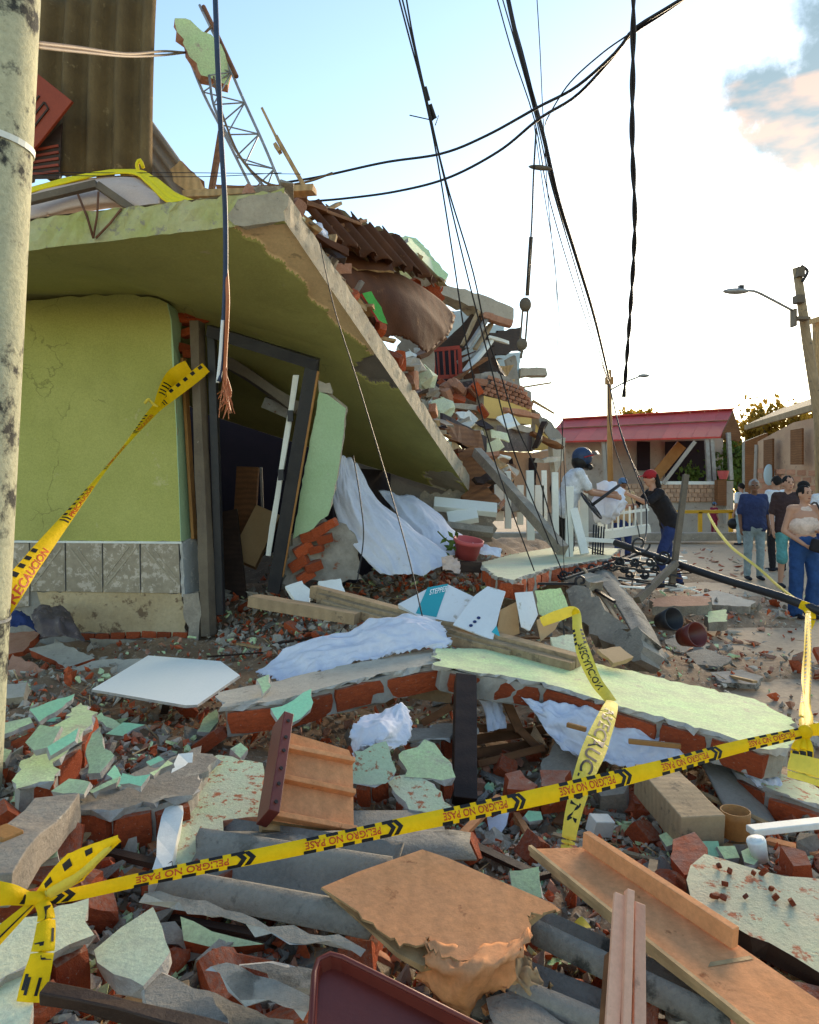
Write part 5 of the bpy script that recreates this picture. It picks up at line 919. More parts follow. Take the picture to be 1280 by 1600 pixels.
cloth('bed_sheet', [[P(402, 1054, 4.35), P(450, 1014, 4.5), P(530, 990, 4.55), P(590, 966, 4.6), P(650, 962, 4.6), P(690, 968, 4.6)], [P(410, 1056, 4.28), P(460, 1026, 4.36), P(540, 1002, 4.4), P(600, 986, 4.4), P(660, 978, 4.42), P(700, 990, 4.45)], [P(432, 1062, 4.2), P(480, 1042, 4.26), P(550, 1022, 4.28), P(600, 1014, 4.3), P(660, 1004, 4.3), P(704, 1006, 4.35)],
                   [P(444, 1070, 4.12), P(476, 1062, 4.15), P(510, 1048, 4.2), P(570, 1030, 4.22), P(630, 1018, 4.25), P(690, 1012, 4.28)]], 'white_cloth', 'crumpled white sheet lying over the brick-edged ridge', 'sheet', 46, 90, .045, fs=(2.2, 4), seed=9, ragged=.01)
cloth('white_rag', [[P(570, 1118, 3.45), P(600, 1102, 3.5), P(626, 1094, 3.5), P(640, 1110, 3.5)], [P(552, 1132, 3.36), P(584, 1130, 3.3), P(616, 1124, 3.34), P(642, 1132, 3.42)], [P(546, 1150, 3.3), P(578, 1152, 3.24), P(604, 1148, 3.24), P(636, 1160, 3.32)], [P(550, 1200, 3.28), P(562, 1176, 3.2), P(586, 1160, 3.2), P(610, 1166, 3.22)]], 'white_cloth', 'small white rag draped over the brick chunk', 'rag', 36, 40, .03, fs=(1.5, 2), seed=12, ragged=.006)
cloth('white_rag', [[P(744, 1084, 3.95), P(768, 1080, 4.00), P(786, 1080, 4.00)], [P(756, 1108, 3.91), P(772, 1104, 3.91), P(786, 1104, 3.95)], [P(762, 1142, 3.81), P(776, 1140, 3.81), P(792, 1138, 3.86)]], 'white_cloth', 'thin white rag hanging right of the dark post', 'rag', 24, 20, .02, fs=(2, 5), seed=15)
cloth('bed_sheet', [[P(815, 1090, 3.83), P(860, 1096, 3.74), P(930, 1106, 3.65), P(1010, 1134, 3.56), P(1086, 1160, 3.47)], [P(832, 1110, 3.74), P(880, 1120, 3.60), P(950, 1140, 3.52), P(1020, 1164, 3.43), P(1092, 1180, 3.38)], [P(860, 1150, 3.60), P(900, 1162, 3.52), P(960, 1178, 3.43), P(1010, 1196, 3.34), P(1060, 1200, 3.29)], [P(884, 1166, 3.52), P(930, 1186, 3.43), P(980, 1200, 3.34), P(1010, 1206, 3.28), P(1040, 1208, 3.24)]], 'white_cloth', 'long white sheet stuffed beneath the fallen mint wall', 'sheet', 40, 80, .03, fs=(4, 8), seed=19)
cloth('bed_sheet', [[P(1142, 1176, 3.48), P(1170, 1172, 3.48), P(1196, 1182, 3.48)], [P(1150, 1194, 3.38), P(1180, 1196, 3.37), P(1206, 1206, 3.37)], [P(1170, 1216, 3.29), P(1200, 1220, 3.27), P(1222, 1222, 3.27)], [P(1184, 1230, 3.25), P(1206, 1234, 3.23), P(1222, 1230, 3.25)]], 'white_cloth', 'bluish white sheet end at the right beside the ridge sheet', 'sheet', 24, 30, .02, fs=(4, 5), seed=23)
cloth('white_rag', [[P(738, 846, 7.3), P(756, 850, 7.3), P(784, 858, 7.3)], [P(744, 862, 7.2), P(762, 866, 7.2), P(782, 870, 7.2)]], 'white_cloth', 'white rag scrap right of the red flowerpot', 'rag', 12, 18, .02, fs=(4, 4), seed=27)
cloth('white_rag', [[P(690, 872, 6.7), P(704, 868, 6.7), P(718, 876, 6.75)], [P(692, 890, 6.6), P(706, 892, 6.6), P(720, 896, 6.6)]], 'mattress_pink', 'crumpled beige rag at the end of the hanging sheet', 'rag', 14, 16, .03, fs=(4, 4), seed=30)
beam('wood_dowel', P(982, 1158, 3.39), P(1064, 1166, 3.34), .022, .022, 'timber_tan', 'thin tan wooden dowel on the long sheet', 'dowel'); beam('wood_dowel', P(886, 1132, 3.48), P(916, 1140, 3.43), .022, .022, 'timber_tan', 'short yellow wooden dowel on the sheet beside the tape', 'dowel')
# --- grey gutters, lumps and pots right of the mid slab
cloth('asbestos_gutter', [[P(926, 892, 7.2), P(940, 886, 7.3), P(956, 894, 7.3)], [P(972, 960, 5.9), P(990, 952, 6.0), P(1008, 962, 6.0)], [P(1008, 1034, 5.0), P(1028, 1022, 5.1), P(1046, 1036, 5.1)]], 'asbestos', 'long grey half-round gutter sloping down toward the camera', 'gutter', 20, 16, .004, thick=.014)
beam('thin_batten', P(912, 890, 7.0), P(1002, 1030, 5.0), .03, .04, 'wood_grey', 'thin pale batten along the grey gutter', 'batten')
for i, (px, d, m_) in enumerate((([(884, 920), (916, 914), (950, 950), (978, 980), (960, 1006), (930, 996), (900, 960)], 5.6, 'concrete'), ([(956, 990), (990, 984), (1006, 1010), (1000, 1036), (970, 1030)], 5.0, 'asbestos'), ([(884, 914), (900, 900), (930, 910), (916, 930)], 6.2, 'concrete'))):
    tag(plate('concrete_lump', px, PLN((px[0][0], px[0][1], d + .3), (px[2][0], px[2][1], d), (px[-1][0], px[-1][1], d + .1)), .2, [m_, m_], None, .02), ('dark grey concrete lump left of the long gutter', 'grey roofing lump at the gutter foot', 'grey concrete lump under the mint-topped slab')[i], 'concrete lump')
for i, (x, y, d, m_) in enumerate(((1066, 996, 5.9, 'mahogany'), (1032, 972, 6.3, 'black_metal'))):
    mb = MB(); mb.lathe(P(x, y, d), [(.001, 0), (.07, 0), (.10, .17), (.09, .17), (.065, .02), (.001, .02)], 18, 0, Euler((R(60), R(50), 0)).to_matrix()); tag(mb.build('plant_pot', [m_], smooth=True), ('dark brown pot lying tipped near the gutter end', 'small black pot lying beside the gutter')[i], 'pot')
for i, (px, dz, m_) in enumerate((([(1040, 1000), (1080, 990), (1110, 1008), (1090, 1020), (1050, 1018)], .05, 'asbestos'), ([(1072, 1020), (1104, 1012), (1142, 1030), (1128, 1042), (1090, 1038)], .05, 'asbestos'), ([(1110, 1050), (1160, 1046), (1196, 1058), (1180, 1070), (1130, 1066)], .04, 'asbestos_grey'), ([(1104, 956), (1134, 952), (1136, 970), (1108, 973)], .12, 'mint'), ([(1080, 930), (1120, 922), (1180, 940), (1170, 948), (1100, 944)], .04, 'concrete_pale'), ([(1016, 936), (1060, 930), (1110, 932), (1106, 946), (1020, 948)], .1, 'brick_pale'))):
    lay('flat_debris', ('grey roofing scrap beside the tipped brown pot', 'grey roofing scrap on the street edge', 'long grey scrap above the fallen wall end', 'green-faced tile block on the street', 'cream board fragment on the street near the black pipe', 'stack of pale bricks behind the tile block')[i], 'debris', px, dz, .03, .1, .03 if i < 3 else .1, [m_, 'asbestos' if i < 3 else 'concrete'], amp=.01)
# --- fallen white slatted gate on the street and black ironwork
sg = thing('fallen_slat_fence', 'white slatted fence panel lying flat behind the gutter', 'fence', G(1020, 900, .15))
for k in range(9):
    y = 874 + k * 6.5; beam('slat', G(968 - k * 3, y, .16 + .05 * (k % 2)), G(1066 - k * 2 + (k % 3) * 8, y - 4, .16), .06, .03, 'white_paint', parent=sg, seg=3, jit=.008)
ir = thing('iron_grille', 'black wrought-iron scroll grille collapsed in front of the pickets', 'grille', P(960, 900, 7.2))
def scroll(c, r, turns=1.6, flip=1, d=7.2):
    pts = []
    for i in range(22): q = i / 21; a = q * turns * 2 * math.pi; rr = r * (1 - .75 * q); pts.append(P(c[0] + flip * rr * math.cos(a), c[1] + rr * math.sin(a), d))
    MB().tube(pts, .012, 5).build('scroll', ['black_metal'], ir)
for k in range(9): scroll((880 + k * 11, 898 - k * 2.6 + (k % 2) * 5), 8, 1.5, 1 if k % 2 else -1, 6.9 + .06 * k); scroll((968 + k * 8, 878 + (k % 3) * 10), 7, 1.5, -1 if k % 2 else 1, 7.4)
for a_, b_, w_ in (((790, 912, 6.2), (910, 912, 6.4), .02), ((880, 905, 6.6), (1010, 862, 8.0), .025), ((960, 884, 7.2), (1060, 900, 7.2), .025), ((966, 902, 7.2), (1058, 916, 7.0), .025), ((956, 870, 7.6), (1010, 880, 7.4), .03), ((896, 900, 6.8), (960, 940, 6.0), .03)): MB().bar(P(*a_), P(*b_), w_, .02).build('bar', ['black_metal'], ir)
for k in range(26):
    x, y = random.uniform(890, 1080), random.uniform(860, 925); a_ = random.uniform(-.5, .5); L_ = random.uniform(20, 60); d_ = (1.55 - .25) * 1150 / (y - 765 + 25) * .8
    MB().bar(P(x - L_ / 2, y + a_ * L_ / 2, d_), P(x + L_ / 2, y - a_ * L_ / 2, d_ + random.uniform(-.3, .3)), random.choice((.012, .016, .03)), .014).build('bar', [random.choice(('black_metal', 'black_metal', 'rust', 'white_paint'))], ir)
scroll((908, 908), 12, 1.3, 1, 6.3); scroll((905, 922), 9, 1.3, -1, 6.3); scroll((1000, 850), 16, 1.2, 1, 7.6); scroll((1036, 870), 14, 1.2, -1, 7.4)
for k in range(5): MB().bar(P(928 + k * 4, 820 + k, 9.0), P(926 + k * 4, 866, 8.8), .018, .02).build('bar', ['black_metal'], ir)
beam('steel_post', P(1072, 742, 7.6), P(1050, 912, 7.3), .055, .055, 'post_old', 'dark steel post leaning upright behind the cap-wearing person', 'post', up=V((0, -1, 0)))
beam('steel_post', P(1056, 880, 7.3), P(996, 938, 6.6), .06, .06, 'post_old', 'short grey steel strut angled down to the rubble', 'strut', up=V((0, -1, 0)))
tag(MB().tube([P(962, 848, 8.2), P(1030, 872, 7.6), P(1130, 905, 7.0), P(1220, 932, 6.5), P(1300, 962, 6.1)], .038, 12).build('black_pipe', ['black_metal'], smooth=True), 'long black pipe slanting down across the street', 'pipe')
# clutter inside the dark room
for i, (a_, b_, w_, t_) in enumerate((((388, 730, 8.6), (380, 860, 8.5), .25, .1), ((408, 730, 8.8), (412, 840, 8.8), .03, .03), ((350, 800, 8.0), (364, 940, 7.6), .3, .04), ((420, 800, 8.4), (380, 880, 8.2), .3, .2))):
    beam('wardrobe_panel', P(*a_), P(*b_), w_, t_, ('wood_brown', 'steel', 'wood_dark', 'cardboard')[i], ('reddish panel standing inside the dark room', 'thin metal rod inside the dark room', 'dark board leaning just inside the doorway', 'tan carton slumped inside the doorway')[i], 'panel', 'things inside the dark room', up=V((0, -1, 0)))
tag(MB().box(P(434, 636, 8.0), .3, .2, .12, Euler((.2, .4, .1)).to_matrix()).build('ceiling_lamp', ['steel']), 'grey lamp fixture hanging inside the doorway', 'lamp')
cloth('dark_sack', [[P(52, 950, 6.3), P(80, 944, 6.3), P(104, 952, 6.3)], [P(50, 976, 6.1), P(86, 962, 6.05), P(124, 978, 6.1)], [P(60, 1000, 6.0), P(96, 994, 5.95), P(134, 1002, 6.0)]], 'stone_dark', 'dark grey sack slumped against the tiled wall base', 'sack', 24, 24, .04, fs=(2, 3), seed=51)
cloth('dark_sack', [[P(10, 962, 5.9), P(30, 954, 5.9), P(48, 966, 5.9)], [P(6, 984, 5.7), P(34, 976, 5.7), P(58, 988, 5.7)]], 'jeans_dark', 'navy cloth heap beside the pole and tiled wall', 'cloth', 16, 18, .03, fs=(2, 3), seed=54)
# ---------------------------------------------------------------- people
DG = bpy.context.evaluated_depsgraph_get
def cap(mb, a, b, ra, rb, ex=1.0, ey=1.0, side=V((1, 0, 0)), n=12):
    a, b = V(a), V(b); t = (b - a); L = t.length; t = t.normalized() if L > 1e-6 else V((0, 0, 1)); s = side - t * side.dot(t)
    if s.length < .05: s = V((0, 1, 0)) - t * t.y
    s.normalize(); u = t.cross(s); rings = []
    for k in range(1, 4): q = math.pi / 2 * k / 4; rings.append((a - t * ra * math.cos(q), ra * math.sin(q)))
    for k in range(5): rings.append((a.lerp(b, k / 4), ra + (rb - ra) * k / 4))
    for k in range(3, 0, -1): q = math.pi / 2 * k / 4; rings.append((b + t * rb * math.cos(q), rb * math.sin(q)))
    vs = [c + s * (math.cos(2 * math.pi * j / n) * r * ex) + u * (math.sin(2 * math.pi * j / n) * r * ey) for c, r in rings for j in range(n)]
    m = len(rings); fs = [(i * n + j, i * n + (j + 1) % n, i * n + n + (j + 1) % n, i * n + n + j) for i in range(m - 1) for j in range(n)] + [tuple(range(n))[::-1], tuple((m - 1) * n + j for j in range(n))]
    mb.add(vs, fs)
def fuse(mb, name, matname, parent, vox=.013, it=5):
    me, org = mb.mesh(name, [matname]); o = bpy.data.objects.new('fuse', me); COL.objects.link(o)
    md = o.modifiers.new('r', 'REMESH'); md.mode = 'VOXEL'; md.voxel_size = vox; sm = o.modifiers.new('s', 'SMOOTH'); sm.factor = .5; sm.iterations = it
    m2 = bpy.data.meshes.new_from_object(o.evaluated_get(DG())); m2.name = name; bpy.data.objects.remove(o)
    m2.materials.clear(); m2.materials.append(MT[matname])
    for p in m2.polygons: p.use_smooth = True
    if name in ('shirt', 'trousers', 'shorts', 'hair', 'long_hair'):      # creases in the cloth, locks in the hair
        hr = 'hair' in name; sd_ = random.random() * 50; nv = [v.normal.copy() for v in m2.vertices]
        for v, n_ in zip(m2.vertices, nv):
            c = v.co; w_ = (1 - abs(mnoise.noise(V((c.x * 9 + sd_, c.y * 9, c.z * (3 if hr else 13) + c.x * 8))))) - .75 if not hr else mnoise.noise(V((c.x * 40, c.y * 40 + sd_, c.z * 14)))
            v.co = c + n_ * w_ * ((.008 if matname == 'top_beige' else .016) if not hr else .012)
    return link(name, m2, org, parent)
STD = dict(pelvis=(0, 0, .93), waist=(0, 0, 1.08), chest=(0, 0, 1.28), neck=(0, .0, 1.44), head=(0, .02, 1.585),
           sl=(-.17, 0, 1.40), el=(-.22, -.03, 1.13), wl=(-.23, .05, .90), sr=(.17, 0, 1.40), er=(.22, -.03, 1.13), wr=(.23, .05, .90),
           hl=(-.09, 0, .90), kl=(-.10, .02, .50), al=(-.10, -.02, .09), hr=(.09, 0, .90), kr=(.10, .02, .50), ar=(.10, -.02, .09))
def person(label, base, yaw, h=1.7, J=None, skin='skin_a', top='tee_white', bottom='jeans_dark', shoe='shoe_dark', hair='hair_black', sleeve=.75, leg='long', topcut=0, hat=None, longhair=False, wide=0, slim=1.0, look=0, group=None, headw=None):
    slim *= 1.12; k = h / 1.7; Rz = Matrix.Rotation(yaw, 3, 'Z'); B = V(base); j = {**STD, **(J or {})}
    W = {a: B + Rz @ (V(b) * k) for a, b in j.items()}; sd = Rz @ V((1, 0, 0)); t = thing('person', label, 'person', B, group)
    fw = Rz @ V((0, 1, 0)); hd = W['head']; up = (hd - W['neck']).normalized() if J and ('neck' in J or 'head' in J) else V((0, 0, 1)); up = (up + V((0, 0, 1.5))).normalized()
    HR = Rz @ Matrix.Rotation(look, 3, 'Z'); hf = HR @ V((0, 1, 0))
    m = MB()
    cap(m, W['pelvis'], W['waist'], .125 * k * slim, .115 * k * slim, 1.2, .85, sd); cap(m, W['waist'], W['chest'], .115 * k * slim, .13 * k * slim, 1.2, .85, sd); cap(m, W['chest'], W['neck'] - V((0, 0, .05 * k)), .13 * k * slim, .08 * k, 1.2, .85, sd)
    cap(m, W['sl'], W['sr'], .055 * k, .055 * k); cap(m, W['neck'] - up * .05 * k, hd, .052 * k, .05 * k)
    m.ell(hd + up * .015 * k, .074 * k, .092 * k, .105 * k, HR); m.ell(hd - up * .055 * k + hf * .025 * k, .05 * k, .058 * k, .055 * k, HR)
    cap(m, hd + hf * .085 * k + up * .012 * k, hd + hf * .106 * k - up * .018 * k, .008 * k, .014 * k, n=8)
    for s in (-1, 1): m.ell(hd + HR @ V((s * .078, -.005, -.005)) * k, .012 * k, .022 * k, .032 * k, HR, n=8, k=6)
    for q in 'lr':
        cap(m, W['s' + q], W['e' + q], .046 * k, .038 * k); cap(m, W['e' + q], W['w' + q], .038 * k, .026 * k)
        d = (W['w' + q] - W['e' + q]).normalized(); wp = W['w' + q]; x = d.cross(fw if abs(d.dot(fw)) < .8 else V((0, 0, 1))).normalized(); z = x.cross(d)
        cap(m, wp, wp + d * .07 * k, .028 * k, .034 * k, 1, .6, z, 10); inw = 1 if q == 'l' else -1
        for f_ in range(4):
            b0 = wp + d * .085 * k + z * (f_ - 1.5) * .021 * k; L_ = (.055, .068, .063, .05)[f_] * k; b1 = b0 + d * L_ * .6 + x * .006 * k * inw; cap(m, b0, b1, .0095 * k, .009 * k, n=6); cap(m, b1, b1 + (d * .75 + x * .6 * inw).normalized() * L_ * .55, .009 * k, .0075 * k, n=6)
        cap(m, wp + d * .03 * k + z * .028 * k, wp + d * .085 * k + z * .052 * k + x * .012 * k * inw, .012 * k, .009 * k, n=6)
        cap(m, W['h' + q], W['k' + q], .078 * k, .054 * k); cap(m, W['k' + q], W['a' + q], .056 * k, .036 * k)
        ft = Rz @ V((.02 * (1 if q == 'r' else -1), 1, 0)); cap(m, W['a' + q] + V((0, 0, -.05 * k)), W['a' + q] + ft * .14 * k + V((0, 0, -.06 * k)), .036 * k, .03 * k)
    fuse(m, 'body', skin, t, .0115)
    if top:
        m = MB()
        if topcut == 0:
            cap(m, W['hl'] + V((0, 0, -.01 * k)), W['hr'] + V((0, 0, -.01 * k)), .105 * k * slim, .105 * k * slim, .8, 1.0, V((0, 0, 1))); cap(m, W['pelvis'] + V((0, 0, .03 * k)), W['waist'], .145 * k * slim, .132 * k * slim, 1.22, .9, sd); cap(m, W['waist'], W['chest'], .132 * k * slim, .145 * k * slim, 1.22, .9, sd)
        cap(m, W['chest'] - V((0, 0, .08 * k if topcut else 0)), W['neck'] - V((0, 0, .08 * k)), (.160 if topcut else .142) * k * slim, (.10 if topcut else .09) * k, 1.2, .9, sd)
        if sleeve: cap(m, W['sl'], W['sr'], .066 * k, .066 * k)
        for q in 'lr':
            if sleeve: cap(m, W['s' + q], V(W['s' + q]).lerp(W['e' + q], sleeve), .062 * k, .060 * k)
            elif topcut: cap(m, W['chest'] + sd * (.07 if q == 'r' else -.07) * k, W['neck'] + sd * (.03 if q == 'r' else -.03) * k, .06 * k, .045 * k, .6, .9, sd)
        fuse(m, 'shirt', top, t, .014)
    m = MB(); cap(m, W['pelvis'] - V((0, 0, .01)), W['pelvis'] + (W['waist'] - W['pelvis']) * .35, .138 * k * slim, .132 * k * slim, 1.2, .88, sd)
    for q in 'lr':
        cap(m, W['h' + q], W['k' + q], .096 * k, (.068 + wide * .5) * k)
        if leg == 'long': cap(m, W['k' + q], W['a' + q] + V((0, 0, .0)), (.068 + wide * .5) * k, (.056 + wide) * k)
        elif leg == 'short': cap(m, W['k' + q] + V((0, 0, .02)), W['k' + q] - V((0, 0, .06 * k)), .08 * k, .085 * k)
    fuse(m, 'trousers' if leg == 'long' else 'shorts', bottom, t, .014)
    for q in 'lr':
        m = MB(); ft = Rz @ V((.02 * (1 if q == 'r' else -1), 1, 0)); a = W['a' + q]; cap(m, a + V((0, 0, -.045 * k)) - ft * .03 * k, a + ft * .16 * k + V((0, 0, -.06 * k)), .045 * k, .036 * k, 1, .8, sd); fuse(m, 'shoe', shoe, t, .012, 3)
    for s in (-1, 1): MB().ell(hd + HR @ V((s * .031, .083, .018)) * k, .014 * k, .008 * k, .008 * k, HR, n=8, k=6).build('eye', ['eye_dark'], t, smooth=True)
    MB().ell(hd + HR @ V((0, .082, -.052)) * k, .022 * k, .008 * k, .006 * k, HR, n=8, k=6).build('mouth', ['lip'], t, smooth=True)
    for s in (-1, 1): MB().ell(hd + HR @ V((s * .031, .088, .036)) * k, .018 * k, .005 * k, .004 * k, HR, n=8, k=6).build('eyebrow', [hair], t, smooth=True)
    if hat != 'helmet':
        m = MB(); m.ell(hd + up * .035 * k - hf * .016 * k, .083 * k, .092 * k, .097 * k, HR); hv = fuse(m, 'hair', hair, t, .009, 2)
        if longhair:
            m = MB(); b = hd - hf * .07 * k; cap(m, b + up * .03 * k, b - V((0, 0, .16 * k)) - hf * .05 * k, .065 * k, .06 * k, 1.2, .7, sd); cap(m, b - V((0, 0, .16 * k)) - hf * .05 * k, b - V((0, 0, .40 * k)) - hf * .10 * k, .06 * k, .02 * k, 1.2, .7, sd); fuse(m, 'long_hair', hair, t, .011, 3)
    if hat in ('cap_red', 'cap_blue'):
        m = MB(); m.ell(hd + up * .05 * k - hf * .006 * k, .090 * k, .103 * k, .088 * k, HR); cap(m, hd + hf * .08 * k + up * .05 * k, hd + hf * .15 * k + up * .035 * k, .055 * k, .05 * k, 1.1, .13, HR @ V((1, 0, 0))); fuse(m, 'cap', hat, t, .009, 2)
    if hat == 'helmet':
        m = MB(); m.ell(hd + up * .03 * k - hf * .02 * k, .112 * k, .132 * k, .124 * k, HR); he = fuse(m, 'helmet', 'helmet_navy', t, .010, 3)
        m = MB(); m.ell(hd - up * .03 * k - hf * .045 * k, .11 * k, .10 * k, .11 * k, HR); cap(m, hd + HR @ V((-.09, .06, -.10)) * k, hd + HR @ V((.09, .06, -.10)) * k, .04 * k, .04 * k); fuse(m, 'chin_guard', 'ink_black', t, .011, 3)
        cloth('visor', [[hd + HR @ V((x, .06 + .11 * math.cos(x * 9), .10)) * k for x in (-.12, -.06, 0, .06, .12)], [hd + HR @ V((x, .09 + .11 * math.cos(x * 9), .055)) * k for x in (-.125, -.06, 0, .06, .125)]], 'steel', n=8, m=16, amp=0, parent=t, thick=.004)
        MB().bar(hd + HR @ V((.125, -.02, .02)) * k, hd + HR @ V((.115, .10, .05)) * k, .02, .012).build('stripe', ['cap_red'], t)
    return t, W
PI = math.pi
p1, W1_ = person('person in white tee and dark motorcycle helmet passing a white bundle', P(884, 868, 9.2) + V((0, 0, -.37)) , -PI / 2, 1.72, dict(pelvis=(0, -.02, .95), waist=(0, .03, 1.08), chest=(0, .10, 1.27), neck=(0, .16, 1.42), head=(0, .22, 1.555), sl=(-.17, .13, 1.38), sr=(.17, .13, 1.38), el=(-.17, .30, 1.17), wl=(-.10, .53, 1.14), er=(.15, .28, 1.14), wr=(.08, .55, 1.10)), 'skin_a', 'tee_white', 'black_cloth', hat='helmet', sleeve=.7)
p2, W2_ = person('person in red cap and black top reaching for the bundle', P(1050, 918, 10.2), PI / 2 + .12, 1.66, dict(pelvis=(0, .03, .93), waist=(0, .09, 1.06), chest=(0, .20, 1.24), neck=(0, .27, 1.40), head=(0, .32, 1.54), sl=(-.16, .25, 1.35), sr=(.16, .25, 1.35), el=(-.20, .46, 1.20), wl=(-.14, .72, 1.33), er=(.18, .44, 1.16), wr=(.12, .68, 1.14), hl=(-.09, .03, .90), hr=(.09, .03, .90), kl=(-.10, .20, .52), al=(-.10, .22, .09), kr=(.10, .02, .50), ar=(.10, -.16, .09)), 'skin_c', 'black_cloth', 'jeans_dark', hat='cap_red', longhair=True, sleeve=.8, slim=.95)
person('person in blue cap and tan top behind the white bundle', G(973, 884, .05), PI, 1.72, None, 'skin_b', 'cardboard', 'jeans_dark', hat='cap_blue')
person('grey-haired person in navy shirt and pale jeans standing in the street', G(1178, 906, 0), PI - .1, 1.72, None, 'skin_b', 'navy_shirt', 'jeans_pale', hair='hair_grey', sleeve=.95, look=-.2, slim=1.08)
person('young person in dark brown tee and teal shorts walking', G(1231, 918, 0), PI - .15, 1.76, dict(kl=(-.10, .08, .50), al=(-.10, -.05, .12), kr=(.10, .05, .50)), 'skin_c', 'brown_tee', 'shorts_teal', leg='short', sleeve=.9, look=.15)
pw, WW = person('person in beige halter top and wide blue trousers with shoulder bag', G(1256, 966, 0), PI + .05, 1.60, dict(el=(-.23, .02, 1.13), wl=(-.10, .17, 1.12), er=(.25, -.02, 1.12), wr=(.10, .17, .96), kl=(-.11, .06, .5), kr=(.11, .02, .5)), 'skin_c', 'top_beige', 'pants_blue', sleeve=0, topcut=1, wide=.035, look=.2, slim=.98)
MB().ell(WW['head'] + V((.02, .06, .11)), .07, .07, .06).build('hair_bun', ['hair_black'], pw, smooth=True)
bgt = thing('shoulder_bag', 'small black shoulder bag held by person in beige halter top', 'bag', WW['wr'] + V((.08, -.16, -.1)))
MB().box(WW['wr'] + V((.12, -.12, -.02)), .22, .07, .15, Euler((0, .3, 0)).to_matrix()).build('pouch', ['black_cloth'], bgt, bevel=.025)
MB().tube(cat_rom([WW['wr'] + V((.2, -.1, .05)), WW['chest'] + V((.16, -.15, -.05)), WW['sl'] + V((-.04, -.07, .07)), WW['sl'] + V((-.04, .08, .04))], 14), .012, 6).build('strap', ['black_metal'], bgt)
person('person in white tee walking away carrying a dark helmet', G(1159, 852, 0), .4, 1.72, None, 'skin_a', 'tee_white', 'jeans_pale')
MB_ = MB(); MB_.ell(P(1147, 818, 20.6), .17, .17, .16); tag(MB_.build('motorcycle_helmet', ['ink_black'], smooth=True), 'dark motorcycle helmet carried by the person walking away', 'helmet')
person('person in white shirt seen from behind between the two walkers', G(1214, 893, 0), .2, 1.8, None, 'skin_a', 'tee_white', 'black_cloth')
person('small person in maroon shirt beyond the yellow railing', (9.6, 23.2, 0), -1.2, 1.15, None, 'skin_a', 'maroon', 'maroon', hat='cap_blue')
person('person in white shirt half cut off by the right edge', G(1291, 900, 0), PI - .3, 1.72, None, 'skin_b', 'tee_white', 'jeans_dark')
# bundle and fan stand passed between the two people
cloth('white_bundle', [[P(934, 758, 9.5), P(950, 752, 9.45), P(966, 758, 9.5), P(974, 768, 9.6)], [P(926, 778, 9.4), P(946, 780, 9.3), P(964, 784, 9.3), P(976, 786, 9.5)], [P(926, 800, 9.4), P(944, 806, 9.3), P(960, 806, 9.35), P(970, 800, 9.5)], [P(930, 814, 9.5), P(942, 818, 9.5), P(954, 814, 9.5), P(962, 806, 9.6)]], 'white_cloth', 'white cloth bundle carried between the helmeted person and red cap', 'bundle', 30, 30, .09, fs=(2, 2), seed=40)
fs_ = thing('fan_stand', 'black fan stand with spoked round base held by two people', 'fan stand', P(924, 802, 9.2))
fc, fa = P(924, 790, 8.9), (P(962, 762, 8.95) - P(924, 790, 9.05)).normalized(); fx = fa.cross(V((0, 1, .3))).normalized(); fy = fa.cross(fx)
MB().tube([fc + (fx * math.cos(a) * .19 + fy * math.sin(a) * .19) for a in [2 * PI * i / 24 for i in range(25)]], .014, 6).build('base_ring', ['black_metal'], fs_, smooth=True)
for i in range(5): a = 2 * PI * i / 5; MB().bar(fc, fc + (fx * math.cos(a) + fy * math.sin(a)) * .19, .04, .015, up=fa).build('spoke', ['black_metal'], fs_)
MB().tube([fc - fa * .03, P(968, 758, 8.95)], .02, 8).build('pole', ['black_metal'], fs_, smooth=True)
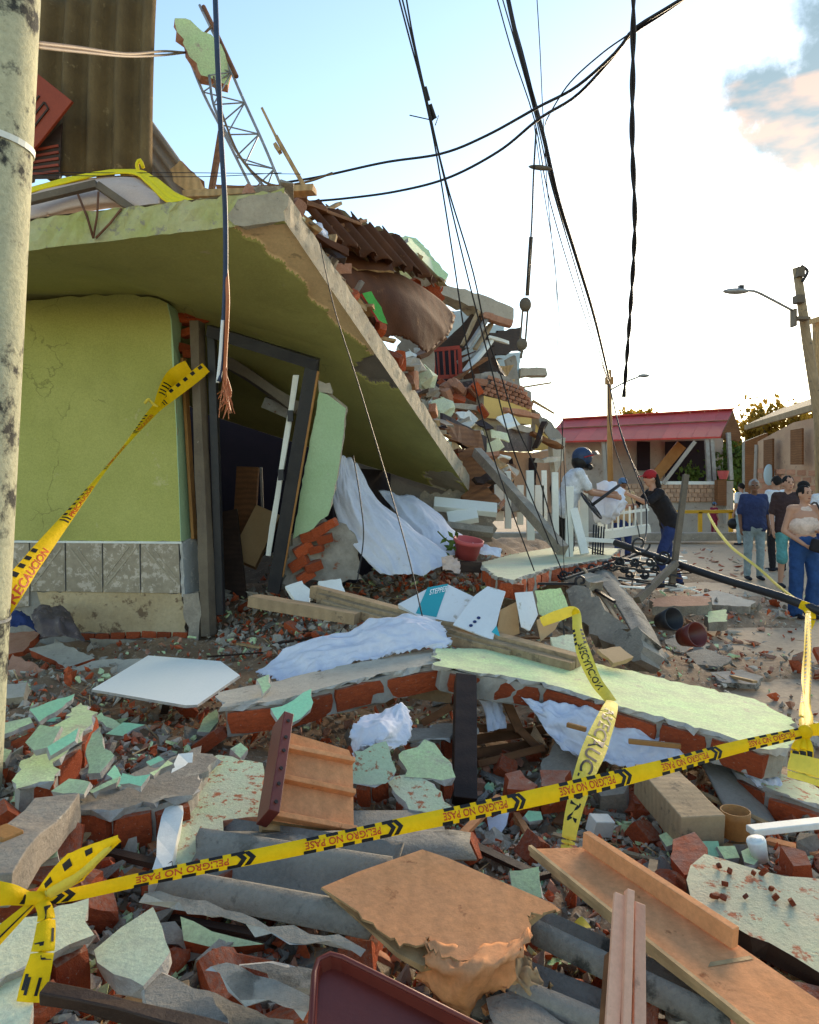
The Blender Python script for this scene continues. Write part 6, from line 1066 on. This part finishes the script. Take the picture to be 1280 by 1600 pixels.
# ---------------------------------------------------------------- cables
CB = 'cable_black'
for i, (pts, r) in enumerate((
        ([(619, -20, 4.6), (640, 60, 4.7), (661, 140, 4.8), (682, 240, 5.0), (708, 400, 5.3), (728, 530, 5.6), (756, 660, 5.9), (790, 770, 6.2), (838, 900, 6.4)], .006),
        ([(624, -20, 4.6), (644, 60, 4.7), (664, 150, 4.8), (690, 260, 5.0), (728, 420, 5.3), (764, 560, 5.6), (798, 690, 5.9), (840, 800, 6.2), (884, 905, 6.4)], .006),
        ([(632, -20, 4.6), (646, 60, 4.7), (668, 160, 4.8), (696, 280, 5.0), (738, 420, 5.3), (760, 520, 5.6), (784, 590, 5.8), (806, 662, 6.0), (840, 740, 6.3), (872, 850, 6.6)], .006),
        ([(772, -20, 5.2), (800, 80, 5.3), (836, 190, 5.5), (856, 300, 5.8), (890, 420, 6.4), (930, 540, 7.6), (952, 600, 9.0)], .005),
        ([(780, -20, 5.2), (806, 70, 5.3), (838, 186, 5.5), (862, 290, 5.8), (900, 420, 6.6), (940, 560, 8.5), (954, 604, 10)], .005),
        ([(786, -20, 5.2), (814, 70, 5.3), (842, 184, 5.5), (866, 300, 5.8), (906, 440, 6.6), (948, 590, 9.5)], .005),
        ([(838, -20, 5.0), (844, 80, 5.2), (849, 190, 5.5), (858, 330, 5.8), (872, 470, 6.2), (880, 640, 6.6), (876, 760, 6.8), (884, 935, 7.0)], .0035),
        ([(834, 190, 5.5), (850, 300, 5.7), (868, 420, 6.0), (872, 560, 6.4), (880, 700, 6.8), (890, 870, 7.0)], .0035),
        ([(950, 590, 12), (966, 660, 11), (990, 730, 10), (1014, 790, 9.4)], .010), ([(952, 600, 12), (974, 690, 11), (1004, 760, 10), (1010, 830, 9.4), (986, 920, 7)], .010), ([(950, 600, 12), (956, 680, 11.5), (985, 770, 10.5), (1000, 840, 9.5)], .008),
        ([(500, 380, 5.4), (522, 480, 5.3), (560, 600, 5.2), (602, 740, 5.0), (636, 860, 4.8), (662, 972, 4.6)], .0045), ([(552, 712, 6.6), (563, 780, 6.5), (568, 840, 6.4), (558, 910, 6.3)], .006),
        ([(20, 268, 5.4), (150, 270, 5.4), (300, 270, 5.5), (470, 272, 5.8)], .003), ([(20, 273, 5.4), (160, 275, 5.4), (320, 276, 5.5), (440, 270, 5.8)], .003),
        ([(880, 960, 4.6), (884, 1020, 4.5), (900, 1090, 4.2), (930, 1140, 3.9), (960, 1190, 3.6)], .005), ([(960, 1060, 4.2), (1000, 1130, 3.9), (1034, 1196, 3.6)], .005))):
    cable('overhead_wire', pts, r, CB, ('thin black wire, left one of the left three', 'thin black wire, middle one of the left three', 'thin black wire, right one of the left three', 'thin wire, leftmost of the strands beside the thick bundle', 'thin wire, second strand left of the thick bundle', 'thin wire hugging the thick bundle', 'hair-thin wire dropping right of the thick bundle', 'hair-thin wire falling toward the white pickets', 'loose wire from far pole to red-capped person', 'slack wire from far pole down behind red-capped person', 'short wire below the far pole', 'thin line hanging from the slab edge to the crumpled sheet', 'short dark wire hanging before the folded sheet', 'upper thin line strung across the roof debris', 'lower thin line strung across the roof debris', 'dark wire trailing under the mint wall left of the dowel', 'dark wire trailing under the mint wall across the dowel')[i], 'wire', 'thin wires', 40, 5)
cable('power_cable', [(790, -20, 5.2), (812, 80, 5.3), (838, 170, 5.5), (850, 215, 5.6), (872, 310, 5.9), (900, 400, 6.6), (930, 500, 8.0), (952, 592, 11)], .016, CB, 'thick black cable bundle running down toward the far pole', n=40, ns=8)
cable('power_cable', [(1090, -16, 4.0), (1040, 14, 4.1), (990, 46, 4.3), (962, 82, 4.4), (900, 136, 4.7), (840, 168, 5.0), (760, 212, 5.4), (690, 240, 5.6), (600, 254, 5.9), (500, 276, 6.2), (440, 286, 6.4)], .010, CB, 'upper black cable sweeping from top right to the roof', n=60, ns=8)
cable('power_cable', [(1094, -20, 4.05), (1040, 18, 4.15), (985, 55, 4.35), (955, 92, 4.5), (900, 150, 4.8), (842, 186, 5.0), (780, 236, 5.4), (700, 278, 5.7), (620, 299, 6.0), (540, 310, 6.3), (470, 316, 6.4)], .010, CB, 'lower black cable sweeping from top right to the roof', n=60, ns=8)
cable('power_cable', [(985, 52, 4.3), (940, 84, 4.5), (890, 130, 4.7), (858, 180, 5.0), (852, 196, 5.2)], .005, CB, 'short thin tie cable between the crossing cables', n=24)
tw = thing('twisted_cable', 'twisted black cable hanging straight down at right of centre', 'cable', P(975, 640, 6.0))
base_ = cat_rom([P(990, -20, 4.0), P(989, 100, 4.2), P(988, 220, 4.4), P(992, 350, 4.7), (P(986, 470, 5.2)), P(975, 620, 6.0)], 90)
for ph in (0, PI): MB().tube([p + V((math.cos(i * .42 + ph), math.sin(i * .42 + ph), 0)) * .008 for i, p in enumerate(base_)], .009, 6).build('strand', [CB], tw, smooth=True)
gc = thing('dangling_cable', 'thick blue-black cable dangling before the doorway, copper frayed end', 'cable', P(352, 660, 4.4))
MB().tube(cat_rom([P(336, -20, 4.0), P(340, 90, 4.0), P(346, 220, 4.1), P(352, 330, 4.2), P(352, 450, 4.3), P(346, 560, 4.4), P(342, 596, 4.4)], 60), .015, 8).build('jacket', ['helmet_navy'], gc, smooth=True)
MB().tube(cat_rom([P(352, 400, 4.28), P(356, 470, 4.3), P(352, 560, 4.4), P(352, 600, 4.4)], 24), .012, 6).build('inner_core', ['copper'], gc, smooth=True)
MB().tube(cat_rom([P(348, 500, 4.33), P(344, 560, 4.38), P(340, 598, 4.4)], 12), .010, 6).build('white_core', ['ink_white'], gc, smooth=True)
for i in range(26):
    a = P(352 + random.uniform(-3, 4), random.uniform(560, 600), 4.4); MB().tube(cat_rom([a, a + V((random.uniform(-.02, .03), random.uniform(-.02, .02), -.12)), a + V((random.uniform(-.05, .05), random.uniform(-.04, .04), -random.uniform(.16, .26)))], 6), .0022, 4).build('copper_strand', ['copper'], gc)
lc = thing('service_cable', 'pair of tan cables from the pole to the roof truss', 'cable', P(58, 70, 3.2))
for o_ in (0, 6): MB().tube(cat_rom([P(50, 66 + o_, 3.0), P(120, 74 + o_, 3.8), P(200, 84 + o_ * .6, 5.0), P(256, 80 + o_, 6.2), P(290, 82, 6.7)], 26), .010, 6).build('strand', ['cable_tan'], lc, smooth=True)
cable('service_cable', [(290, 82, 6.7), (312, 60, 6.75), (330, 42, 6.8)], .012, 'cable_tan', 'short tan cable end tied to the green wall chunk')
cable('service_cable', [(334, 120, 6.4), (345, 170, 6.3), (370, 235, 6.3), (398, 272, 6.2), (430, 290, 6.2), (480, 284, 6.1), (520, 270, 6.1)], .010, 'cable_tan', 'tan cable looping down from the truss and off right', n=36)
hc = thing('cable_clamp', 'steel dead-end clamp with hook hanging on a cable in mid air', 'clamp', P(815, 555, 6.0))
MB().tube(cat_rom([P(838, 200, 5.5), P(834, 270, 5.6), P(831, 350, 5.8), P(826, 420, 5.9), P(822, 462, 6.0)], 24), .007, 6).build('wire', [CB], hc)
MB().tube(cat_rom([P(830, 370, 5.85), P(828, 400, 5.9), P(824, 462, 6.0)], 10), .017, 8).build('grip', ['post_old'], hc, smooth=True); MB().ell(P(821, 476, 6.0), .05, .04, .06).build('knuckle', ['post_old'], hc, smooth=True)
for s in (-4, 4): MB().tube([P(821 + s, 482, 6.0), P(817 + s, 535, 6.0)], .009, 6).build('link_bar', ['post_old'], hc)
MB().ell(P(816, 538, 6.0), .045, .03, .05).build('eye_end', ['post_old'], hc, smooth=True); MB().tube([P(816, 545, 6.0), P(814, 560, 6.0)], .012, 6).build('pin', ['post_old'], hc)
MB().ell(P(844, 262, 5.6), .09, .02, .02, Euler((0, .1, 0)).to_matrix()).build('spacer', ['post_old'], hc, smooth=True)
ins = thing('line_splice', 'dark splice sleeves on the left three wires', 'splice', P(676, 185, 4.9))
for a_, b_ in (((663, 136, 4.8), (669, 158, 4.83)), ((671, 163, 4.84), (679, 186, 4.88))): MB().tube([P(*a_), P(*b_)], .018, 8).build('sleeve', ['ink_black'], ins)
MB().tube([P(640, 180, 4.85), P(676, 188, 4.88), P(686, 180, 4.88), P(680, 196, 4.9)], .004, 5).build('tie_wire', [CB], ins)
# ---------------------------------------------------------------- caution tape
def text_geo(s, shear=0):
    cu = bpy.data.curves.new('t', 'FONT'); cu.body = s; cu.size = 1.0; cu.shear = shear; cu.resolution_u = 3; cu.offset = .018; o = bpy.data.objects.new('t', cu); COL.objects.link(o)
    me = bpy.data.meshes.new_from_object(o.evaluated_get(DG())); v = [x.co.copy() for x in me.vertices]; f = [tuple(p.vertices) for p in me.polygons]
    bpy.data.objects.remove(o); bpy.data.curves.remove(cu); bpy.data.meshes.remove(me)
    x0, x1 = min(p.x for p in v), max(p.x for p in v); y0, y1 = min(p.y for p in v), max(p.y for p in v)
    return [((p.x - x0) / (x1 - x0), (p.y - y0) / (y1 - y0)) for p in v], f, (x1 - x0) / (y1 - y0)
TXT = {}
def tape(name, label, pts, width, matn='tape_yellow', marks=None, n=160, parent=None, tw=None, cat='tape', part=False):
    """ribbon along photo points (x, y, depth[, width scale[, twist]]); marks: list of (kind, s0, s1, t0, t1[, text, flip])"""
    cl = cat_rom([P(*p[:3]) for p in pts], n); pr_ = cat_rom([V((p[3] if len(p) > 3 else 1, p[4] if len(p) > 4 else 0, 0)) for p in pts], n) if len(pts) > 2 else [V((1, 0, 0))] * n
    S = [0]
    for a, b in zip(cl, cl[1:]): S.append(S[-1] + (b - a).length)
    fr = []
    for i, p in enumerate(cl):
        t = (cl[min(i + 1, n - 1)] - cl[max(i - 1, 0)]).normalized(); vw = (p - V((0, 0, H))).normalized(); wd = t.cross(vw).normalized(); nn = wd.cross(t).normalized()
        a = pr_[i][1]; w2 = wd * math.cos(a) + nn * math.sin(a); n2 = nn * math.cos(a) - wd * math.sin(a)
        if w2.z < 0 and abs(t.z) < .8 and abs(a) < .1: w2, = (-w2,)
        fr.append((w2, n2, max(.15, pr_[i][0]) * width))
    def mp(s, t, off=0):
        s = min(max(s, 0), S[-1]); lo = 0; hi = n - 1
        while hi - lo > 1:
            m = (lo + hi) // 2
            if S[m] <= s: lo = m
            else: hi = m
        q = (s - S[lo]) / max(S[hi] - S[lo], 1e-9); c = cl[lo].lerp(cl[hi], q); w = fr[lo][0].lerp(fr[hi][0], q); nn = fr[lo][1].lerp(fr[hi][1], q); wd = fr[lo][2] + (fr[hi][2] - fr[lo][2]) * q
        nn = nn if nn.dot(V((0, 0, H)) - c) > 0 else -nn
        return c + w * (t - .5) * wd + nn * (off + .012 * width / .08 * math.sin(s * 6) * 0 + .004 * math.cos((t - .5) * 5))
    body = MB().grid([[mp(S[i], k / 4) for k in range(5)] for i in range(n)]).build(name, [matn], parent, smooth=True)
    if not part: tag(body, label, cat)
    L = S[-1]; ink = {}
    for m in (marks(L) if marks else []):
        kind, s0, s1, t0, t1 = m[:5]; col = {'d': 'ink_black', 't': 'ink_red', 'b': 'ink_black', 'c': 'ink_black'}[kind]; mb = ink.setdefault((col, kind), MB())
        if kind in 'd': k = max(1, int((s1 - s0) / .02)); mb.grid([[mp(s0 + (s1 - s0) * i / k, t, .0015) for t in (t0, (t0 + t1) / 2, t1)] for i in range(k + 1)])
        elif kind == 'c':
            w_ = s1 - s0; mb.grid([[mp(s0 + w_ * .5 * q + w_ * (.5 - abs(t - .5)), t0 + (t1 - t0) * t, .0015) for t in (0, .25, .5, .75, 1)] for q in (0, .5, 1)])
        else:
            if m[5] not in TXT: TXT[m[5]] = text_geo(m[5])
            uv, f, _ = TXT[m[5]]; fl = m[6]
            mb.add([mp(s0 + (s1 - s0) * ((1 - u) if fl in (1, 2) else u), t0 + (t1 - t0) * ((1 - v) if fl in (1, 3) else v), .0015) for u, v in uv], f)
    for (col, kind), mb in ink.items(): tag(mb.build({'d': 'black_dash', 't': 'red_lettering', 'b': 'black_lettering', 'c': 'black_chevron'}[kind], [col], body) if not part else mb.build('printing', [col], parent), kind='stuff')
    return body
def pat_main(L, word='PELIGRO NO PASE', per=.44, off=.0, flip=1, dash=.036, gap=.022):
    out = []; s = -off
    while s < L:
        a, b = s, s + per * .56; x = a
        while x < b:
            for t0, t1 in ((.0, .2), (.8, 1.0)):
                if x > 0 and x + dash < L: out.append(('d', x + (.012 if t0 else 0), x + dash + (.012 if t0 else 0), t0, t1))
            x += dash + gap
        if a > 0 and b < L: out.append(('t', a + .005, b - .01, .28, .74, word, flip))
        for c in (b + .006, b + .03):
            if 0 < c and c + .06 < L: out.append(('c', c, c + .032, .04, .96))
        s += per
    return out
tape('caution_tape', 'main yellow caution tape stretched across the whole foreground', [(40, 1404, 1.70, .5), (110, 1398, 1.75, .5), (230, 1372, 1.84, .6), (350, 1348, 1.93, .8), (480, 1322, 2.03, .86), (640, 1288, 2.18, .92), (760, 1263, 2.3, .98), (900, 1232, 2.46, 1), (1040, 1198, 2.62, 1.0), (1150, 1168, 2.78, .9), (1256, 1144, 2.9, .7)], .056, 'tape_yellow', lambda L: pat_main(L, off=.2), 220)
def pat_wall(L):
    out = []; s = .04; per = .92
    while s < L:
        for k in range(6):
            x = s + k * .085
            if x + .04 < L: out.append(('d', x, x + .038, .66, .96))
        if s + .52 < L: out.append(('t', s + .01, s + .5, .06, .5, 'PRECAUCION', 0))
        for c in (s - .075, s - .035):
            if c > 0 and c + .02 < L: out.append(('d', c, c + .018, .1, .9))
        s += per
    return out
tape('caution_tape', 'yellow caution tape tied from the pole to the door post', [(-14, 968, 2.95, 1.1), (20, 920, 3.0, 1.1), (60, 866, 3.3, 1.1), (110, 802, 3.8, 1.05), (160, 738, 4.5, 1.0), (200, 690, 5.2, .85), (228, 656, 5.8, .5, .5), (246, 636, 6.15, .4, 1.2), (262, 622, 6.35, .8, .3), (300, 592, 6.5, 1.1), (322, 574, 6.54, 1)], .095, 'tape_yellow', pat_wall, 200)
tape('caution_tape', 'short yellow tape end looped on the door post', [(244, 634, 6.15, .4), (258, 606, 6.4, .9), (272, 588, 6.55, 1.3), (296, 574, 6.56, 1.2)], .11, 'tape_yellow', lambda L: [('d', x, x + .02, .1, .85) for x in (.2, .25, .31, .36)], 50)
cable('tape_twist', [(246, 636, 6.15), (236, 628, 6.12), (232, 624, 6.1), (226, 630, 6.1)], .012, 'tape_pale', 'tiny twisted tape tail by the green wall', 'tape')
# hanging tape in the middle
def pat_big(L, a=.1, b=.95): return [('b', L * a, L * b, .2, .82, 'PRECAUCION', 3)]
tape('caution_tape', 'pale yellow tape reading PRECAUCION hanging over the fallen wall', [(957, 1096, 3.46, .6), (952, 1112, 3.3, 1.0, .15), (934, 1158, 3.05, 1.05), (915, 1205, 2.85, .95), (900, 1255, 2.72, .85), (892, 1290, 2.65, .7), (886, 1330, 2.6, .5)], .09, 'tape_pale', lambda L: pat_big(L, .15, .9), 120)
tape('caution_tape', 'upper run of pale tape from the cartons to the wall edge', [(846, 972, 4.6, .8), (872, 962, 4.5, .9), (898, 956, 4.4, .9), (903, 985, 4.2, .7), (912, 1020, 3.95, .9), (930, 1062, 3.72, 1), (946, 1084, 3.58, .8), (957, 1098, 3.46, .6)], .075, 'tape_pale', lambda L: [('b', L * .52, L * .86, .22, .8, 'PRECAUCION', 3)] + [('d', L * .38 + k * .05, L * .38 + k * .05 + .03, t, t + .22) for k in range(4) for t in (0, .75)], 140)
MBk = MB(); MBk.ell(P(900, 958, 4.38), .025, .02, .03); tag(MBk.build('tape_knot', ['tape_yellow'], smooth=True), 'yellow tape knot above the fallen mint wall', 'tape')
tape('caution_tape', 'muddy tape scrap curling beside the orange board', [(900, 1440, 2.3, .8), (915, 1456, 2.25, .9, .6), (928, 1478, 2.2, 1, .2), (940, 1500, 2.18, .9, .5), (944, 1524, 2.15, .7)], .06, 'tape_pale', lambda L: [('d', k * .045, k * .045 + .02, .0, 1) for k in range(1, 6)], 50)
# knot at left
KN = thing('tape_knot', 'yellow tape bow knotted at the lower left', 'tape', P(62, 1404, 1.74))
def dsh(L): return [('d', x, x + .025, t, t + .25) for x in (.035, .10, .17) for t in (.05, .6) if x + .04 < L]
tape('loop', None, [(60, 1402, 1.74, .5), (90, 1376, 1.73, 1.3), (130, 1346, 1.72, 1.2), (160, 1326, 1.70, .9), (186, 1310, 1.70, .3)], .054, 'tape_yellow', dsh, 60, KN, part=True)
tape('loop', None, [(186, 1310, 1.71, .3), (160, 1336, 1.69, .5, .5), (120, 1372, 1.69, .6, .4), (64, 1404, 1.73, .5)], .042, 'tape_pale', None, 50, KN, part=True)
tape('tail', None, [(62, 1404, 1.72, .6), (72, 1430, 1.68, 1.1), (68, 1480, 1.62, 1.25), (56, 1530, 1.59, 1.25), (46, 1566, 1.57, 1.15)], 0.045, 'tape_yellow', lambda L: [('d', x, x + .033, .5, .95) for x in (.035, .12)] + [('d', x, x + .03, .08, .2) for x in (.09, .18)] + [('d', L - .045, L - .012, t, t + .12) for t in (.2, .6)], 60, KN, part=True)
tape('strand', None, [(-20, 1396, 1.68, 1.2), (16, 1398, 1.70, .9), (44, 1404, 1.73, .6), (62, 1404, 1.74, .5)], .048, 'tape_yellow', lambda L: [('d', .08, .15, .1, .7)], 40, KN, part=True)
tape('strand', None, [(-20, 1478, 1.62, 1.1), (10, 1450, 1.66, .9), (40, 1422, 1.70, .6), (60, 1404, 1.74, .4)], .036, 'tape_yellow', lambda L: [('d', .02, .12, .3, .42)], 40, KN, part=True)
MB().ell(P(62, 1404, 1.72), .016, .012, .014).build('knot', ['tape_yellow'], KN, smooth=True)
# right cluster of tape
KR = thing('tape_knot', 'crumpled yellow tape knot hanging at the right edge', 'tape', P(1258, 1150, 2.86))
for x0, x1, ph in ((1262, 1254, 0), (1266, 1262, .7), (1258, 1266, 1.3)): tape('strand', None, [(1263, 955, 5.9, .7), (x0, 1010, 5.0, .5, ph), (x0 - 2, 1070, 4.2, .5, ph * .5), (x1, 1120, 3.16, .7, ph), (1258, 1146, 2.92, .5)], .05, 'tape_yellow', lambda L: [('d', k * .09, k * .09 + .04, .6, 1) for k in range(2, 30) if k * .09 + .04 < L], 70, KR, part=True)
for x, w_ in ((1244, 1), (1254, 1.1), (1264, 1)): tape('strand', None, [(1258, 1144, 2.92, .4), (x, 1166, 2.86, w_), (x - 1, 1186, 2.84, w_)], .035, 'tape_yellow', lambda L: [('d', L - .03, L - .01, .2, .9)], 24, KR, part=True)
tape('tail', None, [(1262, 1182, 2.81, 1), (1260, 1204, 2.78, 1.1), (1257, 1222, 2.76, 1)], .115, 'tape_pale', None, 20, KR, part=True)
tape('strand', None, [(1256, 1144, 2.91, .6), (1276, 1140, 2.91, .9), (1310, 1138, 2.91, 1)], .06, 'tape_yellow', None, 20, KR, part=True); MB().ell(P(1258, 1144, 2.90), .03, .02, .03).build('knot', ['tape_yellow'], KR, smooth=True)
tape('caution_tape', 'distant tape sagging across the street to the black pipe', [(1106, 802, 20, 1), (1118, 824, 17, 1), (1140, 852, 14, 1), (1165, 872, 12, 1.1), (1188, 890, 10.5, .7), (1212, 912, 9, .5), (1240, 934, 7.6, .5), (1262, 950, 6.4, .6)], .06, 'tape_pale', None, 70)
tape('caution_tape', 'tape end tied round the black pipe', [(1250, 944, 6.3, 1), (1262, 950, 6.25, 1.2), (1268, 966, 6.2, .8), (1264, 985, 6.1, .5)], .07, 'tape_yellow', None, 20)
# lettering on the carton
uv, f, _ = text_geo('STEPPER', .25); bp, sb = BXT
c00, c10, c01 = ON(671, 931, bp), ON(699, 924.5, bp), ON(671.5, 922.5, bp)
MB().add([c00 + (c10 - c00) * u + (c01 - c00) * v + bp[1] * .0065 for u, v in uv], f).build('lettering', ['ink_white'], sb); tag([c for c in sb.children if c.name.startswith('lettering')][0], kind='stuff')
# ---------------------------------------------------------------- loose rubble
random.seed(99)
def hull(n, sx, sy, sz, m):
    bm = bmesh.new()
    for _ in range(n): bm.verts.new((random.uniform(-.5, .5) * sx, random.uniform(-.5, .5) * sy, random.uniform(-.5, .5) * sz))
    r = bmesh.ops.convex_hull(bm, input=bm.verts[:]); bmesh.ops.delete(bm, geom=[g for g in r['geom_interior'] if isinstance(g, bmesh.types.BMVert)], context='VERTS')
    if n > 9:
        bmesh.ops.subdivide_edges(bm, edges=[e for e in bm.edges if e.calc_length() > .3], cuts=1)
        bmesh.ops.triangulate(bm, faces=bm.faces[:])
        for v in bm.verts: v.co += jv(.025)
    bmesh.ops.recalc_face_normals(bm, faces=bm.faces)
    me = bpy.data.meshes.new('chunk'); bm.to_mesh(me); bm.free(); me.materials.append(MT[m]); return me
def shard(mt, ms, th):
    k = random.randint(5, 8); a = sorted(random.random() * 2 * PI for _ in range(k)); pts = jag([V((math.cos(t) * random.uniform(.35, .6), math.sin(t) * random.uniform(.25, .5), 0)) for t in a], V((0, 0, 1)), .3, .03)
    return MB().prism(pts, V((0, 0, -th)), 0, 1, jb=.03).mesh('shard', [mt, ms], origin=V((0, 0, -th / 2)))[0]
KIND = {
    'brick_chunk': ([hull(13, 1, .75, .6, 'brick') for _ in range(14)], 'broken red brick lump lying loose in the rubble heap', 'brick', 'loose brick lumps', (.03, .13), 295),
    'pale_brick_chunk': ([hull(12, 1, .8, .6, 'brick_pale') for _ in range(10)], 'pale pinkish brick lump lying loose in the rubble', 'brick', 'loose pale brick lumps', (.03, .11), 150),
    'concrete_chunk': ([hull(13, 1, .85, .65, 'concrete') for _ in range(12)] + [hull(11, 1, .8, .5, 'concrete_pale') for _ in range(8)], 'grey concrete lump lying loose in the rubble heap', 'concrete', 'loose concrete lumps', (.03, .15), 295),
    'green_plaster_chip': ([shard('mint' if i % 2 else 'mint_bright', 'plaster_edge', .18) for i in range(14)], 'small green plaster chip lying loose in the rubble', 'plaster chip', 'loose green plaster chips', (.03, .11), 230),
    'grey_plaster_chip': ([shard('concrete_pale' if i % 2 else 'concrete', 'plaster_edge', .2) for i in range(12)], 'flat grey render chip lying loose in the rubble', 'render chip', 'loose grey render chips', (.04, .16), 280),
    'roofing_chip': ([shard('asbestos', 'asbestos', .08) for i in range(8)], 'flat dark roofing chip lying loose in the rubble', 'roofing chip', 'loose roofing chips', (.06, .22), 110),
}
HOT = [(340, 560, 930, 1030), (0, 300, 1050, 1340), (700, 1020, 1230, 1350), (560, 760, 900, 960), (1000, 1280, 1230, 1360), (100, 330, 1290, 1400)]
def spot(far=.25):
    for _ in range(50):
        px, py = random.uniform(-140, 1420), 1660 - 800 * random.random() ** (1 + far)
        if random.random() < .3: a = random.choice(HOT); px, py = random.uniform(a[0], a[1]), random.uniform(a[2], a[3])
        if py < 862: continue
        z = RZ(px, py); p = G(px, py, z)
        if z < .015 or (p.y > 6.3 and p.x < -2.0) or p.y > 10: continue
        return p, z
    return p, z
RZC = {}
_rz = RZ
def RZ(px, py):
    k = (round(px / 12), round(py / 8))
    if k not in RZC: RZC[k] = _rz(k[0] * 12, max(k[1] * 8, 780))
    return RZC[k]
for nm, (ms_, lb, ct, gp, (s0, s1), cnt) in KIND.items():
    for i in range(cnt):
        p, z = spot(); s = s0 + (s1 - s0) * random.random() ** 1.8; s *= 1 + max(0, p.y - 4) * .12; fl = 'chip' in nm
        e = Euler((random.gauss(0, .35), random.gauss(0, .35), random.random() * 6.3)) if fl else Euler((random.random() * 6, random.random() * 6, random.random() * 6))
        o = link(nm, random.choice(ms_), (p.x, p.y, z + s * (.10 if fl else .18)), None, e, (s * random.uniform(.8, 1.3), s, s * random.uniform(.8, 1.2))); tag(o, lb, ct, gp)
for i in range(90):
    p, z = spot(); a = random.random() * 6.3; L_ = random.uniform(.12, .45); d = V((math.cos(a), math.sin(a), random.uniform(-.15, .25)))
    beam('wood_splinter', V((p.x, p.y, z + .04)), V((p.x, p.y, z + .04)) + d * L_, random.uniform(.012, .045), random.uniform(.008, .02), random.choice(('wood_raw', 'wood_brown', 'wood_grey', 'wood_orange', 'wood_dark')), 'thin broken wood splinter lying loose in the rubble', 'wood splinter', 'loose wood splinters', bevel=0)
for i in range(70):   # whole and half bricks
    p, z = spot(.6); h_ = random.random() < .5
    tag(brick_at(None, V((p.x, p.y, z + .04)), Euler((random.gauss(0, .4), random.gauss(0, .4), random.random() * 6.3)), .11 if h_ else .21, .10, .065), 'whole or half red brick lying loose in the rubble', 'brick', 'loose whole bricks')
# crumbs on the open street
ST = [hull(9, 1, .8, .5, 'brick_pale') for _ in range(5)] + [hull(9, 1, .8, .4, 'concrete_pale') for _ in range(4)] + [hull(9, 1, .8, .5, 'brick') for _ in range(4)]
for i in range(170):
    px = random.gauss(1120, 75); py = 862 + 180 * random.random() ** 1.4; p = G(px, py, .015); s = random.uniform(.03, .17)
    if rub(p.x, p.y) > .1: continue
    tag(link('masonry_crumb', random.choice(ST), (p.x, p.y, max(0, rub(p.x, p.y)) + s * .12), None, Euler((random.gauss(0, .3), random.gauss(0, .3), random.random() * 6)), (s * 1.4, s, s * .8)), 'masonry crumb scattered on the open street', 'debris', 'crumbs on the street')
# fine crushed masonry: too many to count
GM = [hull(7, 1, .9, .7, 'concrete') for _ in range(10)]; GV = [([v.co.copy() for v in m.vertices], [tuple(p.vertices) for p in m.polygons]) for m in GM]
vs, fs, mi = [], [], []
for i in range(16000):
    px, py = random.uniform(-160, 1440), 1680 - 830 * random.random() ** 1.15
    if py < 850: continue
    z = RZ(px, py); p = G(px, py, z)
    if (p.y > 6.5 and p.x < -2.0) or p.y > 11 or (z < .02 and random.random() < .8): continue
    s = random.uniform(.008, .036) * (1 + max(0, p.y - 3) * .15); e = Euler((random.random() * 6, random.random() * 6, random.random() * 6)).to_matrix(); g = random.choice(GV); b = len(vs)
    vs += [e @ (v * s) + V((p.x, p.y, z + s * .2)) for v in g[0]]; fs += [tuple(b + k for k in f) for f in g[1]]; mi += [random.choices((0, 1, 2, 3, 4), (5, 3, 2, 1.3, 2))[0]] * len(g[1])
tag(MB().add(vs, fs, mi).build('gravel', ['concrete', 'brick', 'concrete_pale', 'mint', 'dirt']), 'fine crushed brick and plaster covering the heap', None, None, 'stuff')
# a second layer: crumbs, chips and splinters a few centimetres across
SHV = [([v.co.copy() for v in m.vertices], [tuple(p.vertices) for p in m.polygons]) for m in [shard('mint', 'mint', .2) for _ in range(8)]]
vs, fs, mi = [], [], []
for i in range(15000):
    px, py = random.uniform(-160, 1440), 1680 - 830 * random.random() ** 1.1
    if random.random() < .35: a = random.choice(HOT); px, py = random.uniform(a[0], a[1]), random.uniform(a[2], a[3])
    if py < 850: continue
    z = RZ(px, py); p = G(px, py, z)
    if (p.y > 6.5 and p.x < -2.0) or p.y > 11 or (z < .02 and random.random() < .85): continue
    s = (.022 + .05 * random.random() ** 2) * (1 + max(0, p.y - 3) * .12); k = random.random(); b = len(vs)
    if k < .55: g = random.choice(GV); e = Euler((random.random() * 6, random.random() * 6, random.random() * 6)).to_matrix(); sc_ = V((s, s, s)); m_ = random.choices((0, 1, 2, 5), (3, 5, 3, 2))[0]
    elif k < .85: g = random.choice(SHV); e = Euler((random.gauss(0, .5), random.gauss(0, .5), random.random() * 6)).to_matrix(); sc_ = V((s, s, s)); m_ = random.choices((0, 2, 3, 4), (4, 3, 3, 1.5))[0]
    else: g = GV[0]; e = Euler((random.gauss(0, .3), random.gauss(0, .3), random.random() * 6)).to_matrix(); sc_ = V((s * 2.6, s * .25, s * .2)); m_ = 6
    vs += [e @ V((v.x * sc_.x, v.y * sc_.y, v.z * sc_.z)) + V((p.x, p.y, z + s * .3)) for v in g[0]]; fs += [tuple(b + q for q in f) for f in g[1]]; mi += [m_] * len(g[1])
tag(MB().add(vs, fs, mi).build('crushed_masonry', ['concrete', 'brick', 'concrete_pale', 'mint', 'asbestos', 'brick_pale', 'wood_raw']), 'crumbs and chips of brick, plaster and wood filling the gaps', None, None, 'stuff')
